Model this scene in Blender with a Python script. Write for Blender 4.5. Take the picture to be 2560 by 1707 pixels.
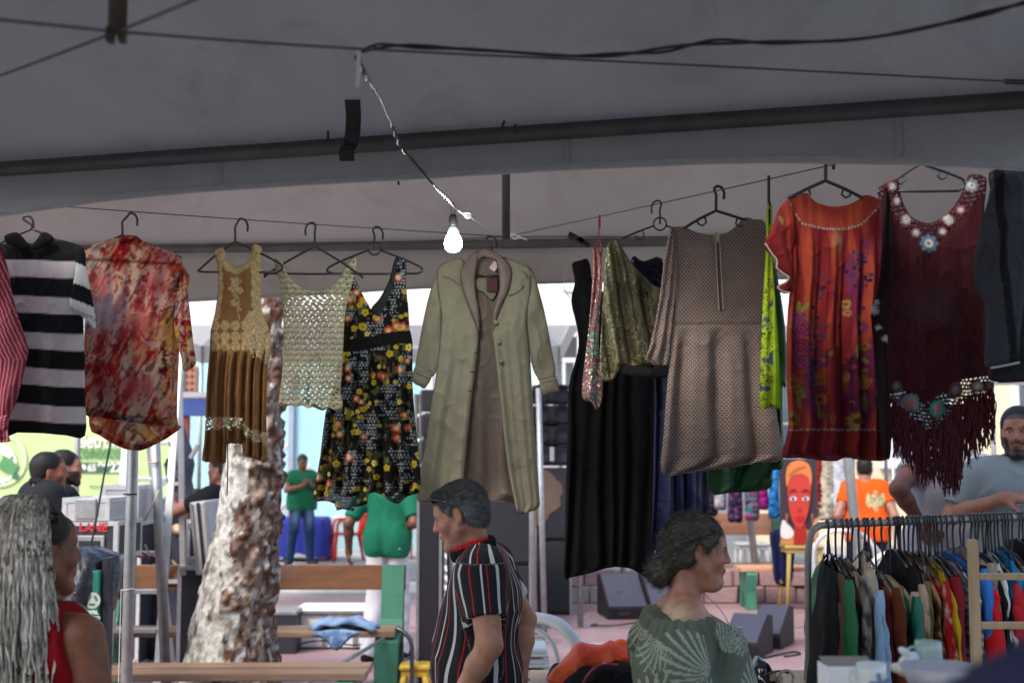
import bpy,bmesh,math,random
import numpy as np
from mathutils import Vector,Matrix
from mathutils.geometry import delaunay_2d_cdt
for o in list(bpy.data.objects):
 bpy.data.objects.remove(o)
scene=bpy.context.scene
COL=scene.collection
R=math.radians
PI=math.pi
# ------------------------------------------------------------------ camera
CAM_Z=1.70
FPX=3200.0                      # focal length in photograph pixels
PITCH=math.atan((1150-853.5)/FPX)
cam_data=bpy.data.cameras.new('camera')
cam_data.sensor_width=36.0
cam_data.lens=36.0*FPX/2560.0
cam_data.clip_start=0.05
cam_data.clip_end=600.0
cam_data.dof.use_dof=True
cam_data.dof.focus_distance=4.65
cam_data.dof.aperture_fstop=3.2
cam=bpy.data.objects.new('camera',cam_data)
cam.location=(0,0,CAM_Z)
cam.rotation_euler=(R(90)+PITCH,0,0)
COL.objects.link(cam)
scene.camera=cam
# ------------------------------------------------------------------ sky and sun (soft, hazy afternoon)
SUN_ELEV,SUN_ROT=R(50),R(-140)
world=bpy.data.worlds.new('World')
scene.world=world
world.use_nodes=True
wn=world.node_tree
wn.nodes.clear()
w_out=wn.nodes.new('ShaderNodeOutputWorld')
w_bg=wn.nodes.new('ShaderNodeBackground')
w_sky=wn.nodes.new('ShaderNodeTexSky')
w_sky.sky_type='NISHITA'
w_sky.sun_disc=False
w_sky.sun_elevation=SUN_ELEV
w_sky.sun_rotation=SUN_ROT
w_sky.air_density=1.0
w_sky.dust_density=3.0
w_sky.ozone_density=0.6
w_bg.inputs['Strength'].default_value=0.15
wn.links.new(w_sky.outputs[0],w_bg.inputs['Color'])
wn.links.new(w_bg.outputs[0],w_out.inputs['Surface'])
sun_data=bpy.data.lights.new('sun','SUN')
sun_data.energy=1.0
sun_data.angle=R(12)
sun_data.color=(1.0,0.95,0.88)
sun=bpy.data.objects.new('sun',sun_data)
# direction towards the sun: azimuth measured like the sky texture (rotation from +Y, clockwise seen from above)
sd=Vector((math.sin(SUN_ROT)*math.cos(SUN_ELEV),math.cos(SUN_ROT)*math.cos(SUN_ELEV),math.sin(SUN_ELEV)))
sun.rotation_euler=sd.to_track_quat('Z','Y').to_euler()
sun.location=(0,0,20)
COL.objects.link(sun)
scene.view_settings.view_transform='Standard'
scene.view_settings.look='None'
scene.view_settings.gamma=1.0
scene.view_settings.exposure=1.38
scene.view_settings.use_curve_mapping=False
scene.render.engine='CYCLES'
scene.cycles.use_denoising=True
scene.cycles.max_bounces=8
scene.cycles.transparent_max_bounces=16
scene.cycles.caustics_reflective=False
scene.cycles.caustics_refractive=False
scene.cycles.sample_clamp_indirect=6.0
# ------------------------------------------------------------------ small maths
SP,CP=math.sin(PITCH),math.cos(PITCH)
def ray(px,py):
 u=(px-1280.0)/FPX
 v=(853.5-py)/FPX
 return Vector((u,CP-SP*v,SP+CP*v))
def at(px,py,y):
 """point of the place seen at a photograph pixel, y metres ahead"""
 d=ray(px,py)
 t=y/d.y
 return Vector((d.x*t,y,CAM_Z+d.z*t))
def on_ground(px,py,z=0.0):
 d=ray(px,py)
 t=(z-CAM_Z)/d.z
 return Vector((d.x*t,d.y*t,z))
class Plane:
 """vertical plane through p0 with horizontal direction u (unit)"""
 def __init__(self,p0,u):
  self.p0=Vector(p0); self.u=Vector((u[0],u[1],0)).normalized()
  self.n=Vector((self.u.y,-self.u.x,0))          # towards the camera
  if self.n.y>0: self.n=-self.n
 def uv(self,px,py):
  d=ray(px,py)
  o=Vector((0,0,CAM_Z))
  t=(self.p0-o).dot(self.n)/d.dot(self.n)
  q=o+d*t
  return ((q-self.p0).dot(self.u),q.z-self.p0.z)
 def pt(self,u,v,n=0.0):
  return self.p0+self.u*u+Vector((0,0,v))+self.n*n
def lin(c):
 if isinstance(c,str):
  c=c.lstrip('#')
  c=tuple(int(c[i:i+2],16)/255.0 for i in (0,2,4))
  return tuple(x/12.92 if x <= 0.04045 else ((x+0.055)/1.055) ** 2.4 for x in c)
 return tuple(c)
def arr(c): return np.array(lin(c),dtype=np.float64)
# numpy value noise ---------------------------------------------------
_rng=np.random.default_rng(7)
_tab=_rng.random(65536)
def _h(ix,iy,iz):
 return _tab[((ix*7919+iy*10473+iz*25633)&65535).astype(np.int64)]
def vnoise(x,y,z=None):
 x=np.asarray(x,dtype=np.float64); y=np.asarray(y,dtype=np.float64)
 z=np.zeros_like(x) if z is None else np.asarray(z,dtype=np.float64)+np.zeros_like(x)
 y=y+np.zeros_like(x)
 ix,iy,iz=np.floor(x).astype(np.int64),np.floor(y).astype(np.int64),np.floor(z).astype(np.int64)
 fx,fy,fz=x-ix,y-iy,z-iz
 fx=fx*fx*(3-2*fx); fy=fy*fy*(3-2*fy); fz=fz*fz*(3-2*fz)
 r=0
 for dx in (0,1):
  wx=fx if dx else 1-fx
  for dy in (0,1):
   wy=fy if dy else 1-fy
   for dz in (0,1):
    wz=fz if dz else 1-fz
    r=r+wx*wy*wz*_h(ix+dx,iy+dy,iz+dz)
 return r
def fbm(x,y,z=None,octv=4):
 s,a,t=0,0.5,0
 for i in range(octv):
  f=2 ** i
  s=s+a*vnoise(np.asarray(x)*f+13.7*i,np.asarray(y)*f+5.1*i,None if z is None else np.asarray(z)*f+2.3*i)
  t+=a; a *= 0.5
 return s/t
def sstep(a,b,x):
 t=np.clip((x-a)/(b-a),0,1)
 return t*t*(3-2*t)
def mixc(a,b,t):
 t=np.asarray(t)[...,None]
 return a*(1-t)+b*t
# ------------------------------------------------------------------ materials
MATS={}
def _nodes(name):
 m=bpy.data.materials.new(name); m.use_nodes=True
 nt=m.node_tree; nt.nodes.clear()
 out=nt.nodes.new('ShaderNodeOutputMaterial')
 return m,nt,out
def mat(name,c1,c2=None,rough=0.6,scale=6.0,bump=0.15,bscale=None,metal=0.0,spec=0.4,detail=6.0,stretch=(1,1,1),
  translucent=0.0,sheen=0.0,rough_var=0.1,coat=0.0,stain=None):
 """procedural two-tone surface with fine relief"""
 if name in MATS: return MATS[name]
 m,nt,out=_nodes(name)
 N,L=nt.nodes,nt.links
 c1=lin(c1); c2=lin(c2) if c2 is not None else tuple(x*0.78 for x in c1)
 tc=N.new('ShaderNodeTexCoord'); mp=N.new('ShaderNodeMapping')
 mp.inputs['Scale'].default_value=stretch
 L.new(tc.outputs['Object'],mp.inputs['Vector'])
 n1=N.new('ShaderNodeTexNoise'); n1.inputs['Scale'].default_value=scale; n1.inputs['Detail'].default_value=detail
 n1.inputs['Roughness'].default_value=0.65
 L.new(mp.outputs[0],n1.inputs['Vector'])
 rp=N.new('ShaderNodeValToRGB')
 rp.color_ramp.elements[0].position=0.32; rp.color_ramp.elements[1].position=0.68
 rp.color_ramp.elements[0].color=(*c2,1); rp.color_ramp.elements[1].color=(*c1,1)
 L.new(n1.outputs['Fac'],rp.inputs['Fac'])
 csock=rp.outputs['Color']
 if stain:
  n3=N.new('ShaderNodeTexNoise'); n3.inputs['Scale'].default_value=stain[1]; n3.inputs['Detail'].default_value=8; n3.inputs['Roughness'].default_value=0.7
  n3.inputs['Distortion'].default_value=0.6
  L.new(mp.outputs[0],n3.inputs['Vector'])
  mrs=N.new('ShaderNodeMapRange'); mrs.inputs['From Min'].default_value=0.54; mrs.inputs['From Max'].default_value=0.74; mrs.inputs['To Max'].default_value=stain[2]
  L.new(n3.outputs['Fac'],mrs.inputs['Value'])
  mxs=N.new('ShaderNodeMix'); mxs.data_type='RGBA'
  L.new(mrs.outputs[0],mxs.inputs['Factor']); L.new(csock,mxs.inputs['A']); mxs.inputs['B'].default_value=(*lin(stain[0]),1)
  csock=mxs.outputs['Result']
 b=N.new('ShaderNodeBsdfPrincipled')
 L.new(csock,b.inputs['Base Color'])
 b.inputs['Roughness'].default_value=rough
 b.inputs['Metallic'].default_value=metal
 b.inputs['Specular IOR Level'].default_value=spec
 b.inputs['Sheen Weight'].default_value=sheen
 b.inputs['Coat Weight'].default_value=coat
 if rough_var:
  mr=N.new('ShaderNodeMapRange')
  mr.inputs['To Min'].default_value=max(0.02,rough-rough_var); mr.inputs['To Max'].default_value=min(1,rough+rough_var)
  L.new(n1.outputs['Fac'],mr.inputs['Value']); L.new(mr.outputs[0],b.inputs['Roughness'])
 if bump:
  n2=N.new('ShaderNodeTexNoise'); n2.inputs['Scale'].default_value=bscale or scale*8; n2.inputs['Detail'].default_value=4
  L.new(mp.outputs[0],n2.inputs['Vector'])
  bp=N.new('ShaderNodeBump'); bp.inputs['Strength'].default_value=bump; bp.inputs['Distance'].default_value=0.01
  L.new(n2.outputs['Fac'],bp.inputs['Height']); L.new(bp.outputs[0],b.inputs['Normal'])
 sh=b.outputs[0]
 if translucent:
  tr=N.new('ShaderNodeBsdfTranslucent'); L.new(csock,tr.inputs['Color'])
  mx=N.new('ShaderNodeMixShader'); mx.inputs[0].default_value=translucent
  L.new(sh,mx.inputs[1]); L.new(tr.outputs[0],mx.inputs[2]); sh=mx.outputs[0]
 L.new(sh,out.inputs['Surface'])
 MATS[name]=m
 return m
def vmat(name,rough=0.85,weave=900.0,wbump=0.15,translucent=0.0,spec=0.25,sheen=0.0,metal=0.0,alpha=False,sheer=0.0,sparkle=0.0,var=0.08,nscale=30.0):
 """surface whose own colours (prints, stripes, skin tones) sit in the Col attribute; weave relief and noise on top"""
 if name in MATS: return MATS[name]
 m,nt,out=_nodes(name)
 N,L=nt.nodes,nt.links
 at_=N.new('ShaderNodeAttribute'); at_.attribute_name='Col'
 tc=N.new('ShaderNodeTexCoord')
 n1=N.new('ShaderNodeTexNoise'); n1.inputs['Scale'].default_value=nscale; n1.inputs['Detail'].default_value=5
 L.new(tc.outputs['Object'],n1.inputs['Vector'])
 mr=N.new('ShaderNodeMapRange'); mr.inputs['From Min'].default_value=0.3; mr.inputs['From Max'].default_value=0.7
 mr.inputs['To Min'].default_value=1-var; mr.inputs['To Max'].default_value=1+var*0.5
 L.new(n1.outputs['Fac'],mr.inputs['Value'])
 mul=N.new('ShaderNodeVectorMath'); mul.operation='SCALE'
 L.new(at_.outputs['Color'],mul.inputs[0]); L.new(mr.outputs[0],mul.inputs['Scale'])
 b=N.new('ShaderNodeBsdfPrincipled')
 L.new(mul.outputs[0],b.inputs['Base Color'])
 b.inputs['Roughness'].default_value=rough; b.inputs['Specular IOR Level'].default_value=spec
 b.inputs['Sheen Weight'].default_value=sheen; b.inputs['Metallic'].default_value=metal
 if wbump:
  n2=N.new('ShaderNodeTexNoise'); n2.inputs['Scale'].default_value=weave; n2.inputs['Detail'].default_value=2
  L.new(tc.outputs['Object'],n2.inputs['Vector'])
  bp=N.new('ShaderNodeBump'); bp.inputs['Strength'].default_value=wbump; bp.inputs['Distance'].default_value=0.004
  L.new(n2.outputs['Fac'],bp.inputs['Height']); L.new(bp.outputs[0],b.inputs['Normal'])
 if sparkle:
  vo=N.new('ShaderNodeTexVoronoi'); vo.inputs['Scale'].default_value=sparkle
  L.new(tc.outputs['Object'],vo.inputs['Vector'])
  vn=N.new('ShaderNodeVectorMath'); vn.operation='SUBTRACT'; vn.inputs[1].default_value=(.5,.5,.5)
  L.new(vo.outputs['Color'],vn.inputs[0])
  ge=N.new('ShaderNodeNewGeometry')
  va=N.new('ShaderNodeVectorMath'); va.operation='ADD'
  L.new(vn.outputs[0],va.inputs[0]); L.new(ge.outputs['Normal'],va.inputs[1])
  nm=N.new('ShaderNodeVectorMath'); nm.operation='NORMALIZE'; L.new(va.outputs[0],nm.inputs[0])
  L.new(nm.outputs[0],b.inputs['Normal'])
 sh=b.outputs[0]
 if translucent:
  tr=N.new('ShaderNodeBsdfTranslucent'); L.new(mul.outputs[0],tr.inputs['Color'])
  mx=N.new('ShaderNodeMixShader'); mx.inputs[0].default_value=translucent
  L.new(sh,mx.inputs[1]); L.new(tr.outputs[0],mx.inputs[2]); sh=mx.outputs[0]
 if sheer or alpha:
  tp=N.new('ShaderNodeBsdfTransparent'); mx=N.new('ShaderNodeMixShader')
  L.new(tp.outputs[0],mx.inputs[1]); L.new(sh,mx.inputs[2])
  if alpha:
   aa=N.new('ShaderNodeAttribute'); aa.attribute_name='Opa'
   L.new(aa.outputs['Fac'],mx.inputs[0])
  else:
   mx.inputs[0].default_value=1-sheer
  sh=mx.outputs[0]
 L.new(sh,out.inputs['Surface'])
 MATS[name]=m
 return m
def emit_mat(name,c,s):
 m,nt,out=_nodes(name)
 e=nt.nodes.new('ShaderNodeEmission'); e.inputs[0].default_value=(*lin(c),1); e.inputs[1].default_value=s
 nt.links.new(e.outputs[0],out.inputs[0]); MATS[name]=m
 return m
# ------------------------------------------------------------------ objects
def tag(o,label=None,cat=None,group=None,kind=None):
 if label: o['label']=label
 if cat: o['category']=cat
 if group: o['group']=group
 if kind: o['kind']=kind
 return o
def empty(name,loc=(0,0,0),rz=0.0):
 o=bpy.data.objects.new(name,None); o.location=loc; o.rotation_euler=(0,0,rz)
 o.empty_display_size=0.05
 COL.objects.link(o)
 return o
def link(name,me,m=None,parent=None,smooth=False,world_verts=True):
 """mesh object; geometry given in world metres is moved under its parent without changing place"""
 o=bpy.data.objects.new(name,me)
 COL.objects.link(o)
 if m is not None and len(me.materials)==0:
  me.materials.append(m)
 if smooth:
  me.polygons.foreach_set('use_smooth',np.ones(len(me.polygons),dtype=bool))
 if parent is not None:
  o.parent=parent
  if world_verts:
   def mworld(p):
    b=Matrix.LocRotScale(p.location,p.rotation_euler,p.scale)
    return b if p.parent is None else mworld(p.parent) @ p.matrix_parent_inverse @ b
   o.matrix_parent_inverse=mworld(parent).inverted()
 return o
def mesh_np(name,V,F,cols=None,opa=None):
 me=bpy.data.meshes.new(name)
 V=np.asarray(V,dtype=np.float32)
 if isinstance(F,np.ndarray):
  nf,k=F.shape
  me.vertices.add(len(V)); me.vertices.foreach_set('co',V.ravel())
  me.loops.add(nf*k); me.loops.foreach_set('vertex_index',F.astype(np.int32).ravel())
  me.polygons.add(nf)
  me.polygons.foreach_set('loop_start',np.arange(0,nf*k,k,dtype=np.int32))
  me.update(calc_edges=True); me.validate()
 else:
  me.from_pydata([tuple(map(float,v)) for v in V],[],[tuple(map(int,f)) for f in F]); me.update()
 if cols is not None:
  ca=me.color_attributes.new('Col','FLOAT_COLOR','POINT')
  c4=np.ones((len(V),4),dtype=np.float32); c4[:,:3]=cols
  ca.data.foreach_set('color',c4.ravel())
 if opa is not None:
  a=me.attributes.new('Opa','FLOAT','POINT'); a.data.foreach_set('value',np.asarray(opa,dtype=np.float32))
 return me
class MB:
 """collects simple solids into one mesh"""
 def __init__(self): self.v=[]; self.f=[]
 def add(self,V,F):
  o=len(self.v); self.v+=[tuple(x) for x in V]; self.f+=[tuple(i+o for i in f) for f in F]; return self
 def box(self,c,s,M=None,bev=0.0):
  x,y,z=s[0]/2,s[1]/2,s[2]/2
  if bev <= 0:
   V=[Vector((a,b,d)) for a in (-x,x) for b in (-y,y) for d in (-z,z)]
   F=[(0,1,3,2),(4,6,7,5),(0,4,5,1),(2,3,7,6),(0,2,6,4),(1,5,7,3)]
  else:
   bm=bmesh.new(); bmesh.ops.create_cube(bm,size=1.0)
   for v in bm.verts: v.co=Vector((v.co.x*s[0],v.co.y*s[1],v.co.z*s[2]))
   bmesh.ops.bevel(bm,geom=list(bm.edges),offset=min(bev,min(s)*0.45),segments=2,profile=0.6,affect='EDGES')
   bm.verts.ensure_lookup_table(); bm.verts.index_update()
   V=[v.co.copy() for v in bm.verts]; F=[tuple(v.index for v in f.verts) for f in bm.faces]; bm.free()
  if M is not None: V=[M @ v for v in V]
  c=Vector(c)
  return self.add([v+c for v in V],F)
 def tube(self,pts,r,n=8,cap=True,flat=None):
  """swept tube; r number or list"""
  pts=[Vector(p) for p in pts]
  k=len(pts)
  rr=r if isinstance(r,(list,tuple,np.ndarray)) else [r]*k
  V=[]; F=[]
  t0=(pts[1]-pts[0]).normalized()
  up=Vector((0,0,1)) if abs(t0.z)<0.9 else Vector((1,0,0))
  nrm=t0.cross(up).normalized()
  for i,p in enumerate(pts):
   t=(pts[min(i+1,k-1)]-pts[max(i-1,0)])
   if t.length<1e-9: t=t0.copy()
   t.normalize()
   nrm=(nrm-t*nrm.dot(t))
   if nrm.length<1e-6: nrm=t.orthogonal()
   nrm.normalize(); bi=t.cross(nrm)
   for j in range(n):
    a=2*PI*j/n
    V.append(p+nrm*(math.cos(a)*rr[i])+bi*(math.sin(a)*rr[i]*(flat or 1)))
  for i in range(k-1):
   for j in range(n):
    F.append((i*n+j,i*n+(j+1) % n,(i+1)*n+(j+1) % n,(i+1)*n+j))
  if cap:
   F.append(tuple(reversed(range(n)))); F.append(tuple((k-1)*n+j for j in range(n)))
  return self.add(V,F)
 def prism(self,poly,a,b):
  """polygon (list of 3-vectors) swept from offset a to offset b"""
  a=Vector(a); b=Vector(b); n=len(poly)
  V=[Vector(p)+a for p in poly]+[Vector(p)+b for p in poly]
  F=[tuple(range(n)),tuple(reversed(range(n,2*n)))]+[(i,i+n,(i+1) % n+n,(i+1) % n) for i in range(n)]
  return self.add(V,F)
 def lathe(self,prof,c,n=20,M=None):
  c=Vector(c); V=[]; F=[]
  for r,z in prof:
   for j in range(n):
    v=Vector((r*math.cos(2*PI*j/n),r*math.sin(2*PI*j/n),z))
    if M is not None: v=M @ v
    V.append(v+c)
  for i in range(len(prof)-1):
   for j in range(n):
    F.append((i*n+j,i*n+(j+1) % n,(i+1)*n+(j+1) % n,(i+1)*n+j))
  F.append(tuple(reversed(range(n)))); F.append(tuple((len(prof)-1)*n+j for j in range(n)))
  return self.add(V,F)
 def mesh(self,name):
  me=bpy.data.meshes.new(name)
  me.from_pydata([tuple(v) for v in self.v],[],self.f); me.update()
  bm=bmesh.new(); bm.from_mesh(me); bmesh.ops.recalc_face_normals(bm,faces=bm.faces); bm.to_mesh(me); bm.free()
  return me
 def build(self,name,m,parent=None,smooth=False):
  return link(name,self.mesh(name),m,parent,smooth)
def rotz(a): return Matrix.Rotation(a,3,'Z')
def copy_tree(o,parent=None):
 c=o.copy(); COL.objects.link(c); c.parent=parent
 for ch in list(o.children):
  copy_tree(ch,c)
 return c
def smooth_path(pts,n=8,closed=False):
 """Catmull-Rom through the points"""
 P=[Vector(p) for p in pts]; k=len(P); out=[]
 rng=range(k) if closed else range(k-1)
 for i in rng:
  p0=P[(i-1) % k] if closed or i>0 else P[0]
  p1,p2=P[i],P[(i+1) % k]
  p3=P[(i+2) % k] if closed or i+2<k else P[-1]
  for j in range(n):
   t=j/n
   out.append(0.5*((2*p1)+(p2-p0)*t+(2*p0-5*p1+4*p2-p3)*t*t+(3*p1-p0-3*p2+p3)*t ** 3))
 if not closed: out.append(P[-1])
 return out
def text_mesh(txt,size,loc,rx=R(90),rz=0.0,thick=0.002,bold=0.0,align='LEFT',shear=0.0):
 cu=bpy.data.curves.new('lettering','FONT'); cu.body=txt; cu.size=size; cu.extrude=thick; cu.align_x=align
 cu.offset=bold; cu.shear=shear
 o=bpy.data.objects.new('tmp',cu); COL.objects.link(o)
 dg=bpy.context.evaluated_depsgraph_get()
 me=bpy.data.meshes.new_from_object(o.evaluated_get(dg))
 bpy.data.objects.remove(o)
 M=Matrix.LocRotScale(Vector(loc),Matrix.Rotation(rz,3,'Z').to_euler(),None) @ Matrix.Rotation(rx,4,'X')
 me.transform(M)
 return me
# ================================================================== GROUND
def sheet(name,x0,x1,y0,y1,z,m,nx=1,ny=1):
 V=[]; F=[]
 for j in range(ny+1):
  for i in range(nx+1):
   V.append((x0+(x1-x0)*i/nx,y0+(y1-y0)*j/ny,z))
 for j in range(ny):
  for i in range(nx):
   a=j*(nx+1)+i
   F.append((a,a+1,a+nx+2,a+nx+1))
 me=bpy.data.meshes.new(name); me.from_pydata(V,[],F); me.update()
 return tag(link(name,me,m),kind='structure')
m_ground=mat('grey_pavement',(0.36,0.35,0.34),(0.25,0.245,0.24),rough=0.9,scale=1.5,bump=0.3,bscale=60)
m_red_floor=mat('red_painted_floor',(0.34,0.23,0.24),(0.26,0.155,0.16),rough=0.55,scale=1.1,bump=0.2,bscale=30,spec=0.5,rough_var=0.2,stain=((0.46,0.38,0.38),2.4,0.7))
sheet('ground',-300,300,-300,300,0.0,m_ground)
sheet('unseen_dark_floor',-12,12,-4,5.2,0.005,mat('dark_floor',(0.17,0.165,0.16),(0.12,0.118,0.115),rough=0.9,scale=3,bump=0.3,bscale=120))  # unseen dark ground added under the tents to weaken bounced light
sheet('plaza_floor',-9.0,12.0,5.2,16.3,0.006,m_red_floor)
sheet('floor_marking',0.55,2.1,11.95,12.06,0.011,mat('worn_white_line',(0.62,0.6,0.6),(0.42,0.36,0.36),rough=0.7,scale=9))
sheet('floor_joint',-9.0,12.0,9.2,9.225,0.0105,mat('joint_dark',(0.16,0.1,0.1),rough=0.9))
sheet('floor_joint',-9.0,12.0,13.2,13.23,0.0105,mat('joint_dark',(0.16,0.1,0.1),rough=0.9))
# raised pavement along the light blue wall, with kerb
pav=MB().box((-2.0,21.0,0.06),(24,8.4,0.12)).build('pavement',m_ground); tag(pav,kind='structure')
kerb=MB().box((-2.0,16.72,0.068),(24,0.14,0.136),bev=0.015).build('kerb',mat('kerb_white',(0.75,0.75,0.73),rough=0.8)); tag(kerb,kind='structure')
# unseen building block added behind the viewpoint to cut the sky light
m_sky_block=mat('sky_block_wall',(0.30,0.28,0.26),(0.22,0.20,0.19),rough=0.9,scale=1.0,bump=0.2)
sb=empty('unseen_sky_block',(0,-8,0)); tag(sb,'unseen building block added behind the viewpoint to shut out sky light','building')
MB().box((0,-13.5,2.5),(40,3,5.0)).build('wall',m_sky_block,sb)
MB().box((0,-11.4,2.9),(40,1.4,0.12)).build('awning',m_sky_block,sb)  # overhang of the added block, also unseen
# ================================================================== TENTS
m_tarp=mat('tent_tarpaulin',(0.36,0.375,0.395),(0.29,0.305,0.32),rough=0.62,scale=1.7,bump=0.22,bscale=22,translucent=0.05,stain=((0.15,0.15,0.15),2.6,0.45))
m_tarp2=mat('tent_tarpaulin_white',(0.70,0.675,0.635),(0.60,0.575,0.54),rough=0.6,scale=1.4,bump=0.12,bscale=7,translucent=0.045,stain=((0.42,0.36,0.33),1.8,0.5))
m_steel=mat('tube_steel',(0.085,0.083,0.08),(0.05,0.048,0.046),rough=0.5,scale=9,bump=0.1,metal=0.2)
m_steel2=mat('tube_steel_grey',(0.20,0.195,0.19),(0.13,0.128,0.125),rough=0.5,scale=9,bump=0.1,metal=0.2)
m_galv=mat('galvanised_steel',(0.42,0.43,0.43),(0.30,0.31,0.31),rough=0.45,scale=14,bump=0.08,metal=0.7)
m_hem=mat('tent_hem_webbing',(0.86,0.87,0.88),(0.70,0.71,0.73),rough=0.45,scale=30,bump=0.4,bscale=500,stretch=(1,1,3),translucent=0.6)
m_wire=mat('black_wire',(0.02,0.02,0.02),rough=0.6,scale=40)
m_rope=mat('grey_rope',(0.12,0.12,0.12),(0.06,0.06,0.06),rough=0.9,scale=80)
m_tape=mat('black_strap',(0.012,0.012,0.013),(0.02,0.02,0.02),rough=0.7,scale=60)
m_tarp_seam=mat('tarp_weld',(0.34,0.355,0.375),(0.28,0.295,0.31),rough=0.55,scale=30)
def canopy_panel(a,b,apex,sag,n=26,m=14,seed=0.0,wr=0.012):
 """one triangular roof panel from the eave a-b up to apex, slack cloth with creases"""
 a,b,apex=Vector(a),Vector(b),Vector(apex)
 V=[]; F=[]
 nrm=(b-a).cross(apex-a).normalized()
 if nrm.z>0: nrm=-nrm
 for j in range(m+1):
  t=j/m
  for i in range(n+1):
   s=i/n
   e=a.lerp(b,s)
   p=e.lerp(apex,t)
   w=math.sin(PI*s)*math.sin(PI*min(1,t*0.9+0.05))
   wr_=wr*(math.sin(s*31+4*t+seed)*0.5+math.sin(s*13-9*t+seed*2))*(1-t)*min(1,t*6)
   V.append(p+nrm*(sag*w+wr_))
 for j in range(m):
  for i in range(n):
   k=j*(n+1)+i
   F.append((k,k+1,k+n+2,k+n+1))
 return V,F
# --- near market tent (camera stands under it)
t1=empty('market_tent',(-0.6,2.2,0))
tag(t1,'dark grey tent roof overhead with a steel eave tube and curved valance','tent')
A1=at(-170,427,4.22); B1=at(2790,231,3.28)        # eave tube ends
A1.z=B1.z=CAM_Z+0.955
u1=(B1-A1); s1=u1.length; u1.normalize(); v1=Vector((u1.y,-u1.x,0))
if v1.y>0: v1=-v1
C1=A1+v1*s1; D1=B1+v1*s1
apex1=(A1+B1+C1+D1)/4; apex1.z=CAM_Z+2.35
up=Vector((0,0,0.045))
for k,(p,q) in enumerate(((A1,B1),(B1,D1),(D1,C1),(C1,A1))):
 o1=lambda a: a+up*0.62+Vector((a.x-apex1.x,a.y-apex1.y,0)).normalized()*0.085
 V,F=canopy_panel(o1(p),o1(q),apex1,0.10,n=60,m=30,seed=k*1.7,wr=0.011)
 MB().add(V,F).build('canopy_panel',m_tarp,t1,smooth=True)
 if k==0:
  for i_ in ():
   MB().tube([V[j_*61+i_]+Vector((0.0006*(j_ % 3),-0.001,-0.003)) for j_ in range(0,26)],0.005,n=6,flat=0.2).build('canopy_seam',m_tarp_seam,t1,True)
 off=(q-p).normalized()*0.0
 MB().tube([p,p.lerp(q,0.5),q],0.0245 if k==0 else 0.028,n=14).build('eave_tube',m_steel,t1,smooth=True)
for p in (A1,B1,C1,D1):
 MB().tube([(p.x,p.y,0),(p.x,p.y,p.z)],0.025,n=12).build('tent_leg',m_galv,t1,smooth=True)
# valance below the front eave: the lower edge curves up in the middle, hem of white webbing
low_px=[(-170,575),(0,540),(250,505),(500,479),(750,463),(1000,449),(1280,433),(1500,421),(1750,411),(2000,407),(2200,409),(2400,415),(2560,425),(2790,445)]
pl1=Plane(A1-v1*0.05,(u1.x,u1.y))
low=[pl1.uv(*p) for p in low_px]
lx=np.array([q[0] for q in low]); lz=np.array([q[1] for q in low])
def valance(name,plane,xs,top,bot_fn,m,parent,ripple,th=0.003,hem=None,hem_h=0.014):
 V=[]; F=[]; HV=[]; HF=[]
 nv=8
 for x in xs:
  b=bot_fn(x)
  for j in range(nv+1):
   t=j/nv
   V.append(plane.pt(x,top+(b-top)*t,ripple(x)*t))
  if hem is not None:
   for dz,dn in ((hem_h,0.0035),(0,0.0055),(-0.003,0.0),(0,-0.0035),(hem_h,-0.0035)):
    HV.append(plane.pt(x,b+dz,ripple(x)+dn))
 for i in range(len(xs)-1):
  for j in range(nv):
   k=i*(nv+1)+j
   F.append((k,k+1,k+nv+2,k+nv+1))
  for j in range(4):
   k=i*5+j
   HF.append((k,k+1,k+6,k+5))
 o=MB().add(V,F).build(name,m,parent,smooth=True)
 md=o.modifiers.new('thick','SOLIDIFY'); md.thickness=th; md.offset=0
 if hem is not None: MB().add(HV,HF).build('hem',hem,o,smooth=True)
 return o
rip1=lambda x: 0.006*math.sin(x*3.1)+0.003*math.sin(x*9.7+1)
valance('valance',pl1,np.linspace(lx[0],lx[-1],120),0.05,lambda x: float(np.interp(x,lx,lz)),m_tarp,t1,rip1,hem=m_hem,hem_h=0.019)
# welded seams across valance and canopy
for sx_ in (-0.95,0.18,1.12):
 zb_=float(np.interp(sx_+(pl1.p0-pl1.p0).length,lx-lx.mean(),lz))
 u_=sx_+lx.mean(); zb_=float(np.interp(u_,lx,lz))
 V=[pl1.pt(u_+du,z_,0.004+rip1(u_)*t_) for du in (-0.011,0.011) for z_,t_ in ((0.045,0),(zb_*.5,.6),(zb_+0.02,1))]
 MB().add(V,[(0,1,4,3),(1,2,5,4)]).build('welded_seam',mat('tarp_seam',(0.31,0.32,0.335),(0.25,0.26,0.27),rough=0.5,scale=20),t1)
# centre mast foot hanging in the crossed cables
mast_foot=at(292,108,2.18)
mast=MB()
mast.tube([mast_foot+Vector((0,0,0.018)),(mast_foot.x,mast_foot.y,CAM_Z+2.3)],0.0165,n=14)
for sx in (-1,1):
 mast.box((mast_foot.x+sx*0.0105,mast_foot.y-0.004,mast_foot.z+0.012),(0.012,0.024,0.026),bev=0.003)
mast.build('centre_mast',mat('rusty_steel',(0.10,0.075,0.06),(0.05,0.04,0.035),rough=0.7,scale=40,bump=0.3,metal=0.3),t1,smooth=True)
def cable(pts,r,m,parent,name='cable',n=6,smooth_n=6):
 return MB().tube(smooth_path(pts,smooth_n),r,n=n).build(name,m,parent,smooth=True)
mf=mast_foot+Vector((0,0,0.02))
cable([mf,at(900,123,2.42),at(1800,167,2.9),at(2690,213,3.3)],0.0026,m_rope,t1)
cable([mf,at(0,50,1.95),at(-300,15,1.7)],0.0028,m_rope,t1)
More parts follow.
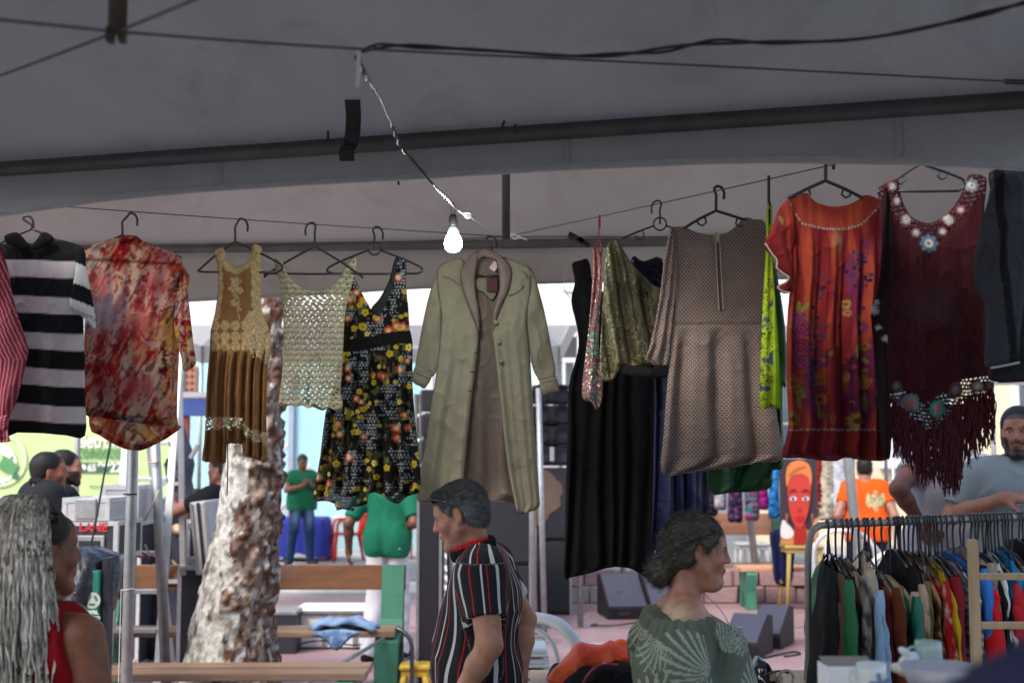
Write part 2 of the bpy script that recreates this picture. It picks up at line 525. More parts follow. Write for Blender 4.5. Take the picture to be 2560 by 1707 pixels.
cable([mf,at(0,190,2.45),at(-300,297,3.3)],0.0026,m_rope,t1)
cable([mf,at(480,2,1.95),at(800,-150,1.6)],0.0028,m_rope,t1)
MB().tube([at(2515,204,3.24),at(2560,206,3.26)],0.007,n=8).build('cable_clamp',m_wire,t1)
# black strap tied round the eave tube
sp=Plane(A1-v1*-0.035,(u1.x,u1.y))
strap=MB()
def ribbon(pts,w,th=0.004):
 """flat band along points given in the photograph and depth"""
 P=[at(*p) for p in pts]; V=[]; F=[]
 for i,p in enumerate(P):
  for dx in (-w/2,w/2):
   for dn in (-th/2,th/2):
    V.append(p+Vector((dx,dn,0)))
 for i in range(len(P)-1):
  k=i*4
  F+=[(k,k+1,k+5,k+4),(k+2,k+6,k+7,k+3),(k,k+4,k+6,k+2),(k+1,k+3,k+7,k+5)]
 F+=[(0,2,3,1),(len(V)-4,len(V)-3,len(V)-1,len(V)-2)]
 return V,F
dS=3.72
V,F=ribbon([(881,250,3.56),(884,290,3.62),(882,330,3.66),(877,362,3.675),(866,378,3.68),(868,403,3.69)],0.044)
MB().add(V,F).build('strap',m_tape,t1)
MB().box(at(866,374,3.67),(0.036,0.02,0.022),bev=0.005).build('strap',m_tape,t1)
MB().box(at(881,247,3.56),(0.05,0.003,0.004)).build('strap_seam',m_hem,t1)
for (x,y) in ((1258,312),(1288,322),(1725,278),(2208,247),(996,452),(820,338)):
 MB().box(at(x,y,3.62 if y<400 else 3.86),(0.006,0.003,0.026),M=rotz(0.4) @ Matrix.Rotation(0.3*math.sin(x),3,'Y')).build('thread_end',m_tape,t1)
# --- electric flex with bulb (loosely twisted pair)
flex=empty('light_flex',at(1145,530,4.6))
tag(flex,'twisted black lamp flex draped from the tent cable down to the bulb','cable')
def twisted(pts,r,tw,amp,m,parent,name,n_s=14):
 P=smooth_path(pts,n_s)
 for ph in (0,PI):
  Q=[]; s=0
  for i,p in enumerate(P):
   t=(P[min(i+1,len(P)-1)]-P[max(i-1,0)]).normalized()
   if i: s+=(p-P[i-1]).length
   a=t.orthogonal().normalized(); b=t.cross(a)
   an=s*tw+ph
   am=amp*(0.55+0.45*math.sin(s*9.1+1.0))
   Q.append(p+a*(math.cos(an)*am)+b*(math.sin(an)*am))
  MB().tube(Q,r,n=6).build(name,m,parent,smooth=True)
twisted([at(2700,-40,2.2),at(2560,8,2.3),at(2350,62,2.35),at(2150,98,2.4),at(1950,107,2.45),at(1780,106,2.5),at(1640,128,2.5),at(1450,141,2.5),at(1250,129,2.5),at(1060,118,2.52),at(960,115,2.55),at(905,128,2.6)],
  0.0031,26,0.0042,m_wire,flex,'flex_strand')
m_flex2=mat('lit_flex',(0.03,0.028,0.028),(0.015,0.014,0.014),rough=0.3,scale=60)
twisted([at(892,140,2.6),at(910,185,2.72),at(945,240,2.95),at(975,305,3.2),at(1000,365,3.42),at(1035,405,3.55),at(1065,440,3.64),at(1090,470,3.76),at(1120,500,4.1),at(1144,527,4.45)],
  0.0032,40,0.004,m_flex2,flex,'flex_strand')
MB().tube([at(898,122,2.585),at(894,218,2.6)],0.0045,n=6).build('cable_tie',mat('white_plastic_tie',(0.7,0.7,0.7),rough=0.5),flex)
m_knot=mat('white_rope',(0.75,0.75,0.72),(0.6,0.6,0.57),rough=0.8,scale=50)
cable([at(1146,527,4.45),at(1160,536,4.48),at(1172,541,4.5),at(1200,558,4.7),at(1254,588,4.97)],0.0028,m_knot,flex,'tie_rope')
MB().tube(smooth_path([at(1158,532,4.47),at(1168,545,4.46),at(1178,536,4.47),at(1164,533,4.46),at(1172,544,4.49)],5),0.004,n=6).build('tie_knot',m_knot,flex,smooth=True)
# bulb
bp=at(1133,606,4.45)
bulb=empty('light_bulb',bp)
tag(bulb,'glowing white light bulb hanging from a black socket on the flex','light bulb')
gl=[(0.0145,0.060),(0.0165,0.046),(0.0225,0.024),(0.0285,0.008),(0.0305,-0.006),(0.028,-0.02),(0.019,-0.031),(0.006,-0.036)]
MB().lathe([(r*1.05,z) for r,z in gl[2:]],bp).build('globe',emit_mat('bulb_glow',(0.93,1.0,0.98),12.0),bulb,smooth=True)
MB().lathe([(r*1.05,z) for r,z in gl[:3]][::-1],bp).build('collar',mat('bulb_collar',(0.35,0.38,0.38),rough=0.5),bulb,smooth=True)
MB().lathe([(0.0155,0.058),(0.0165,0.06),(0.0155,0.09),(0.012,0.098),(0.006,0.1)],bp).build('socket',mat('black_bakelite',(0.015,0.015,0.015),rough=0.4),bulb,smooth=True)
for s in (-1,1):
 MB().tube([bp+Vector((s*0.004,0,0.098)),bp+Vector((s*0.009,0,0.12)),bp+Vector((s*0.001,0,0.142))],0.0014,n=5).build('hook_wire',m_wire,bulb)
pl_d=bpy.data.lights.new('bulb_light','POINT'); pl_d.energy=3.0; pl_d.color=(0.9,1.0,0.97); pl_d.shadow_soft_size=0.035
pl_o=bpy.data.objects.new('bulb_light',pl_d); pl_o.location=bp+Vector((0,-0.05,-0.02)); COL.objects.link(pl_o); pl_o.parent=bulb
pl_o.matrix_parent_inverse=Matrix.Translation(bp).inverted()
# --- second tent behind, where the clothes hang
t2=empty('market_tent',(0,5.0,0))
tag(t2,'pale pinkish tent roof behind the near one, its cables strung with clothes','tent')
HUB=at(1265,592,5.0)
FL2=at(-90,498,4.42); FR2=at(2600,294,3.52)
EZ=CAM_Z+1.02
BL2=at(-520,655,6.3); BR2=at(2760,597,5.78)
BL2.z=BR2.z=EZ
fl=Vector((FL2.x-0.1,FL2.y+0.05,EZ+0.02)); fr=Vector((FR2.x+0.1,FR2.y+0.12,EZ+0.02))
apex2=Vector((HUB.x,HUB.y,CAM_Z+2.45))
# back eave runs on to both sides past the corners seen here
BLx=BL2+(BL2-BR2).normalized()*0.02; BRx=BR2
for k,(p,q) in enumerate(((BLx,BRx),(BRx,fr),(fl,BLx),(fr,fl))):
 o2=lambda a: a+up*0.62+Vector((a.x-apex2.x,a.y-apex2.y,0)).normalized()*0.085
 V,F=canopy_panel(o2(p),o2(q),apex2,0.14,n=40,m=20,seed=k*2.3,wr=0.016)
 MB().add(V,F).build('canopy_panel',m_tarp2,t2,smooth=True)
 MB().tube([p,p.lerp(q,0.5),q],0.022,n=12).build('eave_tube',m_steel2,t2,smooth=True)
LEG2=at(345,640,6.13); LEG2.z=EZ
for p in (LEG2,BRx,fr):
 MB().tube([(p.x,p.y,0),(p.x,p.y,1.3),(p.x,p.y,p.z)],0.0265,n=16).build('tent_leg',m_galv,t2,smooth=True)
pl2=Plane(BLx-Vector((0,-0.03,0)),(BRx-BLx))
w2=(BRx-BLx).length
vb=[pl2.uv(*p) for p in ((-520,806),(345,760),(480,753),(760,738),(1050,721),(1420,706),(1800,700),(2760,688))]
vbx=np.array([q[0] for q in vb]); vbz=np.array([q[1] for q in vb])
valance('valance',pl2,np.linspace(0,w2,90),0.05,lambda x: float(np.interp(x,vbx,vbz)),m_tarp2,t2,
  lambda x: 0.008*math.sin(x*4.1)+0.004*math.sin(x*11),hem=m_hem,hem_h=0.008)
vl=Plane(fl,(BLx-fl))
valance('valance',vl,np.linspace(0,(BLx-fl).length,30),0.05,lambda x:-0.2,m_tarp2,t2,lambda x: 0.01*math.sin(x*5))
vr=Plane(BRx,(fr-BRx))
valance('valance',vr,np.linspace(0,(fr-BRx).length,30),0.05,lambda x:-0.2,m_tarp2,t2,lambda x: 0.01*math.sin(x*5))
MB().tube([HUB+Vector((0,0,-0.012)),(HUB.x,HUB.y,CAM_Z+2.4)],0.0165,n=14).build('centre_mast',m_steel,t2,smooth=True)
# front cables double as clothes lines
LINE_L=(HUB.copy(),FL2.copy()); LINE_R=(HUB.copy(),FR2.copy())
for q in (FL2,FR2):
 cable([HUB,HUB.lerp(q,0.5)+Vector((0,0,-0.004)),q],0.0021,m_rope,t2)
cable([HUB,at(760,612,5.6),BLx],0.002,m_rope,t2)
cable([HUB,at(1650,592,5.5),BRx],0.002,m_rope,t2)
MB().tube(smooth_path([at(1276,590,4.98),at(1290,584,4.97),at(1300,592,4.97),at(1285,597,4.97),at(1278,585,4.97),at(1292,590,4.96),at(1318,600,4.98)],5),0.0035,n=6).build('knot',m_knot,t2,smooth=True)
# roof vent flap near the back eave on the right
MB().box(at(1440,596,5.62),(0.075,0.06,0.02),M=Matrix.Rotation(0.5,3,'Y')).build('corner_bracket',m_tape,t2)
MB().box(at(1460,606,5.6),(0.06,0.02,0.02),M=Matrix.Rotation(0.6,3,'Y')).build('corner_bracket',m_tape,t2)
# cords and rope round the left leg
lg=(LEG2.x,LEG2.y)
MB().tube([(lg[0]-0.03,lg[1]-0.03,at(340,1235,6.1).z),(lg[0]+0.034,lg[1]-0.03,at(340,1235,6.1).z)],0.004,n=6).build('cord',m_wire,t2)
zc=at(340,1473,6.1).z
MB().tube([(lg[0]-0.03,lg[1]-0.02,zc-0.004),(lg[0],lg[1]-0.032,zc),(lg[0]+0.03,lg[1]-0.02,zc+0.004)],0.003,n=6).build('cord',m_knot,t2)
MB().tube([(lg[0]-0.03,lg[1]-0.02,zc),(lg[0]-0.031,lg[1]-0.02,zc-0.6)],0.002,n=5).build('cord',m_knot,t2)
# ================================================================== CLOTH ENGINE
def proj(p):
 d=Vector(p)-Vector((0,0,CAM_Z))
 f=CP*d.y+SP*d.z
 return 1280+FPX*d.x/f,853.5-FPX*(-SP*d.y+CP*d.z)/f
def line_at(line,px):
 lo,hi=0.0,1.15
 a,b=line
 s=1 if proj(b)[0]>proj(a)[0] else -1
 for _ in range(40):
  m_=(lo+hi)/2
  if (proj(a.lerp(b,m_))[0]-px)*s<0: lo=m_
  else: hi=m_
 return a.lerp(b,lo)
def zconv(x0,y0,s):
 return lambda pts: [(x0+s*p[0],y0+s*p[1]) for p in pts]
Z1=zconv(0,480,720/1660.0)
Z2=zconv(680,480,740/1381.0)
Z3=zconv(1380,420,620/935.0)
Z4=zconv(1880,400,680/1240.0)
def in_poly(U,V,poly):
 c=np.zeros(len(U),dtype=bool); n=len(poly)
 for i in range(n):
  x1,y1=poly[i]; x2,y2=poly[(i+1) % n]
  if y1==y2: continue
  k=((y1>V) != (y2>V))&(U<(x2-x1)*(V-y1)/(y2-y1)+x1)
  c ^= k
 return c
def edge_dist(U,V,poly):
 d=np.full(len(U),1e9); n=len(poly)
 for i in range(n):
  ax,ay=poly[i]; bx,by=poly[(i+1) % n]
  ex,ey=bx-ax,by-ay
  l2=ex*ex+ey*ey+1e-12
  t=np.clip(((U-ax)*ex+(V-ay)*ey)/l2,0,1)
  d=np.minimum(d,(U-ax-t*ex) ** 2+(V-ay-t*ey) ** 2)
 return np.sqrt(d)
def round_poly(P,n=4):
 return [(p.x,p.y) for p in smooth_path([Vector((a,b,0)) for a,b in P],n,closed=True)]
class Cloth: pass
def cloth(name,px_poly,plane,parent,m,col=None,fold=None,opa=None,res=0.0055,bulge=0.016,n0=0.0,rnd=3,back=True,
   wr=0.004,seed=0.0,sharp=False,side=1):
 """a hanging piece of cloth: outline on its own vertical plane, folds and body given as real relief, front and back layer"""
 poly=[plane.uv(*p) for p in px_poly]
 if not sharp: poly=round_poly(poly,rnd)
 dp=[]
 for i in range(len(poly)):
  a,b=poly[i],poly[(i+1) % len(poly)]
  L=math.hypot(b[0]-a[0],b[1]-a[1]); k=max(1,int(L/res))
  for j in range(k):
   dp.append((a[0]+(b[0]-a[0])*j/k,a[1]+(b[1]-a[1])*j/k))
 q=[dp[0]]
 for p in dp[1:]:
  if math.hypot(p[0]-q[-1][0],p[1]-q[-1][1])>res*0.35: q.append(p)
 dp=q
 A=np.array(dp)
 u0,v0=A.min(0); u1_,v1_=A.max(0)
 gy=np.arange(v0+res*0.5,v1_,res*0.87)
 pts=[]
 for j,y in enumerate(gy):
  x=np.arange(u0+(res*0.5 if j % 2 else 0),u1_,res)
  pts.append(np.stack([x,np.full_like(x,y)],1))
 G=np.concatenate(pts)
 coarse=poly if len(poly)<220 else poly[::2]
 ok=in_poly(G[:,0],G[:,1],dp)
 G=G[ok]
 ed=edge_dist(G[:,0],G[:,1],coarse)
 G=G[ed>res*0.55]
 allp=np.concatenate([A,G])
 nb=len(A)
 vv,ee,ff,ov,_,_=delaunay_2d_cdt([Vector((float(a),float(b))) for a,b in allp],[(i,(i+1) % nb) for i in range(nb)],[],1,1e-7)
 UV=np.array([(v.x,v.y) for v in vv])
 isb=np.array([any(k<nb for k in o) for o in ov])
 T=np.array([f for f in ff if len(f)==3])
 U,V=UV[:,0],UV[:,1]
 ed=edge_dist(U,V,coarse); ed[isb]=0
 rows=np.linspace(v0,v1_,160); idx=np.clip(((V-v0)/(v1_-v0)*159).astype(int),0,159)
 mn=np.full(160,1e9); mx=np.full(160,-1e9)
 np.minimum.at(mn,idx,U); np.maximum.at(mx,idx,U)
 okr=mx>mn
 mn=np.interp(np.arange(160),np.where(okr)[0],mn[okr]); mx=np.interp(np.arange(160),np.where(okr)[0],mx[okr])
 ker=np.ones(9)/9
 mn=np.convolve(np.pad(mn,4,'edge'),ker,'valid'); mx=np.convolve(np.pad(mx,4,'edge'),ker,'valid')
 l=np.interp(V,rows,mn); r=np.interp(V,rows,mx)
 c=Cloth()
 c.U,c.V,c.s,c.t,c.ed=U,V,np.clip((U-l)/np.maximum(r-l,1e-4),0,1),(v1_-V)/(v1_-v0),ed
 P3=np.array(plane.p0)[None]+U[:,None]*np.array(plane.u)[None]; P3[:,2]+=V
 D=P3-np.array([0,0,CAM_Z]); f=CP*D[:,1]+SP*D[:,2]
 c.X=1280+FPX*D[:,0]/f; c.Y=853.5-FPX*(-SP*D[:,1]+CP*D[:,2])/f
 relief=np.zeros(len(U))
 if fold is not None: relief=relief+fold(c)
 if wr:
  n1=fbm(U*9+seed*3.1,V*5+seed,octv=3)-0.5
  n2=1-np.abs(2*fbm(U*6+V*3.5+seed,V*4-U*3+seed*2.2,octv=2)-1)
  n2=n2 ** 6
  n3=1-np.abs(2*vnoise(U*26+V*9+seed*5,V*13-U*8+seed)-1)
  n4=fbm(U*55+seed,V*38,octv=2)-0.5
  relief=relief+(wr*(n1*1.6+n2*0.9)+0.0035*n3 ** 5+0.0016*n4)*np.clip(ed/0.01,0.15,1)
 puff=bulge*0.8*(0.35*np.clip(ed/(bulge*0.5+1e-6),0,1)+0.65*sstep(0,bulge*3.2+0.01,ed))*(1-0.75*sstep(0.80,1.0,c.t))
 nf=n0+puff+relief
 Pn=np.array(plane.n)
 base=P3
 VF=base+nf[:,None]*Pn[None]
 cols=None
 if col is not None:
  cols=np.clip(col(c),0,1)
 op=opa(c) if opa is not None else None
 Tf=T.copy()
 if back:
  nbk=n0-puff*0.9+relief*0.6
  nbk=np.where(isb,nf,np.minimum(nbk,nf-0.0015))
  VB=base+nbk[:,None]*Pn[None]
  keep=~isb
  remap=np.arange(len(U)); remap[keep]=len(U)+np.arange(keep.sum())
  VV=np.concatenate([VF,VB[keep]])
  FF=np.concatenate([Tf,remap[T][:,::-1]])
  if cols is not None: cols=np.concatenate([cols,cols[keep]])
  if op is not None: op=np.concatenate([op,op[keep]])
 else:
  VV,FF=VF,Tf
 me=mesh_np(name,VV,FF,cols,op)
 o=link(name,me,m,parent,smooth=True)
 if not back:
  md=o.modifiers.new('thick','SOLIDIFY'); md.thickness=0.0018; md.offset=-1
 return o
def pleats(n,a0,a1,ph=0.0,skew=0.0,power=1.0,sharp=0.0):
 def f(c):
  x=c.s+skew*(c.t-0.5)+0.02*np.sin(c.t*7+c.s*9)
  w=np.sin(2*PI*n*x+ph+1.3*np.sin(2*PI*x*1.7+ph))
  w=w+0.45*np.sin(2*PI*n*0.53*x+ph*2+1)
  if sharp: w=np.sign(w)*np.abs(w) ** (1-sharp)
  return (a0+(a1-a0)*c.t ** power)*w*np.clip(c.ed/0.012,0.25,1)
 return f
def tagged(o,label,cat,group=None): return tag(o,label,cat,group)
def garment(name,line,hook_px,yaw,label,cat,dn=0.0,group='clothes hanging on the tent cables'):
 """Empty at the garment's hook on its cable and the vertical plane the garment hangs in"""
 p=line_at(line,hook_px) if line is not None else None
 p=p+Vector((0,-dn,0))
 e=empty(name,p)
 tag(e,label,cat,group)
 pl=Plane(p,(math.cos(yaw),math.sin(yaw)))
 return e,pl
m_hanger=mat('black_hanger_plastic',(0.012,0.012,0.013),(0.022,0.022,0.024),rough=0.32,scale=30,bump=0.03,spec=0.55)
m_hanger_red=mat('red_hanger_plastic',(0.30,0.02,0.03),rough=0.35,scale=30,bump=0.03)
m_wirehanger=mat('steel_wire',(0.45,0.47,0.47),rough=0.3,metal=0.9,scale=30,bump=0)
def hanger(pl,hook,neck,le,ri,bar,label,group='hangers on the tent cables',m=None,r=0.0042,notch=True,ring=False,hookdir=1,bar_on=True,n=0.0):
 """clothes hanger: hook over the cable, two sloping arms, lower bar; all given in photograph pixels on the garment's plane"""
 m=m or m_hanger
 P=lambda q,dn=0.0: pl.pt(*pl.uv(*q),n+dn)
 e=empty('clothes_hanger',P(hook))
 tag(e,label,'hanger',group)
 hx,hy=hook; nx,ny=neck
 w=17*hookdir
 stem=[P((nx,ny)),P((nx,ny-(ny-hy)*0.35)),P((nx+(0 if not ring else 0),hy+22)),P((hx+w*-0.75+w*0.55,hy+8)),P((hx+w*0.2,hy)),P((hx+w*0.9,hy+4)),P((hx+w*1.25,hy+17)),P((hx+w*1.2,hy+32))]
 MB().tube(smooth_path(stem,6),r,n=8).build('hook',m,e,smooth=True)
 if ring:
  rc=(nx,ny-1)
  MB().tube([P((rc[0]+16*math.cos(a),rc[1]+16*math.sin(a))) for a in np.linspace(0,2*PI,20)],r*0.9,n=8).build('ring',m,e,smooth=True)
 lx,ly=le; rx,ry=ri
 for (ex,ey),sg in ((le,-1),(ri,1)):
  st=(nx+(16*sg if ring else 0),ny+(4 if ring else 0))
  arm=[P(st),P(((st[0]+ex)/2,(st[1]+ey)/2-1)),P((ex-sg*10,ey-3))]
  if bar_on:
   arm+=[P((ex,ey+6)),P((ex-sg*2,ey+(bar-ey)*0.7)),P((ex-sg*14,bar))]
  MB().tube(smooth_path(arm,5),r,n=8).build('arm',m,e,smooth=True)
  if notch:
   kx=ex-sg*62; ky=ny+(ey-ny)*(kx-nx)/(ex-nx)+9
   MB().tube([P((kx,ky-8)),P((kx-sg*4,ky+6)),P((kx+sg*6,ky+14)),P((kx+sg*17,ky+9)),P((kx+sg*18,ky+3))],r*0.7,n=6).build('notch_hook',m,e,smooth=True)
 if bar_on:
  MB().tube([P((lx+14,bar)),P(((lx+rx)/2,bar+1)),P((rx-14,bar))],r,n=8).build('bar',m,e,smooth=True)
 return e
# print painting helpers -------------------------------------------------
def flower(cols,X,Y,cx,cy,r,petals,pc,cc=None,sq=1.0,rot=0.0,inner=0.3,depth=0.3,soft=0.12,vein=0.0):
 dx,dy=(X-cx),(Y-cy)/sq
 rr=np.hypot(dx,dy)
 k=rr<r*1.3
 if not k.any(): return cols
 a=np.arctan2(dy[k],dx[k])+rot
 R_=r*(1-depth+depth*np.abs(np.cos(a*petals/2)))
 w=1-sstep(R_*(1-soft),R_*(1+soft),rr[k])
 pcol=np.repeat(arr(pc)[None],k.sum(),0)
 if vein: pcol=pcol*(1-vein*(0.5+0.5*np.cos(a*petals*2))*(rr[k]/r))[:,None]
 cols[k]=mixc(cols[k],pcol,w)
 if cc is not None:
  w2=1-sstep(r*inner*0.8,r*inner*1.2,rr[k])
  cols[k]=mixc(cols[k],np.repeat(arr(cc)[None],k.sum(),0),w2)
 return cols
def rose(cols,X,Y,cx,cy,r,c1,c2):
 dx,dy=X-cx,Y-cy
 rr=np.hypot(dx,dy); k=rr<r
 a=np.arctan2(dy[k],dx[k])
 w=0.5+0.5*np.sin(rr[k]/r*17+a*2+1.2*np.sin(3*a))
 cc=mixc(np.repeat(arr(c1)[None],k.sum(),0),np.repeat(arr(c2)[None],k.sum(),0),sstep(0.45,0.75,w))
 e=1-sstep(0.85,1.0,rr[k]/r*(1+0.12*np.sin(5*a)))
 cols[k]=mixc(cols[k],cc,e)
 return cols
def leaf(cols,X,Y,x0,y0,x1,y1,w,c):
 dx,dy=x1-x0,y1-y0; L=math.hypot(dx,dy)
 t=((X-x0)*dx+(Y-y0)*dy)/(L*L); d=np.abs((X-x0)*dy-(Y-y0)*dx)/L
 wid=w*np.sin(np.clip(t,0,1)*PI) ** 0.8
 k=(t>0)&(t<1)&(d<wid)
 cols[k]=cols[k]*0.15+arr(c)[None]*0.85
 return cols
def flat(c,n): return np.repeat(arr(c)[None],n,0)
def piece(cols,mask,c,a=1.0):
 cols[mask]=cols[mask]*(1-a)+arr(c)[None]*a
 return cols
def px_mask(c,poly,soft=None): return in_poly(c.X,c.Y,poly)
# ================================================================== CLOTHES ON THE LEFT CABLE
m_cotton=vmat('printed_cotton',rough=0.9,weave=700,wbump=0.2,translucent=0.12)
m_sheer=vmat('sheer_print',rough=0.8,weave=900,wbump=0.15,translucent=0.55,var=0.15)
m_heavy=vmat('heavy_twill',rough=0.85,weave=800,wbump=0.25)
m_lace=vmat('lace_and_crochet',rough=0.9,weave=500,wbump=0.5,alpha=True,translucent=0.1)
m_satin=vmat('soft_jersey',rough=0.5,weave=900,wbump=0.08,spec=0.4,translucent=0.05)
rng=np.random.default_rng(11)
# --- striped red shirt at the edge
e,pl=garment('shirt',LINE_L,20,0.0,'wine red shirt with thin white pinstripes, cut off by the left edge','shirt',dn=0.16)
def c_pin(c):
 X,Y=c.X,c.Y
 ang=np.where(X>30,0.32,0.05)
 q=X-0.05*(Y-800)+3*np.sin(Y/60)
 st=np.abs(((q+400)/8.6) % 1-0.5)
 st2=np.abs(((q+400)/25.8) % 1-0.5)
 base=flat('#96283f',len(X))*0.9
 return mixc(mixc(base,flat('#d9b7bd',len(X)),(1-sstep(0.07,0.16,st))*0.55),flat('#e4cfd2',len(X)),(1-sstep(0.02,0.06,st2))*0.6)
body=Z1([(-420,330),(-300,280),(-200,250),(-120,270),(-30,290),(-25,420),(0,700),(30,1000),(40,1250),(48,1400),(45,1440),(-150,1440),(-420,1430),(-430,900)])
cloth('body',body,pl,e,m_cotton,c_pin,res=0.0045,fold=pleats(5,0.004,0.008),seed=1)
cloth('collar',Z1([(-260,240),(-200,215),(-130,235),(-110,300),(-200,330),(-270,300)]),pl,e,m_cotton,c_pin,n0=0.02,seed=1.5)
def c_pin2(c):
 X,Y=c.X,c.Y
 q=X+0.42*(Y-700)*np.where(Y<900,-1,0.35)
 st=np.abs(((q+800)/10.5) % 1-0.5)
 return mixc(flat('#96283f',len(X)),flat('#d3b4ba',len(X)),(1-sstep(0.07,0.17,st))*0.7)
sl=Z1([(-40,290),(5,315),(40,365),(72,460),(98,610),(140,760),(178,870),(186,910),(180,965),(150,1090),(112,1225),(80,1300),(66,1370),(20,1380),(25,1300),(10,1000),(-20,700),(-50,450)])
cloth('sleeve',sl,pl,e,m_cotton,c_pin2,res=0.0036,n0=0.035,bulge=0.03,fold=lambda c: 0.006*np.sin(c.Y/26+c.X/30)*np.clip(c.ed/0.02,0,1),seed=2)
cloth('cuff',Z1([(14,1310),(78,1290),(68,1372),(16,1384)]),pl,e,m_cotton,c_pin2,n0=0.045,bulge=0.02,seed=2.4)
hanger(pl,(-95,500),(-92,570),(-190,620),(12,615),640,'black plastic hanger of the pinstriped shirt at the left edge')
# --- black and white striped polo shirt
e,pl=garment('polo_shirt',LINE_L,92,0.03,'polo shirt with broad black and white horizontal stripes','polo shirt',dn=0.05)
bnd=[480+720/1660*y for y in (398,496,606,702,814,908,1018,1116,1228,1324)]
def c_polo(c):
 X,Y=c.X,c.Y
 y=Y-0.045*(X-110)*sstep(650,1000,Y)+2*np.sin(X/35.0)
 w=np.zeros(len(X))
 for a,b in zip(bnd[0::2],bnd[1::2]):
  w=np.maximum(w,sstep(a-1.5,a+1.5,y)*(1-sstep(b-1.5,b+1.5,y)))
 return mixc(flat('#141416',len(X)),flat('#cfc6c9',len(X)),w)
body=Z1([(30,300),(120,280),(190,300),(260,275),(330,272),(440,300),(486,335),(498,420),(490,560),(478,690),(486,900),(490,1180),(490,1404),(380,1402),(250,1390),(100,1386),(-60,1386),(-60,700),(-30,340)])
cloth('body',body,pl,e,m_cotton,c_polo,fold=lambda c: 0.008*np.sin(c.s*9+0.6)*sstep(0.1,0.7,c.t)+0.010*np.exp(-((c.X-128)/18) ** 2)*sstep(0.3,0.6,c.t),seed=3,wr=0.003)
def c_sl(c):
 X,Y=c.X,c.Y
 q=(Y-480)/(720/1660.)-0.38*(X/(720/1660.)-480)
 w=((q>425)&(q<545))|((q>640)&(q<800))
 out=mixc(flat('#141416',len(X)),flat('#d5dad8',len(X)),w.astype(float))
 ln=(np.abs(q-700)<4)|(np.abs(q-712)<3)
 return piece(out,ln,'#3a3d40',0.6)
cloth('sleeve',Z1([(440,318),(490,345),(508,440),(532,570),(556,700),(562,745),(556,792),(500,735),(440,690),(412,660),(425,560),(448,430)]),pl,e,m_cotton,c_sl,n0=0.02,bulge=0.022,seed=4)
for q,sd_ in (([(42,262),(90,242),(130,250),(188,326),(150,345),(95,320),(50,300)],1),([(188,326),(225,285),(262,238),(318,262),(312,300),(260,330),(215,345)],2)):
 cloth('collar',Z1(q),pl,e,m_cotton,lambda c: flat('#101012',len(c.X)),n0=0.028,bulge=0.008,seed=5+sd_,wr=0.001)
cloth('sleeve',Z1([(-30,345),(20,330),(5,470),(-20,640),(-60,760),(-150,720),(-110,560)]),pl,e,m_cotton,c_sl,n0=0.0,bulge=0.018,seed=4.5)
hanger(pl,(62,540),(80,572),(-30,622),(205,632),640,'hanger with a red hook holding the striped polo shirt',m=m_hanger,hookdir=1,bar_on=False,notch=False)
# --- sheer blouse with red flame and flower print
e,pl=garment('blouse',LINE_L,322,-0.02,'sheer tunic blouse with red, orange and cream flame-like flower print','blouse')
pal3=['#a3202c','#c24a20','#d9bf94','#4a2416','#c76a76','#cfc2cc','#d19a3a','#8a2a20','#e0d6c6','#6d4a5c']
def c_blouse(c,pale=0.0):
 X,Y=c.X/100,c.Y/100
 wx=fbm(X*1.3,Y*1.3,octv=3)*2.4; wy=fbm(X*1.3+9,Y*1.3+4,octv=3)*2.4
 a=fbm(X*2.2+wx,Y*2.2+wy,octv=4)
 b=fbm(X*5.5+wy*1.5+3,Y*2.6-wx+X*2,octv=4)
 s=fbm((X*0.85+Y*0.5)*16+wx*2,(Y*0.85-X*0.5)*4+wy,octv=3)
 ar=(np.clip((a-0.26)/0.48,0,0.999)*6).astype(int)
 ramp=np.array([arr(x) for x in ('#bf2a34','#d0602e','#d27a80','#e4d0b4','#b02832','#d9aa5a')])
 col=ramp[ar]
 blot=sstep(0.56,0.62,b); col=mixc(col,flat('#dccfc4',len(X)),blot*0.8)
 dark=sstep(0.60,0.66,s); col=mixc(col,flat('#59241a',len(X)),dark*0.75)
 lite=1-sstep(0.34,0.40,s); col=mixc(col,flat('#e2cba2',len(X)),lite*0.6)
 zx,zy=c.X/(720/1660.),(c.Y-480)/(720/1660.)
 li=np.exp(-(((zx-620)/110) ** 2+((zy-690)/110) ** 2))*(0.6+0.7*(b-0.4))
 col=mixc(col,flat('#cabfd2',len(X)),np.clip(li*1.3,0,0.9))
 for cx,cy,r in ((830,760,110),(620,870,80),(590,1100,110),(760,1130,80),(920,540,100),(930,380,90),(590,520,80),(850,1130,70)):
  k=np.exp(-(((zx-cx)/r) ** 2+((zy-cy)/r) ** 2)*1.2)*(0.55+0.9*(a-0.3))
  col=mixc(col,flat('#b52c40' if (cx+cy) % 3 else '#d06a70',len(X)),np.clip(k,0,0.85))
 return col
hem_f=Z1([(486,1262),(600,1280),(750,1305),(900,1318),(1005,1318)])
hx_,hy_=np.array([p[0] for p in hem_f]),np.array([p[1] for p in hem_f])
def c_bl_front(c):
 col=c_blouse(c)
 hy=np.interp(c.X,hx_,hy_)
 zx_,zy_=c.X/(720/1660.),(c.Y-480)/(720/1660.)
 bar_=(np.abs(zy_-(392+.055*(zx_-500)))<9)&(zx_<1040); col[bar_]=col[bar_]*0.4  # hanger bar seen through the sheer cloth, darkened into the print colour
 band=(c.Y>hy-9)&(c.Y<hy+9)
 col[band]=col[band]*0.55
 return col
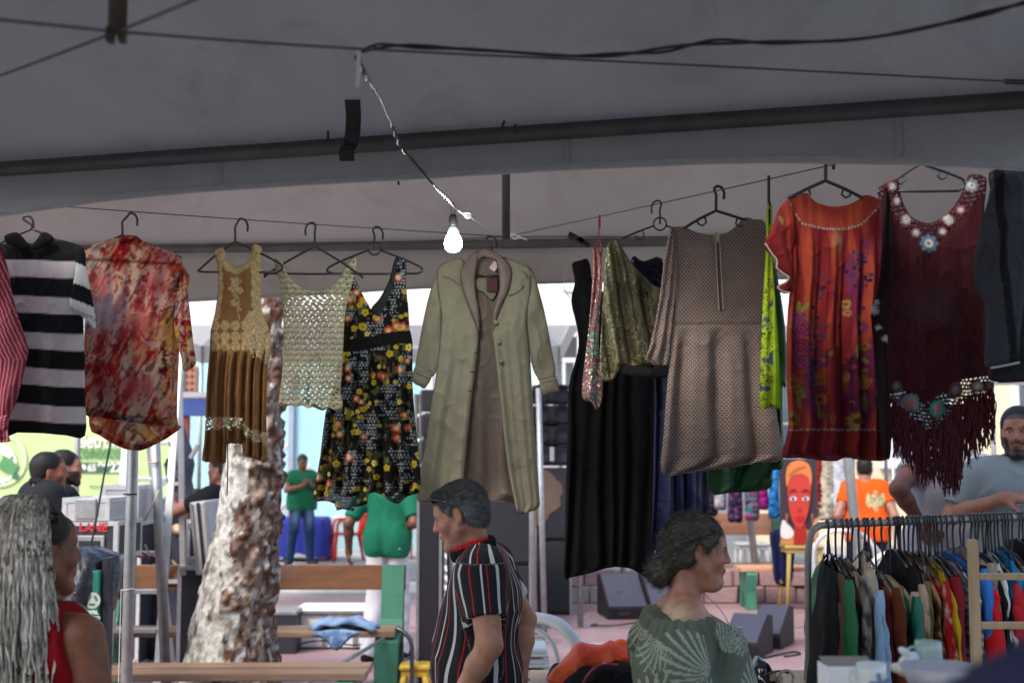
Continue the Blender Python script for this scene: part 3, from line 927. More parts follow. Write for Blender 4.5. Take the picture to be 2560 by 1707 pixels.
body=[(500,330),(590,292),(680,268),(720,262),(760,258),(800,264),(850,298),(940,328),(1005,352),(1042,385),(1048,440),(1030,540),(1022,640),(1004,760),(996,950),(992,1150),(992,1290),(1010,1345),(900,1345),(750,1328),(600,1300),(488,1275),(486,1100),(490,900),(500,740),(520,600),(508,470),(496,390)]
cloth('front_panel',Z1(body),pl,e,m_sheer,c_bl_front,fold=lambda c: 0.007*np.sin(c.s*15+3*np.sin(c.t*3))*sstep(0.05,0.5,c.t)+0.005*np.sin(c.s*34+c.t*5),n0=0.01,seed=6,wr=0.006,back=False)
tail=[(500,420),(1040,420),(1020,700),(995,1280),(1022,1346),(965,1398),(880,1448),(795,1486),(720,1484),(640,1456),(545,1398),(486,1340),(486,1000),(500,700)]
tlow=Z1([(486,1340),(545,1398),(640,1456),(720,1484),(795,1486),(880,1448),(965,1398),(1022,1346)])
def c_bl_back(c):
 col=c_blouse(c); col=col*0.8+0.2*flat('#d9c9a4',len(c.X))
 ty=np.interp(c.X,[p[0] for p in tlow],[p[1] for p in tlow])
 band=c.Y>ty-15
 col[band]=c_blouse(c)[band]*np.array([0.75,0.5,0.45])
 return col
cloth('back_panel',Z1(tail),pl,e,m_sheer,c_bl_back,fold=lambda c:-0.02+0.006*np.sin(c.s*17),n0=-0.03,seed=7,back=False)
cloth('sleeve',Z1([(1000,372),(1046,384),(1068,470),(1086,610),(1102,770),(1116,900),(1128,985),(1095,1020),(1058,1028),(1044,960),(1020,850),(1006,770),(1016,600),(1020,480)]),pl,e,m_sheer,c_blouse,fold=lambda c: 0.006*np.sin(c.s*14+c.t*4),n0=0.0,bulge=0.022,seed=8)
cloth('neck_band',Z1([(690,285),(720,262),(760,255),(802,262),(808,278),(760,290),(720,300)]),pl,e,m_sheer,lambda c: c_blouse(c)*0.7,n0=0.028,bulge=0.006,seed=9)
hanger(pl,(322,533),(306,588),(212,630),(452,642),660,'plain black hanger holding the red flower tunic',hookdir=1,notch=False)
# --- brown sleeveless dress with lace
e,pl=garment('lace_dress',LINE_L,598,0.05,'brown sleeveless dress with cream lace trim and pleated skirt','dress')
z=lambda c: (c.X/(720/1660.),(c.Y-480)/(720/1660.))
BR,LC='#8a633c','#c4ab7c'
def lace_tex(x,y):
 return 0.5+0.5*np.sin(x/5.3+2*np.sin(y/17))*np.sin(y/5.9+2*np.sin(x/14))
def m_lace_dress(c):
 x,y=z(c)
 n=fbm(x/14,y/14,octv=2)
 L=np.zeros(len(x))
 sc=8*np.abs(np.sin((x+y)/22.0))
 ny=np.interp(x,[1250,1300,1375,1450,1510],[330,415,440,395,330])
 L=np.maximum(L,(y-ny<34+sc)&(y<500))
 lx_=np.interp(y,[300,400,560,700,800],[1240,1252,1258,1240,1216]); rx_=np.interp(y,[300,420,560,650,720],[1510,1500,1502,1500,1518])
 L=np.maximum(L,(x-lx_<26+sc)&(y<780)); L=np.maximum(L,(rx_-x<44+sc)&(y<780))
 for cx,cy,r,p in ((1362,520,34,5),(1345,560,26,4),(1385,570,24,5),(1362,600,20,4),(1350,640,24,5),(1375,650,20,5),(1385,680,14,4)):
  a=np.arctan2(y-cy,x-cx); rr=np.hypot(x-cx,y-cy)
  L=np.maximum(L,rr<r*(0.62+0.38*np.abs(np.cos(a*p/2))))
 L=np.maximum(L,(np.abs(x-(1378+5*np.sin(y/14)))<4)&(y>600)&(y<740))
 for yy in (770,835,890):
  k=((x-1215)/58) % 1
  L=np.maximum(L,(np.abs(y-yy)<30*np.sqrt(np.abs(np.sin(k*PI))))&(x<1440)&(k>0.08))
 edge=np.interp(x,[1420,1450,1500,1560],[880,930,965,1015])
 L=np.maximum(L,(x>1425+10*np.sin(y/12))&(y>690)&(y<edge+8*np.sin(x/8)))
 hy1=np.interp(x,[1160,1300,1400,1420,1540],[1300,1298,1300,1350,1390])
 hb=(y>hy1)&(y<hy1+np.interp(x,[1160,1400,1420,1540],[70,62,66,72])+8*np.sin(x/11))
 L=np.maximum(L,hb)
 return L.astype(float),hb,x,y
def c_lacedress(c):
 L,hb,x,y=m_lace_dress(c)
 t=lace_tex(x,y)
 base=flat(BR,len(x))*(0.9+0.2*fbm(x/60,y/60)[:,None])
 lc=flat(LC,len(x))*(0.62+0.5*t)[:,None]
 return mixc(base,lc,L)
def o_lacedress(c):
 L,hb,x,y=m_lace_dress(c)
 side=(x>1450)&(y>790)&(y<960)
 hole=(np.sin(x/4.6+1.5*np.sin(y/9))*np.sin(y/5.2+1.3*np.sin(x/11))>0.25)
 o=np.ones(len(x)); o[(hb)&hole]=0.05; o[side&hole&(lace_tex(x,y)<0.6)]=0.25
 sheer=(np.abs(x-1335)<22)&(y>900)&(y<1290)
 return o
def f_lace(c):
 x,y=z(c)
 sk=sstep(880,960,y)
 w=np.sin(c.s*2*PI*6.2+1.2*np.sin(c.s*9))+0.5*np.sin(c.s*2*PI*13)
 return sk*0.014*w*np.clip(c.ed/0.015,0.2,1)+(1-sk)*0.003*np.sin(c.s*12)
dr=[(1258,326),(1282,318),(1298,335),(1303,375),(1330,414),(1375,426),(1420,406),(1446,360),(1456,306),(1482,303),(1510,324),(1504,420),(1506,560),(1502,650),(1520,715),(1556,800),(1564,860),(1556,950),(1542,1010),(1538,1200),(1536,1380),(1536,1550),(1500,1548),(1440,1530),(1398,1512),(1394,1455),(1350,1450),(1308,1458),(1304,1556),(1260,1564),(1210,1556),(1164,1545),(1176,1450),(1184,1300),(1192,1100),(1208,920),(1214,800),(1238,700),(1256,560),(1252,420),(1232,352)]
cloth('dress_body',Z1(dr),pl,e,m_lace,c_lacedress,fold=f_lace,opa=o_lacedress,seed=10,wr=0.003,res=0.004,bulge=0.02,rnd=2)
MB().tube([pl.pt(*pl.uv(*q),0.02) for q in ((571,1105),(572,1160),(570,1238))],0.0022,n=6).build('tie_cord',mat('brown_cord',(0.10,0.05,0.025),rough=0.9),e)
hanger(pl,(598,547),(588,604),(494,672),(706,660),680,'black hanger with the brown lace dress, its arms wide and bare',hookdir=1,notch=False)
# --- beige crochet top
e,pl=garment('crochet_top',LINE_L,785,0.0,'beige crochet tank top with open holes and wavy hem','crochet top',dn=0.05)
z2=lambda c: ((c.X-680)/(740/1381.),(c.Y-480)/(740/1381.))
def hole_ct(c):
 x,y=z2(c)
 row=np.sin(y/4.1+0.35*np.sin(x/30)); colm=np.sin(x/5.2+0.8*np.sin(y/23)+(np.floor(y/25.8) % 2)*1.5)
 h=row*colm
 dens=0.28+0.55*np.exp(-(((x-205)/75) ** 2+((y-500)/45) ** 2))+0.42*np.exp(-(((x-190)/42) ** 2+((y-690)/150) ** 2))+0.3*np.exp(-((y-930)/18) ** 2)
 dens=dens*(0.6+0.8*fbm(x/40,y/40))
 return h,dens,x,y
def o_ct(c):
 h,d,x,y=hole_ct(c)
 o=np.where(h>0.78-d,0.12,1.0)
 o[c.ed<0.007]=1
 return o
def c_ct(c):
 h,d,x,y=hole_ct(c)
 return flat('#aaa285',len(x))*(0.72+0.5*(0.5+0.5*np.sin(y/4.1+1.6)))[:,None]*(0.85+0.3*fbm(x/30,y/30))[:,None]
ct=[(8,322),(28,306),(50,325),(62,365),(90,408),(135,442),(200,462),(262,444),(312,402),(340,350),(362,318),(392,306),(392,345),(378,410),(352,500),(338,600),(332,720),(326,850),(320,930),(330,990),(318,1014),(292,1020),(268,1006),(240,1018),(212,1012),(190,1002),(165,1008),(140,994),(112,1002),(86,994),(60,1002),(32,990),(40,920),(52,800),(56,680),(52,560),(44,460),(30,390)]
cloth('knit_body',Z2(ct),pl,e,m_lace,c_ct,fold=lambda c: 0.006*np.sin(c.s*10+1)-0.014*np.exp(-((c.s-0.47)/0.035) ** 2)*sstep(0.6,0.9,c.t),opa=o_ct,seed=11,res=0.0036,bulge=0.012,wr=0.004)
hanger(pl,(785,557),(787,616),(662,686),(906,688),684,'black hanger carrying the beige crochet top',hookdir=-1,notch=False)
# --- black dress with yellow flowers
e,pl=garment('floral_dress',LINE_L,936,0.0,'black V-neck dress with yellow and orange flowers and white sprigs','dress')
def c_floral(c):
 X,Y=c.X,c.Y
 x,y=z2(c)
 cols=flat('#0e0e10',len(X))+0
 warp=40*(fbm(X/70,Y/70,octv=2)-0.5)
 pan=np.sin((x+warp*2)/36.0+0.9*np.sin(y/150.0)+np.floor((y+warp)/150.0)*1.9)
 dots=pan>0.25
 gx,gy=X/8.2,Y/8.2
 ox=np.floor(gy) % 2*0.5
 fx,fy=(gx+ox) % 1-0.5,gy % 1-0.5
 a=np.arctan2(fy,fx); rr=np.hypot(fx,fy)
 sp_=rr<0.44*(0.55+0.45*np.abs(np.cos(2*a)))
 piece(cols,dots&sp_&(fbm(X/12,Y/12,octv=2)>0.40),'#979ba0',0.85)
 st=(~dots)&(fbm(X/6+4,Y/14,octv=2)>0.63)
 piece(cols,st,'#5b5636',0.8)
 r2=np.random.default_rng(5)
 for i in range(330):
  cx,cy=r2.uniform(780,1060),r2.uniform(640,1285)
  pn=math.sin((((cx-680)/.5358))/36.0+0.9*math.sin(((cy-480)/.5358)/150.0)+math.floor(((cy-480)/.5358)/150.0)*1.9)
  r=r2.uniform(4.5,10.5)
  if pn<0.3:
   if r2.random()<0.80: cols=flower(cols,X,Y,cx,cy,r,5,'#c2a52a' if r2.random()<.7 else '#d8c55a','#3a2c08',rot=r2.uniform(0,6),inner=0.22,sq=r2.uniform(.8,1.1))
   elif r>7:
    cols=flower(cols,X,Y,cx,cy,r*1.45,6,'#b9502e','#d9a884',rot=r2.uniform(0,6),inner=0.45,vein=0.4)
    cols=flower(cols,X,Y,cx+r,cy+r,r*.6,4,'#5f9088',rot=1.0)
 for cx,cy,r in ((365,500,26),(395,470,20),(355,590,20),(350,820,26),(360,870,18),(365,1235,26),(590,400,22),(600,830,24),(630,790,18),(580,1100,24),(620,1040,18),(225,1330,24),(320,1130,22),(420,980,16),(430,1140,20)):
  qx,qy=680+.5358*cx,480+.5358*cy
  cols=flower(cols,X,Y,qx,qy,r*.55,7,'#bf5a38','#dfc0a0',inner=0.5,vein=0.4)
  cols=flower(cols,X,Y,qx+8,qy-8,r*.25,5,'#6e9c94')
 wy=np.interp(x,[300,430,560,660],[705,700,670,660])
 piece(cols,(y>wy-16)&(y<wy+42),'#0c0c0d',1.0)
 return cols
fd=[(345,398),(378,390),(396,420),(424,480),(452,530),(470,556),(498,540),(560,400),(575,318),(600,305),(628,318),(626,430),(636,540),(642,640),(656,700),(656,900),(670,1080),(690,1280),(694,1388),(660,1410),(630,1420),(590,1452),(548,1440),(520,1418),(480,1400),(448,1412),(442,1455),(386,1470),(380,1488),(330,1478),(300,1484),(292,1452),(240,1440),(194,1432),(208,1330),(226,1230),(250,1030),(290,900),(310,800),(328,700),(330,560)]
def f_fd(c):
 x,y=z2(c)
 sk=sstep(720,820,y)
 w=np.sin(c.s*2*PI*6+1.0+1.4*np.sin(c.s*8))+0.4*np.sin(c.s*2*PI*11)
 return sk*(0.006+0.014*c.t)*w*np.clip(c.ed/0.012,0.3,1)
def o_fd(c):
 x,y=z2(c)
 o=np.ones(len(x)); low=y>1415+15*np.sin(x/25)
 o[low&(c.ed>0.006)]=0.75
 return o
cloth('dress_body',Z2(fd),pl,e,m_lace,c_floral,fold=f_fd,opa=o_fd,seed=12,res=0.004,bulge=0.02,rnd=2)
m_black=mat('black_lining',(0.012,0.012,0.013),(0.02,0.02,0.021),rough=0.85,scale=60,bump=0.2,bscale=500)
cloth('neck_facing',Z2([(462,548),(500,500),(545,418),(572,316),(588,320),(566,440),(540,520),(505,600),(490,590)]),pl,e,m_black,None,n0=0.006,bulge=0.018,seed=13)
hanger(pl,(936,567),(936,622),(818,668),(1056,668),684,'ring-necked black hanger of the yellow-flowered dress',hookdir=1,ring=True,bar_on=True)
# --- long khaki coat, hung open
e,pl=garment('coat',LINE_L,1222,0.02,'long khaki trench coat hanging open, mauve shawl collar and lining','coat',dn=0.02)
KH,LN='#979079','#7f6d62'
cK=lambda c: flat(KH,len(c.X))*(0.93+0.14*fbm(c.X/40,c.Y/40))[:,None]
cL=lambda c: flat(LN,len(c.X))*(0.92+0.16*fbm(c.X/50,c.Y/50))[:,None]
lining=[(880,420),(960,300),(1050,300),(1110,420),(1100,700),(1120,1000),(1140,1250),(1150,1440),(1060,1438),(900,1440),(820,1440),(850,1100),(880,800)]
cloth('lining',Z2(lining),pl,e,m_satin,cL,fold=lambda c:-0.03+0.012*np.sin(c.s*2*PI*2.6+1)*sstep(0.35,0.9,c.t),n0=-0.02,seed=14,wr=0.012,bulge=0.006)
lf=[(770,372),(800,335),(860,310),(900,330),(890,420),(930,560),(962,650),(955,780),(932,960),(912,1150),(896,1320),(890,1442),(835,1456),(770,1452),(720,1442),(676,1432),(690,1330),(715,1190),(742,1010),(766,850),(778,760),(790,600),(776,480)]
cloth('front_panel',Z2(lf),pl,e,m_heavy,cK,fold=lambda c: (0.010*np.sin(c.s*8+0.4)+0.004*np.sin(c.s*21+2))*sstep(0.05,0.6,c.t),n0=0.012,seed=15,wr=0.007,bulge=0.016)
rf=[(1060,320),(1120,320),(1180,345),(1206,372),(1205,480),(1190,600),(1198,700),(1206,800),(1214,950),(1224,1100),(1236,1250),(1246,1400),(1246,1470),(1190,1492),(1150,1500),(1128,1430),(1096,1260),(1072,1050),(1050,850),(1032,700),(1030,640),(1060,560),(1090,450)]
cloth('front_panel',Z2(rf),pl,e,m_heavy,cK,fold=lambda c: (0.009*np.sin(c.s*9+1.4)+0.004*np.sin(c.s*23))*sstep(0.05,0.6,c.t),n0=0.014,seed=16,wr=0.007,bulge=0.016)
for q,sdd in (([(772,372),(802,345),(806,460),(792,600),(790,720),(784,800),(752,860),(735,850),(680,830),(668,815),(684,720),(706,600),(736,470)],17),([(1180,352),(1212,360),(1232,410),(1262,520),(1288,640),(1308,750),(1320,862),(1250,880),(1238,866),(1216,820),(1198,720),(1182,600),(1184,480)],18)):
 cloth('sleeve',Z2(q),pl,e,m_heavy,cK,fold=lambda c: 0.006*np.sin(c.Y/21+c.X/17)*np.clip(c.ed/0.02,0,1),n0=0.002,bulge=0.03,seed=sdd,wr=0.006)
for q in ([(668,812),(715,838),(750,852),(716,916),(690,906),(654,882)],[(1246,876),(1284,866),(1322,858),(1342,928),(1300,940),(1262,950)]):
 cloth('cuff',Z2(q),pl,e,m_heavy,cK,n0=0.006,bulge=0.026,seed=19,wr=0.002,rnd=2)
for q in ([(878,390),(905,330),(940,292),(968,282),(960,330),(948,400),(952,480),(966,560),(966,650),(934,580),(896,480)],[(1040,292),(1076,312),(1108,350),(1118,392),(1100,470),(1066,540),(1034,640),(1028,640),(1030,560),(1060,460),(1056,380)],[(958,292),(985,272),(1020,276),(1050,296),(1060,330),(1020,318),(985,312),(958,330)]):
 cloth('collar',Z2(q),pl,e,m_satin,cL,n0=0.034,bulge=0.012,seed=20,wr=0.002)
m_button=mat('button_horn',(0.32,0.27,0.14),(0.2,0.16,0.08),rough=0.35,scale=60)
for q in ((1043,612),(1056,702),(1068,790)):
 p_=pl.pt(*pl.uv(*Z2([q])[0]),0.036)
 MB().lathe([(0.0085,-0.003),(0.0095,0),(0.008,0.003),(0.004,0.0015)],p_,n=14,M=Matrix.Rotation(R(90),3,'X')).build('button',m_button,e,smooth=True)
MB().box(pl.pt(*pl.uv(*Z2([(1026,425)])[0]),-0.002),(0.042,0.004,0.066)).build('brand_patch',mat('maroon_patch',(0.10,0.015,0.02),rough=0.6,scale=80),e)
cloth('neck_yoke',Z2([(952,410),(1000,370),(1050,420),(1048,470),(1024,502),(990,470),(955,450)]),pl,e,m_heavy,cK,n0=-0.022,bulge=0.006,seed=21)
MB().box(pl.pt(*pl.uv(*Z2([(1036,352)])[0]),0.03),(0.026,0.002,0.034),M=Matrix.Rotation(0.6,3,'Y')).build('price_tag',mat('paper_tag',(0.75,0.72,0.74),(0.7,0.35,0.42),rough=0.7,scale=30),e)
for q in ((936,840),(922,930),(955,752)):
 MB().box(pl.pt(*pl.uv(*Z2([q])[0]),0.032),(0.018,0.003,0.003)).build('buttonhole',m_black,e)
for qs in ([(800,400),(830,408),(862,430),(878,440)],[(1100,488),(1130,480),(1160,460),(1170,440)],[(1160,372),(1180,385),(1190,410)],[(676,826),(712,846),(748,858)],[(1244,878),(1284,870),(1320,862)]):
 MB().tube(smooth_path([pl.pt(*pl.uv(*q),0.032) for q in Z2(qs)],4),0.0018,n=5).build('seam',mat('khaki_seam',(0.16,0.155,0.10),rough=0.9),e)
hanger(pl,(1220,590),(1229,640),(1180,650),(1275,650),690,'black clip hanger inside the khaki coat collar',hookdir=1,notch=False)
# ================================================================== CLOTHES ON THE RIGHT CABLE
# --- black sleeveless long dress
e,pl=garment('long_dress',LINE_R,1425,0.0,'long black sleeveless dress hanging nearly to the floor','dress',dn=-0.18)
cB=lambda c: flat('#0b0b0d',len(c.X))*(0.8+0.4*fbm(c.X/25,c.Y/60))[:,None]
bd=[(75,362),(108,348),(132,342),(145,372),(155,430),(200,470),(300,480),(392,470),(400,700),(396,900),(390,1100),(386,1300),(382,1535),(330,1528),(300,1510),(240,1503),(190,1512),(130,1530),(80,1540),(46,1540),(48,1400),(52,1200),(58,1000),(64,820),(84,740),(100,670),(94,600),(72,500),(86,430)]
cloth('dress_body',Z3(bd),pl,e,m_heavy,cB,fold=pleats(6.5,0.002,0.020,ph=0.5),seed=22,bulge=0.024,wr=0.004)
MB().tube(smooth_path([pl.pt(*pl.uv(*q)) for q in ((1446,662),(1420,664),(1412,690),(1408,715),(1418,735),(1427,747))],6),0.0016,n=6).build('strap_wire',m_wirehanger,e,smooth=True)
# --- navy garment further back
e,pl=garment('navy_skirt',LINE_R,1680,0.0,'dark navy blue long skirt showing below the grey dress','skirt',dn=-0.12)
cloth('skirt_body',Z3([(370,470),(480,460),(600,470),(596,800),(588,1100),(590,1300),(560,1420),(500,1440),(385,1440),(380,1200),(386,800)]),pl,e,m_satin,lambda c: flat('#10103a',len(c.X)),fold=pleats(4,0.004,0.015,ph=1),seed=23,bulge=0.02)
# --- dark green dress behind the grey one
e,pl=garment('green_dress',LINE_R,1800,0.0,'plain dark green dress, only its hem showing under the grey dress','dress',dn=-0.10)
cloth('dress_body',Z3([(560,300),(700,270),(820,300),(878,600),(882,820),(868,830),(872,1040),(868,1130),(832,1140),(828,1200),(770,1218),(680,1222),(592,1214),(588,1000),(580,600)]),pl,e,m_satin,lambda c: flat('#0f4a20',len(c.X)),fold=pleats(3,0.003,0.014,ph=2),seed=24,bulge=0.02)
# --- narrow pink sequinned top, seen edge on
e,pl=garment('sequin_top',LINE_R,1498,0.0,'narrow pink sequinned top with mint scrolls, hung edge-on from a red hook','top',dn=-0.03)
m_seq=vmat('sequins',rough=0.25,sparkle=260,metal=0.55,spec=0.6,wbump=0,var=0.3,nscale=200)
z3=lambda c: ((c.X-1380)/(620/935.),(c.Y-420)/(620/935.))
def c_seq(c):
 x,y=z3(c)
 cols=flat('#c98f8a',len(x))+0
 k=y>500
 cols[k]=flat('#b58a84',k.sum())
 for cx,cy,r in ((158,640,20),(155,690,18),(150,790,26),(148,860,24)):
  d=np.hypot(x-cx,y-cy); a=np.arctan2(y-cy,x-cx)
  piece(cols,(np.abs(d-r*0.75)<6)&(a<2.3),'#7fb8a4',0.95)
 piece(cols,(x<138+8*np.sin(y/60))&(y>560),'#c4948c',0.8)
 return cols
cloth('top_body',Z3([(150,308),(162,298),(178,310),(190,345),(192,420),(184,520),(176,620),(178,720),(190,800),(186,882),(166,912),(150,885),(120,872),(112,838),(122,740),(136,620),(146,500),(152,400)]),pl,e,m_seq,c_seq,fold=lambda c: 0.008*np.sin(c.s*9+c.t*5),seed=25,bulge=0.03,wr=0.006)
hanger(pl,(1498,538),(1497,595),(1470,660),(1512,650),665,'thin red hanger of the pink sequinned top',m=m_hanger_red,r=0.0026,notch=False,hookdir=0.1,bar_on=False)
# --- gold glitter top
e,pl=garment('glitter_top',LINE_R,1650,0.15,'one-shouldered gold glitter top with black waistband','top',dn=-0.02)
m_gold=vmat('gold_lurex',rough=0.38,sparkle=330,metal=0.35,spec=0.7,wbump=0,var=0.25,nscale=400,alpha=False)
cG=lambda c: mixc(flat('#7d7854',len(c.X)),flat('#3c3826',len(c.X)),sstep(0.45,0.75,fbm(c.X/9,c.Y/60))*0.7)
gt=[(206,300),(216,282),(232,274),(248,272),(262,296),(282,330),(308,366),(340,400),(378,438),(420,470),(424,560),(420,660),(424,742),(340,748),(262,746),(250,766),(232,796),(205,806),(184,794),(180,720),(186,600),(192,480),(198,380)]
cloth('top_body',Z3(gt),pl,e,m_gold,cG,fold=lambda c: (0.014*np.sin((c.X-1500)/10-(c.Y-700)/60)*sstep(.05,.4,c.t)+0.007*np.sin((c.X-1500)/4.3-(c.Y-700)/25))*np.clip(c.ed/0.015,0,1),seed=26,wr=0.006,bulge=0.006)
cloth('waistband',Z3([(258,744),(330,748),(430,742),(436,786),(350,792),(300,786),(262,776)]),pl,e,m_black,None,seed=27,n0=0.004,bulge=0.004)
hanger(pl,(1650,502),(1650,561),(1545,600),(1765,596),612,'slim ring-necked hanger with the gold glitter top',ring=True,hookdir=-1,r=0.0034,bar_on=False)
e,pl=garment('navy_sequin_top',LINE_R,1610,0.1,'dark navy sequinned top half hidden behind the gold one','top',dn=-0.10)
cloth('top_body',Z3([(300,338),(345,352),(415,342),(430,500),(420,700),(320,700),(300,500)]),pl,e,vmat('dark_sequins',rough=0.25,sparkle=260,metal=0.5,wbump=0,nscale=200),lambda c: flat('#14162a',len(c.X)),seed=28,wr=0.006)
# --- grey patterned dress with zip
e,pl=garment('patterned_dress',LINE_R,1790,0.12,'taupe dress with fine dark lattice print and a metal back zip','dress')
def lattice_mat():
 m,nt,out=_nodes('lattice_print'); N,L=nt.nodes,nt.links
 tc=N.new('ShaderNodeTexCoord'); mp=N.new('ShaderNodeMapping'); mp.inputs['Rotation'].default_value=(R(90),0,0)
 L.new(tc.outputs['Object'],mp.inputs[0])
 nz=N.new('ShaderNodeTexNoise'); nz.inputs['Scale'].default_value=14; L.new(mp.outputs[0],nz.inputs[0])
 ma=N.new('ShaderNodeVectorMath'); ma.operation='MULTIPLY_ADD'; ma.inputs[1].default_value=(0.006,0.006,0)
 L.new(nz.outputs['Color'],ma.inputs[0]); L.new(mp.outputs[0],ma.inputs[2])
 br=N.new('ShaderNodeTexBrick')
 br.inputs['Color1'].default_value=(*lin('#30241f'),1); br.inputs['Color2'].default_value=(*lin('#3b2d28'),1); br.inputs['Mortar'].default_value=(*lin('#958379'),1)
 br.inputs['Scale'].default_value=1.0; br.inputs['Mortar Size'].default_value=0.0021; br.inputs['Brick Width'].default_value=0.0125; br.inputs['Row Height'].default_value=0.0072
 br.inputs['Mortar Smooth'].default_value=0.4; br.offset=0.5
 L.new(ma.outputs[0],br.inputs[0])
 b=N.new('ShaderNodeBsdfPrincipled'); b.inputs['Roughness'].default_value=0.85
 L.new(br.outputs['Color'],b.inputs['Base Color'])
 bp_=N.new('ShaderNodeBump'); bp_.inputs['Strength'].default_value=0.5; bp_.inputs['Distance'].default_value=0.003
 L.new(br.outputs['Fac'],bp_.inputs['Height']); L.new(bp_.outputs[0],b.inputs['Normal'])
 L.new(b.outputs[0],out.inputs[0]); return m
m_lat=lattice_mat()
gd=[(440,238),(466,222),(500,222),(540,240),(575,250),(612,252),(655,246),(692,220),(726,186),(762,194),(802,206),(812,300),(806,440),(800,570),(828,760),(850,950),(868,1095),(780,1110),(690,1126),(600,1140),(510,1150),(413,1152),(420,1000),(432,830),(446,700),(456,600),(468,480),(462,360)]
def f_gd(c):
 x,y=z3(c)
 sk=sstep(590,680,y)
 return sk*(0.004+0.018*c.t)*(np.sin(c.s*2*PI*3.1+2.0)+0.3*np.sin(c.s*2*PI*6))*np.clip(c.ed/0.015,0.3,1)+0.004*np.sin(x/30)*(1-sk)-0.004*np.exp(-((y-592)/5) ** 2)
cloth('dress_body',Z3(gd),pl,e,m_lat,None,fold=f_gd,seed=29,bulge=0.022,wr=0.003)
cloth('sleeve',Z3([(442,240),(462,236),(470,330),(466,430),(456,540),(446,640),(440,700),(432,742),(398,748),(368,738),(348,722),(362,680),(386,580),(404,470),(420,340)]),pl,e,m_lat,None,fold=lambda c: 0.007*np.sin(c.s*13+c.t*2),seed=30,bulge=0.024,n0=0.01)
MB().tube([pl.pt(*pl.uv(*q),0.027) for q in Z3([(613,252),(618,350),(623,440),(628,536)])],0.0062,n=6,flat=0.4).build('zip',mat('zip_teeth',(0.035,0.03,0.028),(0.09,0.08,0.06),rough=0.5,scale=300,metal=0.3),e)
MB().box(pl.pt(*pl.uv(*Z3([(614,272)])[0]),0.034),(0.008,0.004,0.026),bev=0.0015).build('zip_pull',mat('brass',(0.55,0.45,0.22),rough=0.3,metal=0.9,scale=40),e)
for q0,q1 in (((606,252),(621,538)),((622,252),(637,536))):
 MB().tube([pl.pt(*pl.uv(*q),0.0275) for q in Z3([q0,((q0[0]+q1[0])/2,(q0[1]+q1[1])/2),q1])],0.0016,n=5).build('zip_stitching',mat('cream_stitch',(0.55,0.48,0.42),rough=0.9),e)
hanger(pl,(1789,466),(1790,527),(1700,574),(1905,565),590,'heavy black hanger above the taupe zip dress',hookdir=1,r=0.0052,notch=True,bar_on=False)
# --- neon green piece edge on
e,pl=garment('neon_leggings',LINE_R,1922,0.0,'neon yellow-green leggings with black scroll print, hung edge-on','leggings',dn=0.0)
def c_neon(c):
 x,y=z3(c)
 cols=flat('#9db92a',len(x))+0
 n1=np.abs(fbm(x/13,y/13+7,octv=2)-0.5)
 k=(n1<0.035)&(x<832)&(y>420)
 piece(cols,k,'#1a2412',0.92)
 b=(fbm(x/26+3,y/26,octv=2)>0.66)&(x<832)&(y>420); piece(cols,b,'#22357a',0.8)
 piece(cols,(x>838+(y-500)*0.01)&(y>380),'#5f8a12',1.0)
 piece(cols,(np.abs(x-819)<4)&(y>155)&(y<215),'#101010',1.0)
 return cols
cloth('legging_body',Z3([(810,140),(818,134),(827,140),(830,260),(832,380),(842,500),(852,640),(860,780),(866,900),(848,906),(826,902),(784,896),(786,760),(790,600),(797,450),(806,300)]),pl,e,m_cotton,c_neon,seed=31,bulge=0.03,wr=0.004,res=0.0035,fold=lambda c: 0.006*np.sin(c.s*8))
MB().tube([pl.pt(*pl.uv(*q)) for q in ((1922,440),(1922,475),(1922,512))],0.0052,n=8).build('hook_stem',m_hanger,e,smooth=True)
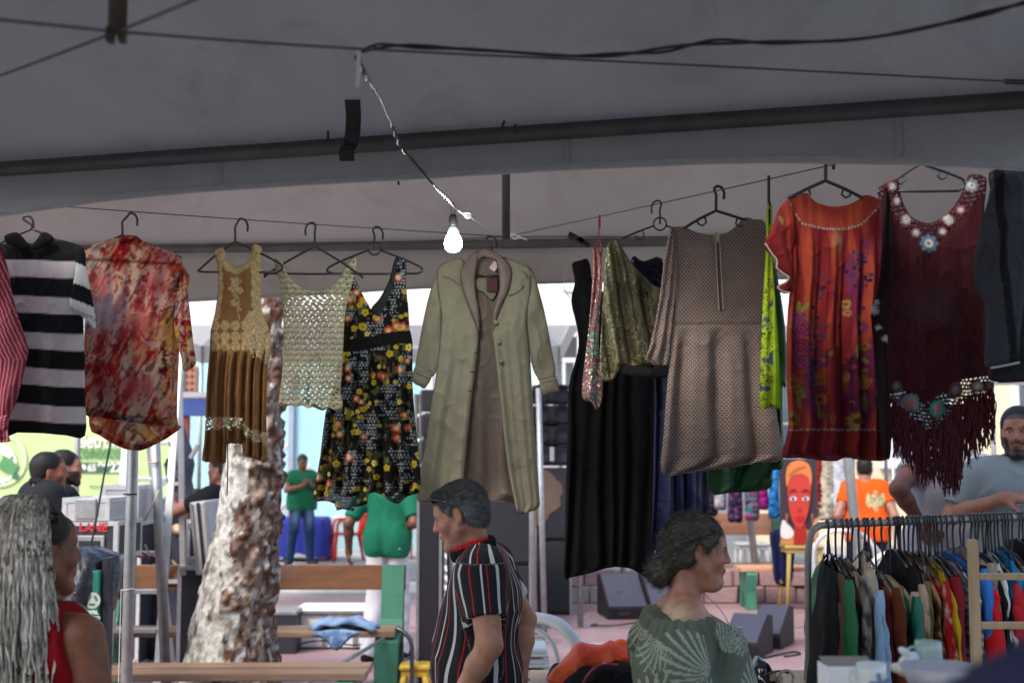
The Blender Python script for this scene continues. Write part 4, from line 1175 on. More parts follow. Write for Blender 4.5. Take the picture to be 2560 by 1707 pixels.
# --- orange red flowered dress
e,pl=garment('kaftan_dress',LINE_R,2065,0.10,'bright orange and red kaftan dress with printed flowers and white piping','dress')
z4=lambda c: ((c.X-1880)/(680/1240.),(c.Y-400)/(680/1240.))
def c_kaf(c):
 x,y=z4(c)
 v=fbm(x/34+0.4*np.sin(y/120),y/420,octv=4)
 w=fbm(x/90+5,y/260+1,octv=3)
 cols=mixc(flat('#cf4412',len(x)),flat('#a00d16',len(x)),sstep(0.42,0.58,v))
 cols=mixc(cols,flat('#8e2358',len(x)),sstep(0.55,0.68,w)*sstep(230,330,y))
 lowr=sstep(560,800,y); cols=mixc(cols,flat('#a30f24',len(x)),lowr*sstep(0.35,0.6,v)*0.8)
 yoke_y=np.interp(x,[150,220,300,400,480,560,600],[180,290,315,322,305,230,170])
 yk=(y<yoke_y)&(x>160)
 cols[yk]=mixc(flat('#d9541c',yk.sum()),flat('#c8380f',yk.sum()),sstep(0.4,0.6,fbm(x[yk]/20,y[yk]/200)))
 pal=np.exp(-(((x-380)/20) ** 2+((y-375)/40) ** 2)); cols=mixc(cols,flat('#d99468',len(x)),np.clip(pal,0,.7))
 F_=[(215,770,44,'r','#7d1648','#b03a6e'),(205,720,36,'r','#8c1a4a','#c05080'),(262,735,26,'r','#9a3a1c','#b8743a'),(310,915,40,'d','#9c2a5c','#d06a30'),(450,945,46,'d','#7c1846','#c23a6a'),(445,1110,50,'d','#8c1c50','#c8587a'),(190,1015,34,'r','#a8380c','#d88a30'),(500,1015,34,'r','#a84a10','#d89a3a'),(182,1180,40,'y','#c4882a','#6a2410'),(465,1190,44,'y','#caa03a','#7a2c10'),(305,1090,30,'y','#cc7a28','#8a2c10'),(420,660,24,'y','#d8a040','#a04418'),(425,700,20,'y','#dca648','#a04418'),(490,765,34,'d','#9c2a62','#d0608a'),(505,850,24,'y','#cc7a28','#8a2c10'),(215,850,40,'r','#7a1440','#a83060'),(215,920,38,'r','#861a4a','#b84070'),(300,1000,30,'r','#a03a10','#c87a30'),(180,760,16,'y','#cc6a28','#8a2c10'),(560,1100,34,'r','#7c1440','#a03060'),(345,1180,30,'r','#8a2a18','#b0582c'),(360,1280,26,'r','#8a2a18','#b8622c')]
 for cx,cy,r,kd,a_,b_ in F_:
  if kd=='r': cols=rose(cols,x,y,cx,cy,r,a_,b_)
  elif kd=='d': cols=flower(cols,x,y,cx,cy,r,11,a_,b_,inner=0.25,depth=0.45,vein=0.5)
  else: cols=flower(cols,x,y,cx,cy,r,9,a_,b_,inner=0.33,depth=0.4,vein=0.5)
 r3=np.random.default_rng(3)
 for (cx,cy,n_,sp0) in ((300,780,22,(14,90)),(265,900,22,(16,100)),(470,480,14,(26,46)),(500,540,16,(16,60)),(405,1070,12,(12,50)),(255,985,12,(12,40))):
  for i in range(n_):
   cols=flower(cols,x,y,r3.normal(cx,sp0[0]),r3.normal(cy,sp0[1]),r3.uniform(6,10),5,'#3c3a72' if r3.random()<.6 else '#241a40',inner=.3)
 for a_ in ((205,700,215,640),(215,700,250,650),(465,910,460,845),(495,900,520,930),(490,960,520,960),(510,1150,505,1060),(220,1140,205,1050),(230,1090,215,1030),(180,770,165,750),(420,1020,428,970),(310,1180,305,1120),(490,740,480,700),(115,260,130,300),(340,900,350,870)):
  cols=leaf(cols,x,y,*a_,9,'#9a9a34')
 hemline=np.interp(x,[130,300,500,620],[1232,1228,1228,1236])
 k=y>hemline
 cols[k]=mixc(flat('#b3260f',k.sum()),flat('#9c1430',k.sum()),sstep(0.4,0.6,fbm(x[k]/40,y[k]/300+4)))
 dash=(np.sin(x/2.2)>-0.4)
 piece(cols,(np.abs(y-yoke_y)<4.5)&dash&(x>160)&(x<590),'#d8cfc0',0.9)
 piece(cols,(np.abs(y-hemline)<4)&dash,'#d0c2b2',0.85)
 piece(cols,(y>1342+0.02*(x-130))&(y<1366),'#a0505a',0.6)
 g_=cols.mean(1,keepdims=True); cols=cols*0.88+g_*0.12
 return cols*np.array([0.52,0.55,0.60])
kd=[(166,182),(205,166),(246,150),(268,172),(300,196),(370,213),(440,203),(486,180),(516,160),(580,182),(606,260),(606,500),(598,700),(608,1000),(618,1300),(612,1366),(540,1370),(480,1366),(430,1356),(380,1372),(300,1368),(220,1358),(134,1354),(150,1280),(164,1200),(156,1000),(156,800),(166,640),(180,480),(172,300)]
def f_k(c):
 x,y=z4(c)
 g=sstep(310,420,y)
 return g*(0.005+0.015*c.t)*(np.sin(c.s*2*PI*5.0+0.8+1.2*np.sin(c.s*7))+0.35*np.sin(c.s*2*PI*12))*np.clip(c.ed/0.012,0.3,1)
cloth('dress_body',Z4(kd),pl,e,m_cotton,c_kaf,fold=f_k,seed=32,res=0.004,bulge=0.022)
cloth('flutter_sleeve',Z4([(168,184),(140,198),(116,228),(100,270),(78,320),(50,388),(72,426),(100,462),(98,498),(126,520),(152,540),(140,562),(106,580),(116,598),(158,610),(172,560),(186,460),(190,340),(186,250)]),pl,e,m_cotton,c_kaf,fold=lambda c: 0.012*np.sin(c.X/11-c.Y/26)*sstep(0.1,0.6,c.t),seed=33,n0=0.016,bulge=0.02,res=0.0045)
cloth('flutter_sleeve',Z4([(545,230),(580,190),(600,300),(590,440),(578,505),(556,525),(532,528),(540,400)]),pl,e,m_cotton,c_kaf,fold=lambda c: 0.008*np.sin(c.X/9),seed=34,n0=0.012,bulge=0.016,res=0.0045)
# crocheted white edging as small beads on the sleeve hem
edging=MB()
for q in smooth_path([Vector((a,b,0)) for a,b in ((50,390),(75,430),(100,464),(100,498),(128,522),(153,541),(140,563),(107,580),(118,600),(158,611))],6):
 px=Z4([(q.x,q.y)])[0]
 edging.box(pl.pt(*pl.uv(*px),0.03),(0.0045,0.004,0.0045))
edging.build('edging',mat('white_edging',(0.42,0.38,0.35),rough=0.9),e)
hanger(pl,(2063,392),(2064,452),(1960,500),(2170,500),510,'thick black hanger in the orange kaftan neckline',hookdir=1,r=0.0056,notch=True,bar_on=False)
# --- burgundy crochet-trimmed poncho with fringe
e,pl=garment('fringed_poncho',LINE_R,2300,0.06,'wine red poncho with crocheted flower yoke and long fringe','poncho')
W1,W2='#3a0f18','#5a1c26'
FL_Y=[(655,190,20,'#8f93a6'),(695,275,26,'#9aa0a4'),(740,335,22,'#7d8794'),(795,385,44,'#62788c'),(890,275,26,'#9fa4a0'),(860,330,18,'#7d8794'),(995,120,34,'#868a90'),(945,230,20,'#8a6a70'),(635,125,22,'#6a7080')]
def c_pon(c):
 x,y=z4(c)
 cols=flat(W1,len(x))*(0.85+0.4*fbm(x/10,y/90))[:,None]
 th=(fbm(x/3.5,y/160,octv=2)>0.6); piece(cols,th,W2,0.35)
 for cx,cy,r,cc in FL_Y:
  cols=flower(cols,x,y,cx,cy,r*1.25,8,'#7a2a1c' if r<30 else '#3a0f18',depth=0.2)
  cols=flower(cols,x,y,cx,cy,r,8,cc,'#c9c9bf',inner=0.45,depth=0.3,vein=0.3)
  cols=flower(cols,x,y,cx,cy,r*.2,4,'#6a6a5c')
 for cx,cy,r,cc,ic in ((594,1060,30,'#6a5c54','#d8d8d0'),(655,1030,28,'#4c4850','#75727a'),(715,1110,46,'#6f8c94','#b06a70'),(765,1215,24,'#1f4a44','#3a7a70'),(840,1135,42,'#4f9c8c','#c07a80'),(870,1225,20,'#4a4a5c','#6a6a80'),(920,1050,38,'#5c4a4c','#8a7c7c'),(1020,1032,24,'#8a857c','#b8b8ae'),(1070,1030,24,'#5a3038','#7a5058')):
  cols=flower(cols,x,y,cx,cy,r,12,cc,ic,inner=0.5,depth=0.2,vein=0.3)
 return cols
def net_hole(x,y,sc):
 gx,gy=x/sc+0.35*np.sin(y/31),y/sc+0.35*np.sin(x/27)
 ox=np.floor(gy) % 2*0.5
 fx,fy=(gx+ox) % 1-0.5,gy % 1-0.5
 return np.hypot(fx,fy)<0.36
def yoke_band(x,y):
 inner=np.interp(x,[580,660,720,800,880,950,1000,1070],[90,90,262,288,250,165,60,60])
 outer=np.interp(x,[600,640,700,795,880,960,1020,1070],[210,250,340,450,340,260,190,150])
 return (y<outer)&(y>inner-30)
def low_line(x): return np.interp(x,[560,620,700,790,880,960,1100],[1010,1000,1050,1110,1050,1000,980])
def o_pon(c):
 x,y=z4(c)
 o=np.full(len(x),0.985)
 win=np.exp(-(((x-820)/130) ** 2+((y-690)/120) ** 2)); o=o-0.05*win*(0.5+fbm(x/3,y/40))
 yk=yoke_band(x,y); lo=y>low_line(x)
 solid=np.zeros(len(x),bool)
 for cx,cy,r,_ in FL_Y: solid |= np.hypot(x-cx,y-cy)<r*1.0
 for cx,cy,r in ((594,1060,30),(655,1030,28),(715,1110,46),(765,1215,24),(840,1135,42),(870,1225,20),(920,1050,38),(1020,1032,24),(1070,1030,24)): solid |= np.hypot(x-cx,y-cy)<r
 h=(yk&net_hole(x,y,21))|(lo&net_hole(x,y,17))
 o[h&~solid&(c.ed>0.004)]=0.0
 return o
pn=[(574,142),(590,118),(630,96),(664,86),(672,130),(684,180),(704,225),(735,265),(800,288),(850,272),(895,240),(945,172),(975,100),(990,68),(1030,66),(1062,78),(1070,110),(1058,250),(1066,480),(1070,700),(1080,900),(1100,985),(1098,1060),(1040,1075),(985,1090),(930,1120),(890,1200),(840,1240),(775,1262),(735,1215),(690,1160),(640,1110),(590,1108),(566,1060),(580,1000),(600,900),(606,700),(600,480),(586,300)]
def f_p(c):
 x,y=z4(c)
 return 0.008*np.sin(c.s*2*PI*3.4+1)*sstep(0.1,0.8,c.t)*np.clip(c.ed/0.02,0,1)
cloth('poncho_body',Z4(pn),pl,e,m_lace,c_pon,fold=f_p,opa=o_pon,seed=35,res=0.0038,bulge=0.02)
def c_side(c):
 x,y=z4(c)
 cols=flat('#1c070d',len(x))+0
 for cx,cy,r in ((538,690,26),(556,770,14),(584,822,18),(548,655,14)): cols=flower(cols,x,y,cx,cy,r,9,'#8f918c','#b8b8b0',inner=.4,depth=.4)
 return cols
cloth('side_drape',Z4([(586,150),(606,160),(622,400),(616,650),(600,840),(612,1000),(622,1200),(615,1352),(596,1362),(575,1300),(560,1100),(545,900),(522,720),(530,660),(552,600),(566,420),(574,260)]),pl,e,m_cotton,c_side,fold=lambda c: 0.01*np.sin(c.s*6+c.t*6),seed=36,n0=0.034,bulge=0.014)
fr=MB(); r4=np.random.default_rng(9)
for i in range(330):
 x=r4.uniform(585,1096)
 y0=float(np.interp(x,[560,620,700,780,850,930,1000,1100],[1085,1100,1160,1240,1225,1110,1080,1060]))-r4.uniform(-25,25)
 y1=float(np.interp(x,[585,640,700,760,800,880,920,960,1020,1096],[1180,1350,1420,1500,1480,1545,1540,1420,1360,1300]))-abs(r4.normal(0,60))
 if y1<y0+30: continue
 pts=[]
 dx=r4.normal(0,7); ph=r4.uniform(0,6)
 for k in range(7):
  t=k/6
  pts.append(pl.pt(*pl.uv(*Z4([(x+dx*t+4*math.sin(ph+t*9)*t,y0+(y1-y0)*t)])[0]),0.016+r4.uniform(-0.012,0.012)))
 fr.tube(pts,[0.0022]*6+[0.0012],n=4)
tag(fr.build('fringe',mat('wine_yarn',lin(W1),lin(W2),rough=0.95,scale=120,bump=0.4),e),kind='stuff')
hanger(pl,(2300,360),(2302,410),(2196,478),(2410,448),478,'black hanger with the wine red fringed poncho',hookdir=1,notch=True,bar_on=True)
# --- dark grey jacket at the right edge
e,pl=garment('grey_sweatshirt',LINE_R,2560,0.0,'charcoal sweatshirt with black side stripe, cut off by the right edge','sweatshirt',dn=0.0)
def c_jk(c):
 x,y=z4(c)
 cols=flat('#35363a',len(x))*(0.85+0.35*fbm(x/5,y/5,octv=2))[:,None]
 lx_=np.interp(y,[50,300,600,930],[1090,1100,1120,1165])
 piece(cols,(np.abs(x-lx_-10)<np.interp(y,[50,300,930],[22,16,24])),'#0c0c0e',1.0)
 return cols
cloth('body',Z4([(1085,58),(1160,40),(1300,20),(1420,60),(1500,80),(1520,500),(1510,900),(1400,1010),(1250,1010),(1098,1006),(1100,900),(1110,500),(1100,200)]),pl,e,m_heavy,lambda c: flat('#1c1f22',len(c.X)),seed=37,n0=-0.01,bulge=0.02)
cloth('sleeve',Z4([(1085,58),(1130,48),(1200,60),(1230,200),(1240,500),(1215,700),(1200,850),(1192,925),(1130,942),(1060,955),(1040,922),(1050,780),(1044,668),(1010,605),(990,505),(1020,320),(1058,190)]),pl,e,m_heavy,c_jk,seed=38,n0=0.03,bulge=0.03,fold=lambda c: 0.007*np.sin(c.Y/24+c.X/35)*np.clip(c.ed/0.02,0,1),wr=0.006)
MB().tube([pl.pt(*pl.uv(*q),0.045) for q in Z4([(1062,953),(1130,941),(1190,928)])],0.0035,n=6).build('cuff_edge',mat('grey_edge',(0.4,0.4,0.41),rough=0.8),e)
hanger(pl,(2500,330),(2640,400),(2480,440),(2700,440),460,'black hanger of the charcoal sweatshirt at the right edge',notch=False)
# ================================================================== BUILDINGS AND TENTS BEYOND
m_plaster=mat('pale_plaster',(0.66,0.66,0.66),(0.52,0.52,0.53),rough=0.9,scale=0.8,bump=0.2,bscale=25)
m_bluewall=mat('light_blue_plaster',(0.40,0.66,0.72),(0.33,0.57,0.63),rough=0.85,scale=0.9,bump=0.2,bscale=25)
m_lilac=mat('lilac_paint',(0.42,0.38,0.62),(0.36,0.32,0.55),rough=0.7,scale=2)
m_white=mat('white_paint',(0.80,0.80,0.80),(0.70,0.70,0.71),rough=0.6,scale=4,bump=0.05)
m_cream=mat('cream_plaster',(0.70,0.60,0.42),(0.62,0.53,0.37),rough=0.9,scale=0.8,bump=0.2,bscale=25)
m_dark=mat('dark_opening',(0.05,0.055,0.07),rough=0.8)
m_terr=mat('terracotta',(0.48,0.19,0.10),(0.38,0.14,0.08),rough=0.85,scale=12)
m_glassy=mat('window_glass',(0.05,0.07,0.09),(0.08,0.10,0.12),rough=0.12,scale=3,bump=0,spec=0.8)
# long far terrace closing the square
b=empty('terrace_building',(0,31,0)); tag(b,'long pale terrace building closing the far side of the square','building')
MB().box((0,33,2.9),(70,4,5.8)).build('wall',m_plaster,b)
MB().box((0,30.9,5.85),(71,0.7,0.22)).build('cornice',m_white,b)
for i in range(-9,10):
 x=i*3.4+0.7
 w=MB().box((x,30.97,2.2),(1.1,0.08,1.5)).build('window',m_white,b)
 MB().box((x,30.92,2.2),(0.9,0.06,1.3)).build('pane',m_glassy,w)
# light blue house
b=empty('blue_house',(-3.2,23.2,0)); tag(b,'light blue plastered house wall with lilac eaves and a small lattice vent','building')
MB().box((-3.6,24.2,2.25),(7.9,2.4,4.5)).build('wall',m_bluewall,b)
MB().box((-3.6,22.9,4.45),(8.2,0.3,0.5)).build('eaves',m_lilac,b)
MB().box((-3.6,22.97,0.34),(7.9,0.06,0.68)).build('plinth',mat('blue_grey_plinth',(0.36,0.52,0.56),(0.26,0.40,0.44),rough=0.9,scale=5),b)
lat_c=at(467,957,22.95)
lat=MB().box(lat_c,(0.34,0.06,0.62)).build('lattice_vent',m_terr,b)
for i in range(3):
 for j in range(5):
  MB().box((lat_c.x-0.1+i*0.1,22.915,lat_c.z-0.24+j*0.12),(0.05,0.02,0.06),M=Matrix.Rotation(0.78,3,'Y')).build('vent_hole',m_dark,lat)
MB().box(at(727,1150,22.95),(0.09,0.08,3.0)).build('downpipe',mat('pipe_mauve',(0.35,0.38,0.48),rough=0.6),b)
for (x,y,s) in ((830,1205,0.5),(790,1240,0.35),(700,1110,0.3),(760,1165,0.25),(850,1300,0.4)):
 q=at(x,y,22.985)
 MB().add([(q.x+s*0.5*(0.8+0.3*math.sin(k*2.1+x))*math.cos(k*PI/5),q.y,q.z+s*0.36*(0.8+0.3*math.cos(k*1.7+y))*math.sin(k*PI/5)) for k in range(10)],[tuple(range(10))]).build('plaster_patch',m_white,b)
# lilac shop with white awning behind the speaker towers
b=empty('lilac_shop',(1.5,25,0)); tag(b,'lilac shop front with a white awning behind the loudspeaker tower','building')
MB().box((2.6,26.5,2.5),(4.2,2.5,5.0)).build('wall',mat('grey_plaster',(0.50,0.51,0.50),(0.42,0.43,0.42),rough=0.9,scale=1.2),b)
q0=at(1380,785,24.9); q1=at(1380,800,24.8); q2=at(1380,825,24.0)
MB().box((2.6,25.0,at(1400,778,24.9).z),(4.3,0.3,0.28)).build('fascia',m_lilac,b)
MB().box((2.6,24.8,at(1400,797,24.8).z),(4.3,0.1,0.05)).build('awning_tube',m_lilac,b)
MB().add([(0.5,24.8,q1.z-0.03),(4.7,24.8,q1.z-0.03),(4.7,23.2,q2.z-0.2),(0.5,23.2,q2.z-0.2)],[(0,1,2,3)]).build('awning',m_tarp2,b)
lamp=MB().tube([at(1402,803,24.6),at(1415,828,24.2)],0.02,n=6).build('lamp_arm',m_dark,b)
MB().lathe([(0.03,0.09),(0.05,0.06),(0.1,-0.06),(0.02,-0.07)],at(1417,833,24.2),n=10).build('lamp_shade',mat('blue_enamel',(0.03,0.06,0.14),rough=0.4),lamp)
# white railing
b=empty('white_railing',(1.2,20,0)); tag(b,'white vertical bar railing behind the loudspeaker tower','railing')
zt,zb=at(1400,900,20).z,at(1400,1100,20).z
for z_ in (zt,(zt+zb)/2+0.15,zb):
 MB().box((1.2,20.0,z_),(5.0,0.05,0.07)).build('rail',m_white,b)
for i in range(25):
 MB().box((-1.2+i*0.2,20.0,(zt+zb)/2),(0.07,0.035,zt-zb)).build('bar',m_white,b)
for x in (-1.3,3.7):
 MB().box((x,20.0,zt/2),(0.12,0.12,zt)).build('post',m_white,b)
MB().box((1.2,20.3,zb/2),(5.0,0.4,zb)).build('base_wall',m_plaster,b)
# cream building on the right
b=empty('cream_building',(9,24,0)); tag(b,'cream yellow building wall behind the bearded man','building')
MB().box((10.0,25.5,3.5),(12,3,7)).build('wall',m_cream,b)
for x in (5.2,7.6,10.0,12.4):
 w=MB().box((x,23.96,2.6),(1.3,0.1,1.9)).build('window',m_white,b)
 MB().box((x,23.9,2.6),(1.05,0.06,1.65)).build('pane',m_glassy,w)
 MB().box((x,23.9,1.6),(1.5,0.2,0.1)).build('sill',m_white,b)
# white tents standing in the square
def pyramid_tent(c,w,eave,peak,label,rot=0.0):
 t=empty('pavilion_tent',(c[0],c[1],0)); tag(t,label,'tent','white tents in the square')
 M=rotz(rot)
 cs=[Vector(c).to_3d()+M @ Vector((sx*w/2,sy*w/2,eave)) for sx,sy in ((-1,-1),(1,-1),(1,1),(-1,1))]
 top=Vector((c[0],c[1],peak))
 for i in range(4):
  p,q=cs[i],cs[(i+1) % 4]
  V,F=canopy_panel(p,q,top,0.12,n=12,m=8,seed=i,wr=0.01)
  MB().add(V,F).build('canopy_panel',m_pav,t,smooth=True)
  dz=Vector((0,0,-0.25))
  o=MB().add([p,q,q+dz,p+dz],[(0,1,2,3)]).build('valance',m_pav,t)
  md=o.modifiers.new('thick','SOLIDIFY'); md.thickness=0.004
  MB().tube([(p.x,p.y,0),(p.x,p.y,p.z)],0.03,n=8).build('tent_leg',m_galv,t,smooth=True)
 return t
m_pav=mat('white_vinyl',(0.80,0.80,0.79),(0.72,0.72,0.72),rough=0.5,scale=2,bump=0.05,translucent=0.25)
pyramid_tent((-1.9,15.9),5.2,3.35,5.2,'white pyramid tent roof showing left of the khaki coat')
pyramid_tent((3.5,17.4),4.4,3.55,5.2,'white pyramid tent roof beyond the grey dress and black dress')
pyramid_tent((9.0,15.5),5.0,3.0,4.9,'white pyramid tent roof far to the right')
# ================================================================== LEFT SIDE OF THE SQUARE
# printed green banner
BY=17.0
b=empty('printed_banner',(-4.3,BY,0)); tag(b,'lime green printed banner with white and dark green Portuguese lettering','banner')
bl,br_=at(-300,1150,BY).x,at(452,1150,BY).x
MB().box(((bl+br_)/2,BY+0.03,1.55),(br_-bl,0.04,3.0)).build('sheet',mat('lime_banner',(0.50,0.66,0.30),(0.46,0.62,0.27),rough=0.55,scale=0.7,bump=0.02),b)
for x in (bl,br_):
 MB().tube([(x,BY+0.06,0),(x,BY+0.06,3.15)],0.03,n=8).build('post',m_galv,b)
m_ink_w=mat('ink_white',(0.8,0.82,0.76),rough=0.6); m_ink_g=mat('ink_green',(0.10,0.30,0.12),rough=0.6); m_ink_d=mat('ink_dark_green',(0.05,0.17,0.10),rough=0.6)
def banner_text(txt,px,py,hpx,m,bold=0.006,w=None):
 p_=at(px,py,BY-0.012)
 me=text_mesh(txt,hpx/188.0*1.38,(0,0,0),bold=bold)
 xs=[v.co.x for v in me.vertices]; wd=max(xs)-min(xs)
 if w: me.transform(Matrix.Scale(w/188.0/wd,4,(1,0,0)))
 me.transform(Matrix.Translation(p_+Vector((0,0,0))))
 return link('lettering',me,m,b)
banner_text('eletrônico',190,1118,36,m_ink_w,w=150)
banner_text('conosco',192,1144,33,m_ink_g,w=108)
pc=at(265,1170,BY-0.006)
MB().box((pc.x,BY-0.004,at(265,1168,BY).z),(0.76,0.012,0.135)).build('number_box',m_ink_d,b)
MB().lathe([(0.035,-0.004),(0.04,0),(0.0,0.003)],(at(209,1168,BY).x,BY-0.016,at(209,1168,BY).z),n=16,M=Matrix.Rotation(R(90),3,'X')).build('phone_mark',m_ink_w,b)
banner_text('65',219,1177,18,m_ink_w,bold=0.004,w=20)
banner_text('99229.2',243,1179,24,m_ink_w,bold=0.005,w=98)
banner_text('descarte consciente',222,1218,8,m_ink_g,bold=0.0,w=110)
def ring(cx,cy,r,w,m,a0=0,a1=2*PI,n=36):
 V=[]; F=[]
 c_=at(cx,cy,BY-0.012)
 for i in range(n+1):
  a=a0+(a1-a0)*i/n
  for rr in (r-w/2,r+w/2):
   V.append((c_.x+rr*math.cos(a),BY-0.012,c_.z+rr*math.sin(a)))
 for i in range(n): F.append((2*i,2*i+1,2*i+3,2*i+2))
 return MB().add(V,F).build('emblem',m,b)
ring(0,1150,0.33,0.05,mat('ink_pale',(0.62,0.74,0.46),rough=0.6)); ring(-10,1160,0.26,0.03,m_ink_w)
for i,(x,y,w,h) in enumerate(((15,1130,.18,.10),(20,1165,.24,.16),(-5,1195,.22,.08),(38,1190,.08,.08))):
 q=at(x,y,BY-0.016-i*0.004)
 MB().box((q.x,BY-0.012-i*0.003,q.z),(w,0.004,h),M=Matrix.Rotation(0.5,3,'Y')).build('emblem',(m_ink_w,m_ink_g,m_ink_w,m_ink_d)[i],b)
# concrete and timber park benches
m_plank=mat('bench_timber',(0.20,0.085,0.03),(0.11,0.045,0.018),rough=0.5,scale=3,bump=0.2,bscale=30,stretch=(1,8,8),coat=0.2)
m_plank2=mat('bench_timber_worn',(0.30,0.20,0.13),(0.19,0.11,0.065),rough=0.6,scale=3,bump=0.25,bscale=30,stretch=(1,8,8))
m_bgreen=mat('bench_green_paint',(0.045,0.20,0.125),(0.035,0.15,0.095),rough=0.55,scale=8,bump=0.25,bscale=60)
def park_bench(x0,x1,y,label,back=True,yaw=0.0,seat_m=None,back_m=None,h=0.88,seat_h=0.44,group='park benches',back_plank_h=0.19,end_t=0.055,end_in=0.12):
 c=Vector(((x0+x1)/2,y,0)); W=x1-x0
 t=empty('park_bench',c,yaw); tag(t,label,'bench',group)
 M=Matrix.Translation(c) @ Matrix.Rotation(yaw,4,'Z')
 def put(mb,name,m,sm=False):
  mb.v=[tuple(M @ Vector(v)) for v in mb.v]
  return mb.build(name,m,t,sm)
 for sx in (-1,1):
  x=sx*(W/2-end_in)
  if back:
   prof=[(-0.30,0),(-0.24,0),(-0.20,0.26),(-0.12,0.34),(0.05,0.36),(0.13,0.30),(0.16,0.0),(0.30,0.0),(0.27,0.36),(0.30,0.62),(0.345,h),(0.26,h+0.02),(0.21,0.66),(0.17,0.50),(0.08,seat_h-0.03),(-0.20,seat_h-0.03),(-0.27,seat_h-0.06)]
  else:
   prof=[(-0.24,0),(-0.10,0),(-0.05,0.2),(0.05,0.2),(0.10,0),(0.24,0),(0.23,0.2),(0.27,seat_h-0.06),(0.24,seat_h-0.03),(-0.24,seat_h-0.03),(-0.27,seat_h-0.06),(-0.23,0.2)]
  put(MB().prism([(x,a,z_) for a,z_ in prof],(-end_t,0,0),(end_t,0,0)),'bench_end',m_bgreen)
 for k,yy in enumerate((-0.16,0.03) if back else (-0.14,0.12)):
  put(MB().box((0,yy,seat_h-0.003),(W,0.17,0.045),bev=0.008),'seat_plank',seat_m or m_plank2)
 if back:
  Mr=Matrix.Rotation(-0.14,3,'X')
  put(MB().box((0,0.365,h-back_plank_h/2+0.01),(W+0.06,0.04,back_plank_h),M=Mr,bev=0.008),'back_plank',back_m or m_plank)
 return t
park_bench(at(262,1440,10.0).x,at(1003,1440,10.0).x,9.72,'bench with brown back plank behind the tree, a denim jacket on its seat',end_t=0.085,end_in=0.06)
park_bench(at(150,1690,7.7).x,at(925,1660,7.9).x,7.85,'backless timber bench in front of the tree trunk',back=False,yaw=0.02)
park_bench(at(-120,1290,16.2).x,at(345,1290,16.2).x,16.0,'bench with orange-brown back in front of the green banner',h=1.06,seat_h=0.5)
park_bench(at(440,1225,17.5).x,at(560,1225,17.5).x,17.4,'short bench end beside the red post',h=1.3,seat_h=0.5)
m_plank3=mat('bench_timber_orange',(0.52,0.20,0.08),(0.55,0.36,0.27),rough=0.5,scale=2.2,bump=0.1,stretch=(1,6,6))
park_bench(at(1690,1300,16.3).x,at(1965,1300,16.3).x,16.0,'bench with orange back plank beside the portrait painting',h=1.02,seat_h=0.42,back_m=m_plank3,back_plank_h=0.27)
park_bench(at(1835,1410,15.2).x,at(2110,1410,15.2).x,15.0,'backless green-ended bench below the portrait painting',back=False,seat_h=0.46,seat_m=m_plank3)
# green planter and white stage riser behind the bench
def solid(name,c,s,m,label,cat,bev=0.01,group=None):
 o=MB().box(c,s,bev=bev).build(name,m); tag(o,label,cat,group); return o
pb=empty('planter_box',(at(370,1540,11.6).x,11.6,0)); tag(pb,'low dark green planter box behind the bench at the ladder foot','planter')
q=at(380,1540,11.6)
MB().box((q.x,11.6,0.2),(1.2,0.5,0.4),bev=0.02).build('box',m_bgreen,pb)
MB().box((q.x,11.6,0.425),(1.26,0.56,0.05),bev=0.01).build('rim',m_bgreen,pb)
sr=empty('stage_riser',(-1.75,12.0,0)); tag(sr,'low white stage riser behind the bench with a cable lying along it','stage')
x0,x1=at(722,1520,11.8).x,at(980,1520,11.8).x
MB().box(((x0+x1)/2,12.2,0.17),(x1-x0,0.9,0.30),bev=0.01).build('deck',m_white,sr)
MB().box(((x0+x1)/2,11.74,0.335),(x1-x0+0.04,0.05,0.02)).build('edge_trim',m_galv,sr)
for i in range(4):
 MB().box((x0+0.05+(x1-x0-0.1)*i/3,11.735,0.16),(0.03,0.02,0.28)).build('upright',m_galv,sr)
MB().tube(smooth_path([(x0+0.1,11.70,0.05),(x0+0.3,11.69,0.09),(x0+0.6,11.69,0.05),(x0+0.8,11.69,0.08),(x1,11.69,0.06)],6),0.008,n=6).build('cable',m_wire,sr,True)
fb=empty('equipment_box',(at(700,1530,11.5).x,11.5,0)); tag(fb,'small black equipment box beside the white riser and tree','box')
MB().box((at(700,1530,11.5).x,11.6,0.17),(0.30,0.3,0.34),bev=0.01).build('case',mat('black_case',(0.02,0.022,0.03),(0.03,0.03,0.04),rough=0.5,scale=20),fb)
MB().box((at(700,1530,11.5).x,11.6,0.36),(0.32,0.32,0.035),bev=0.006).build('lid',m_galv,fb)
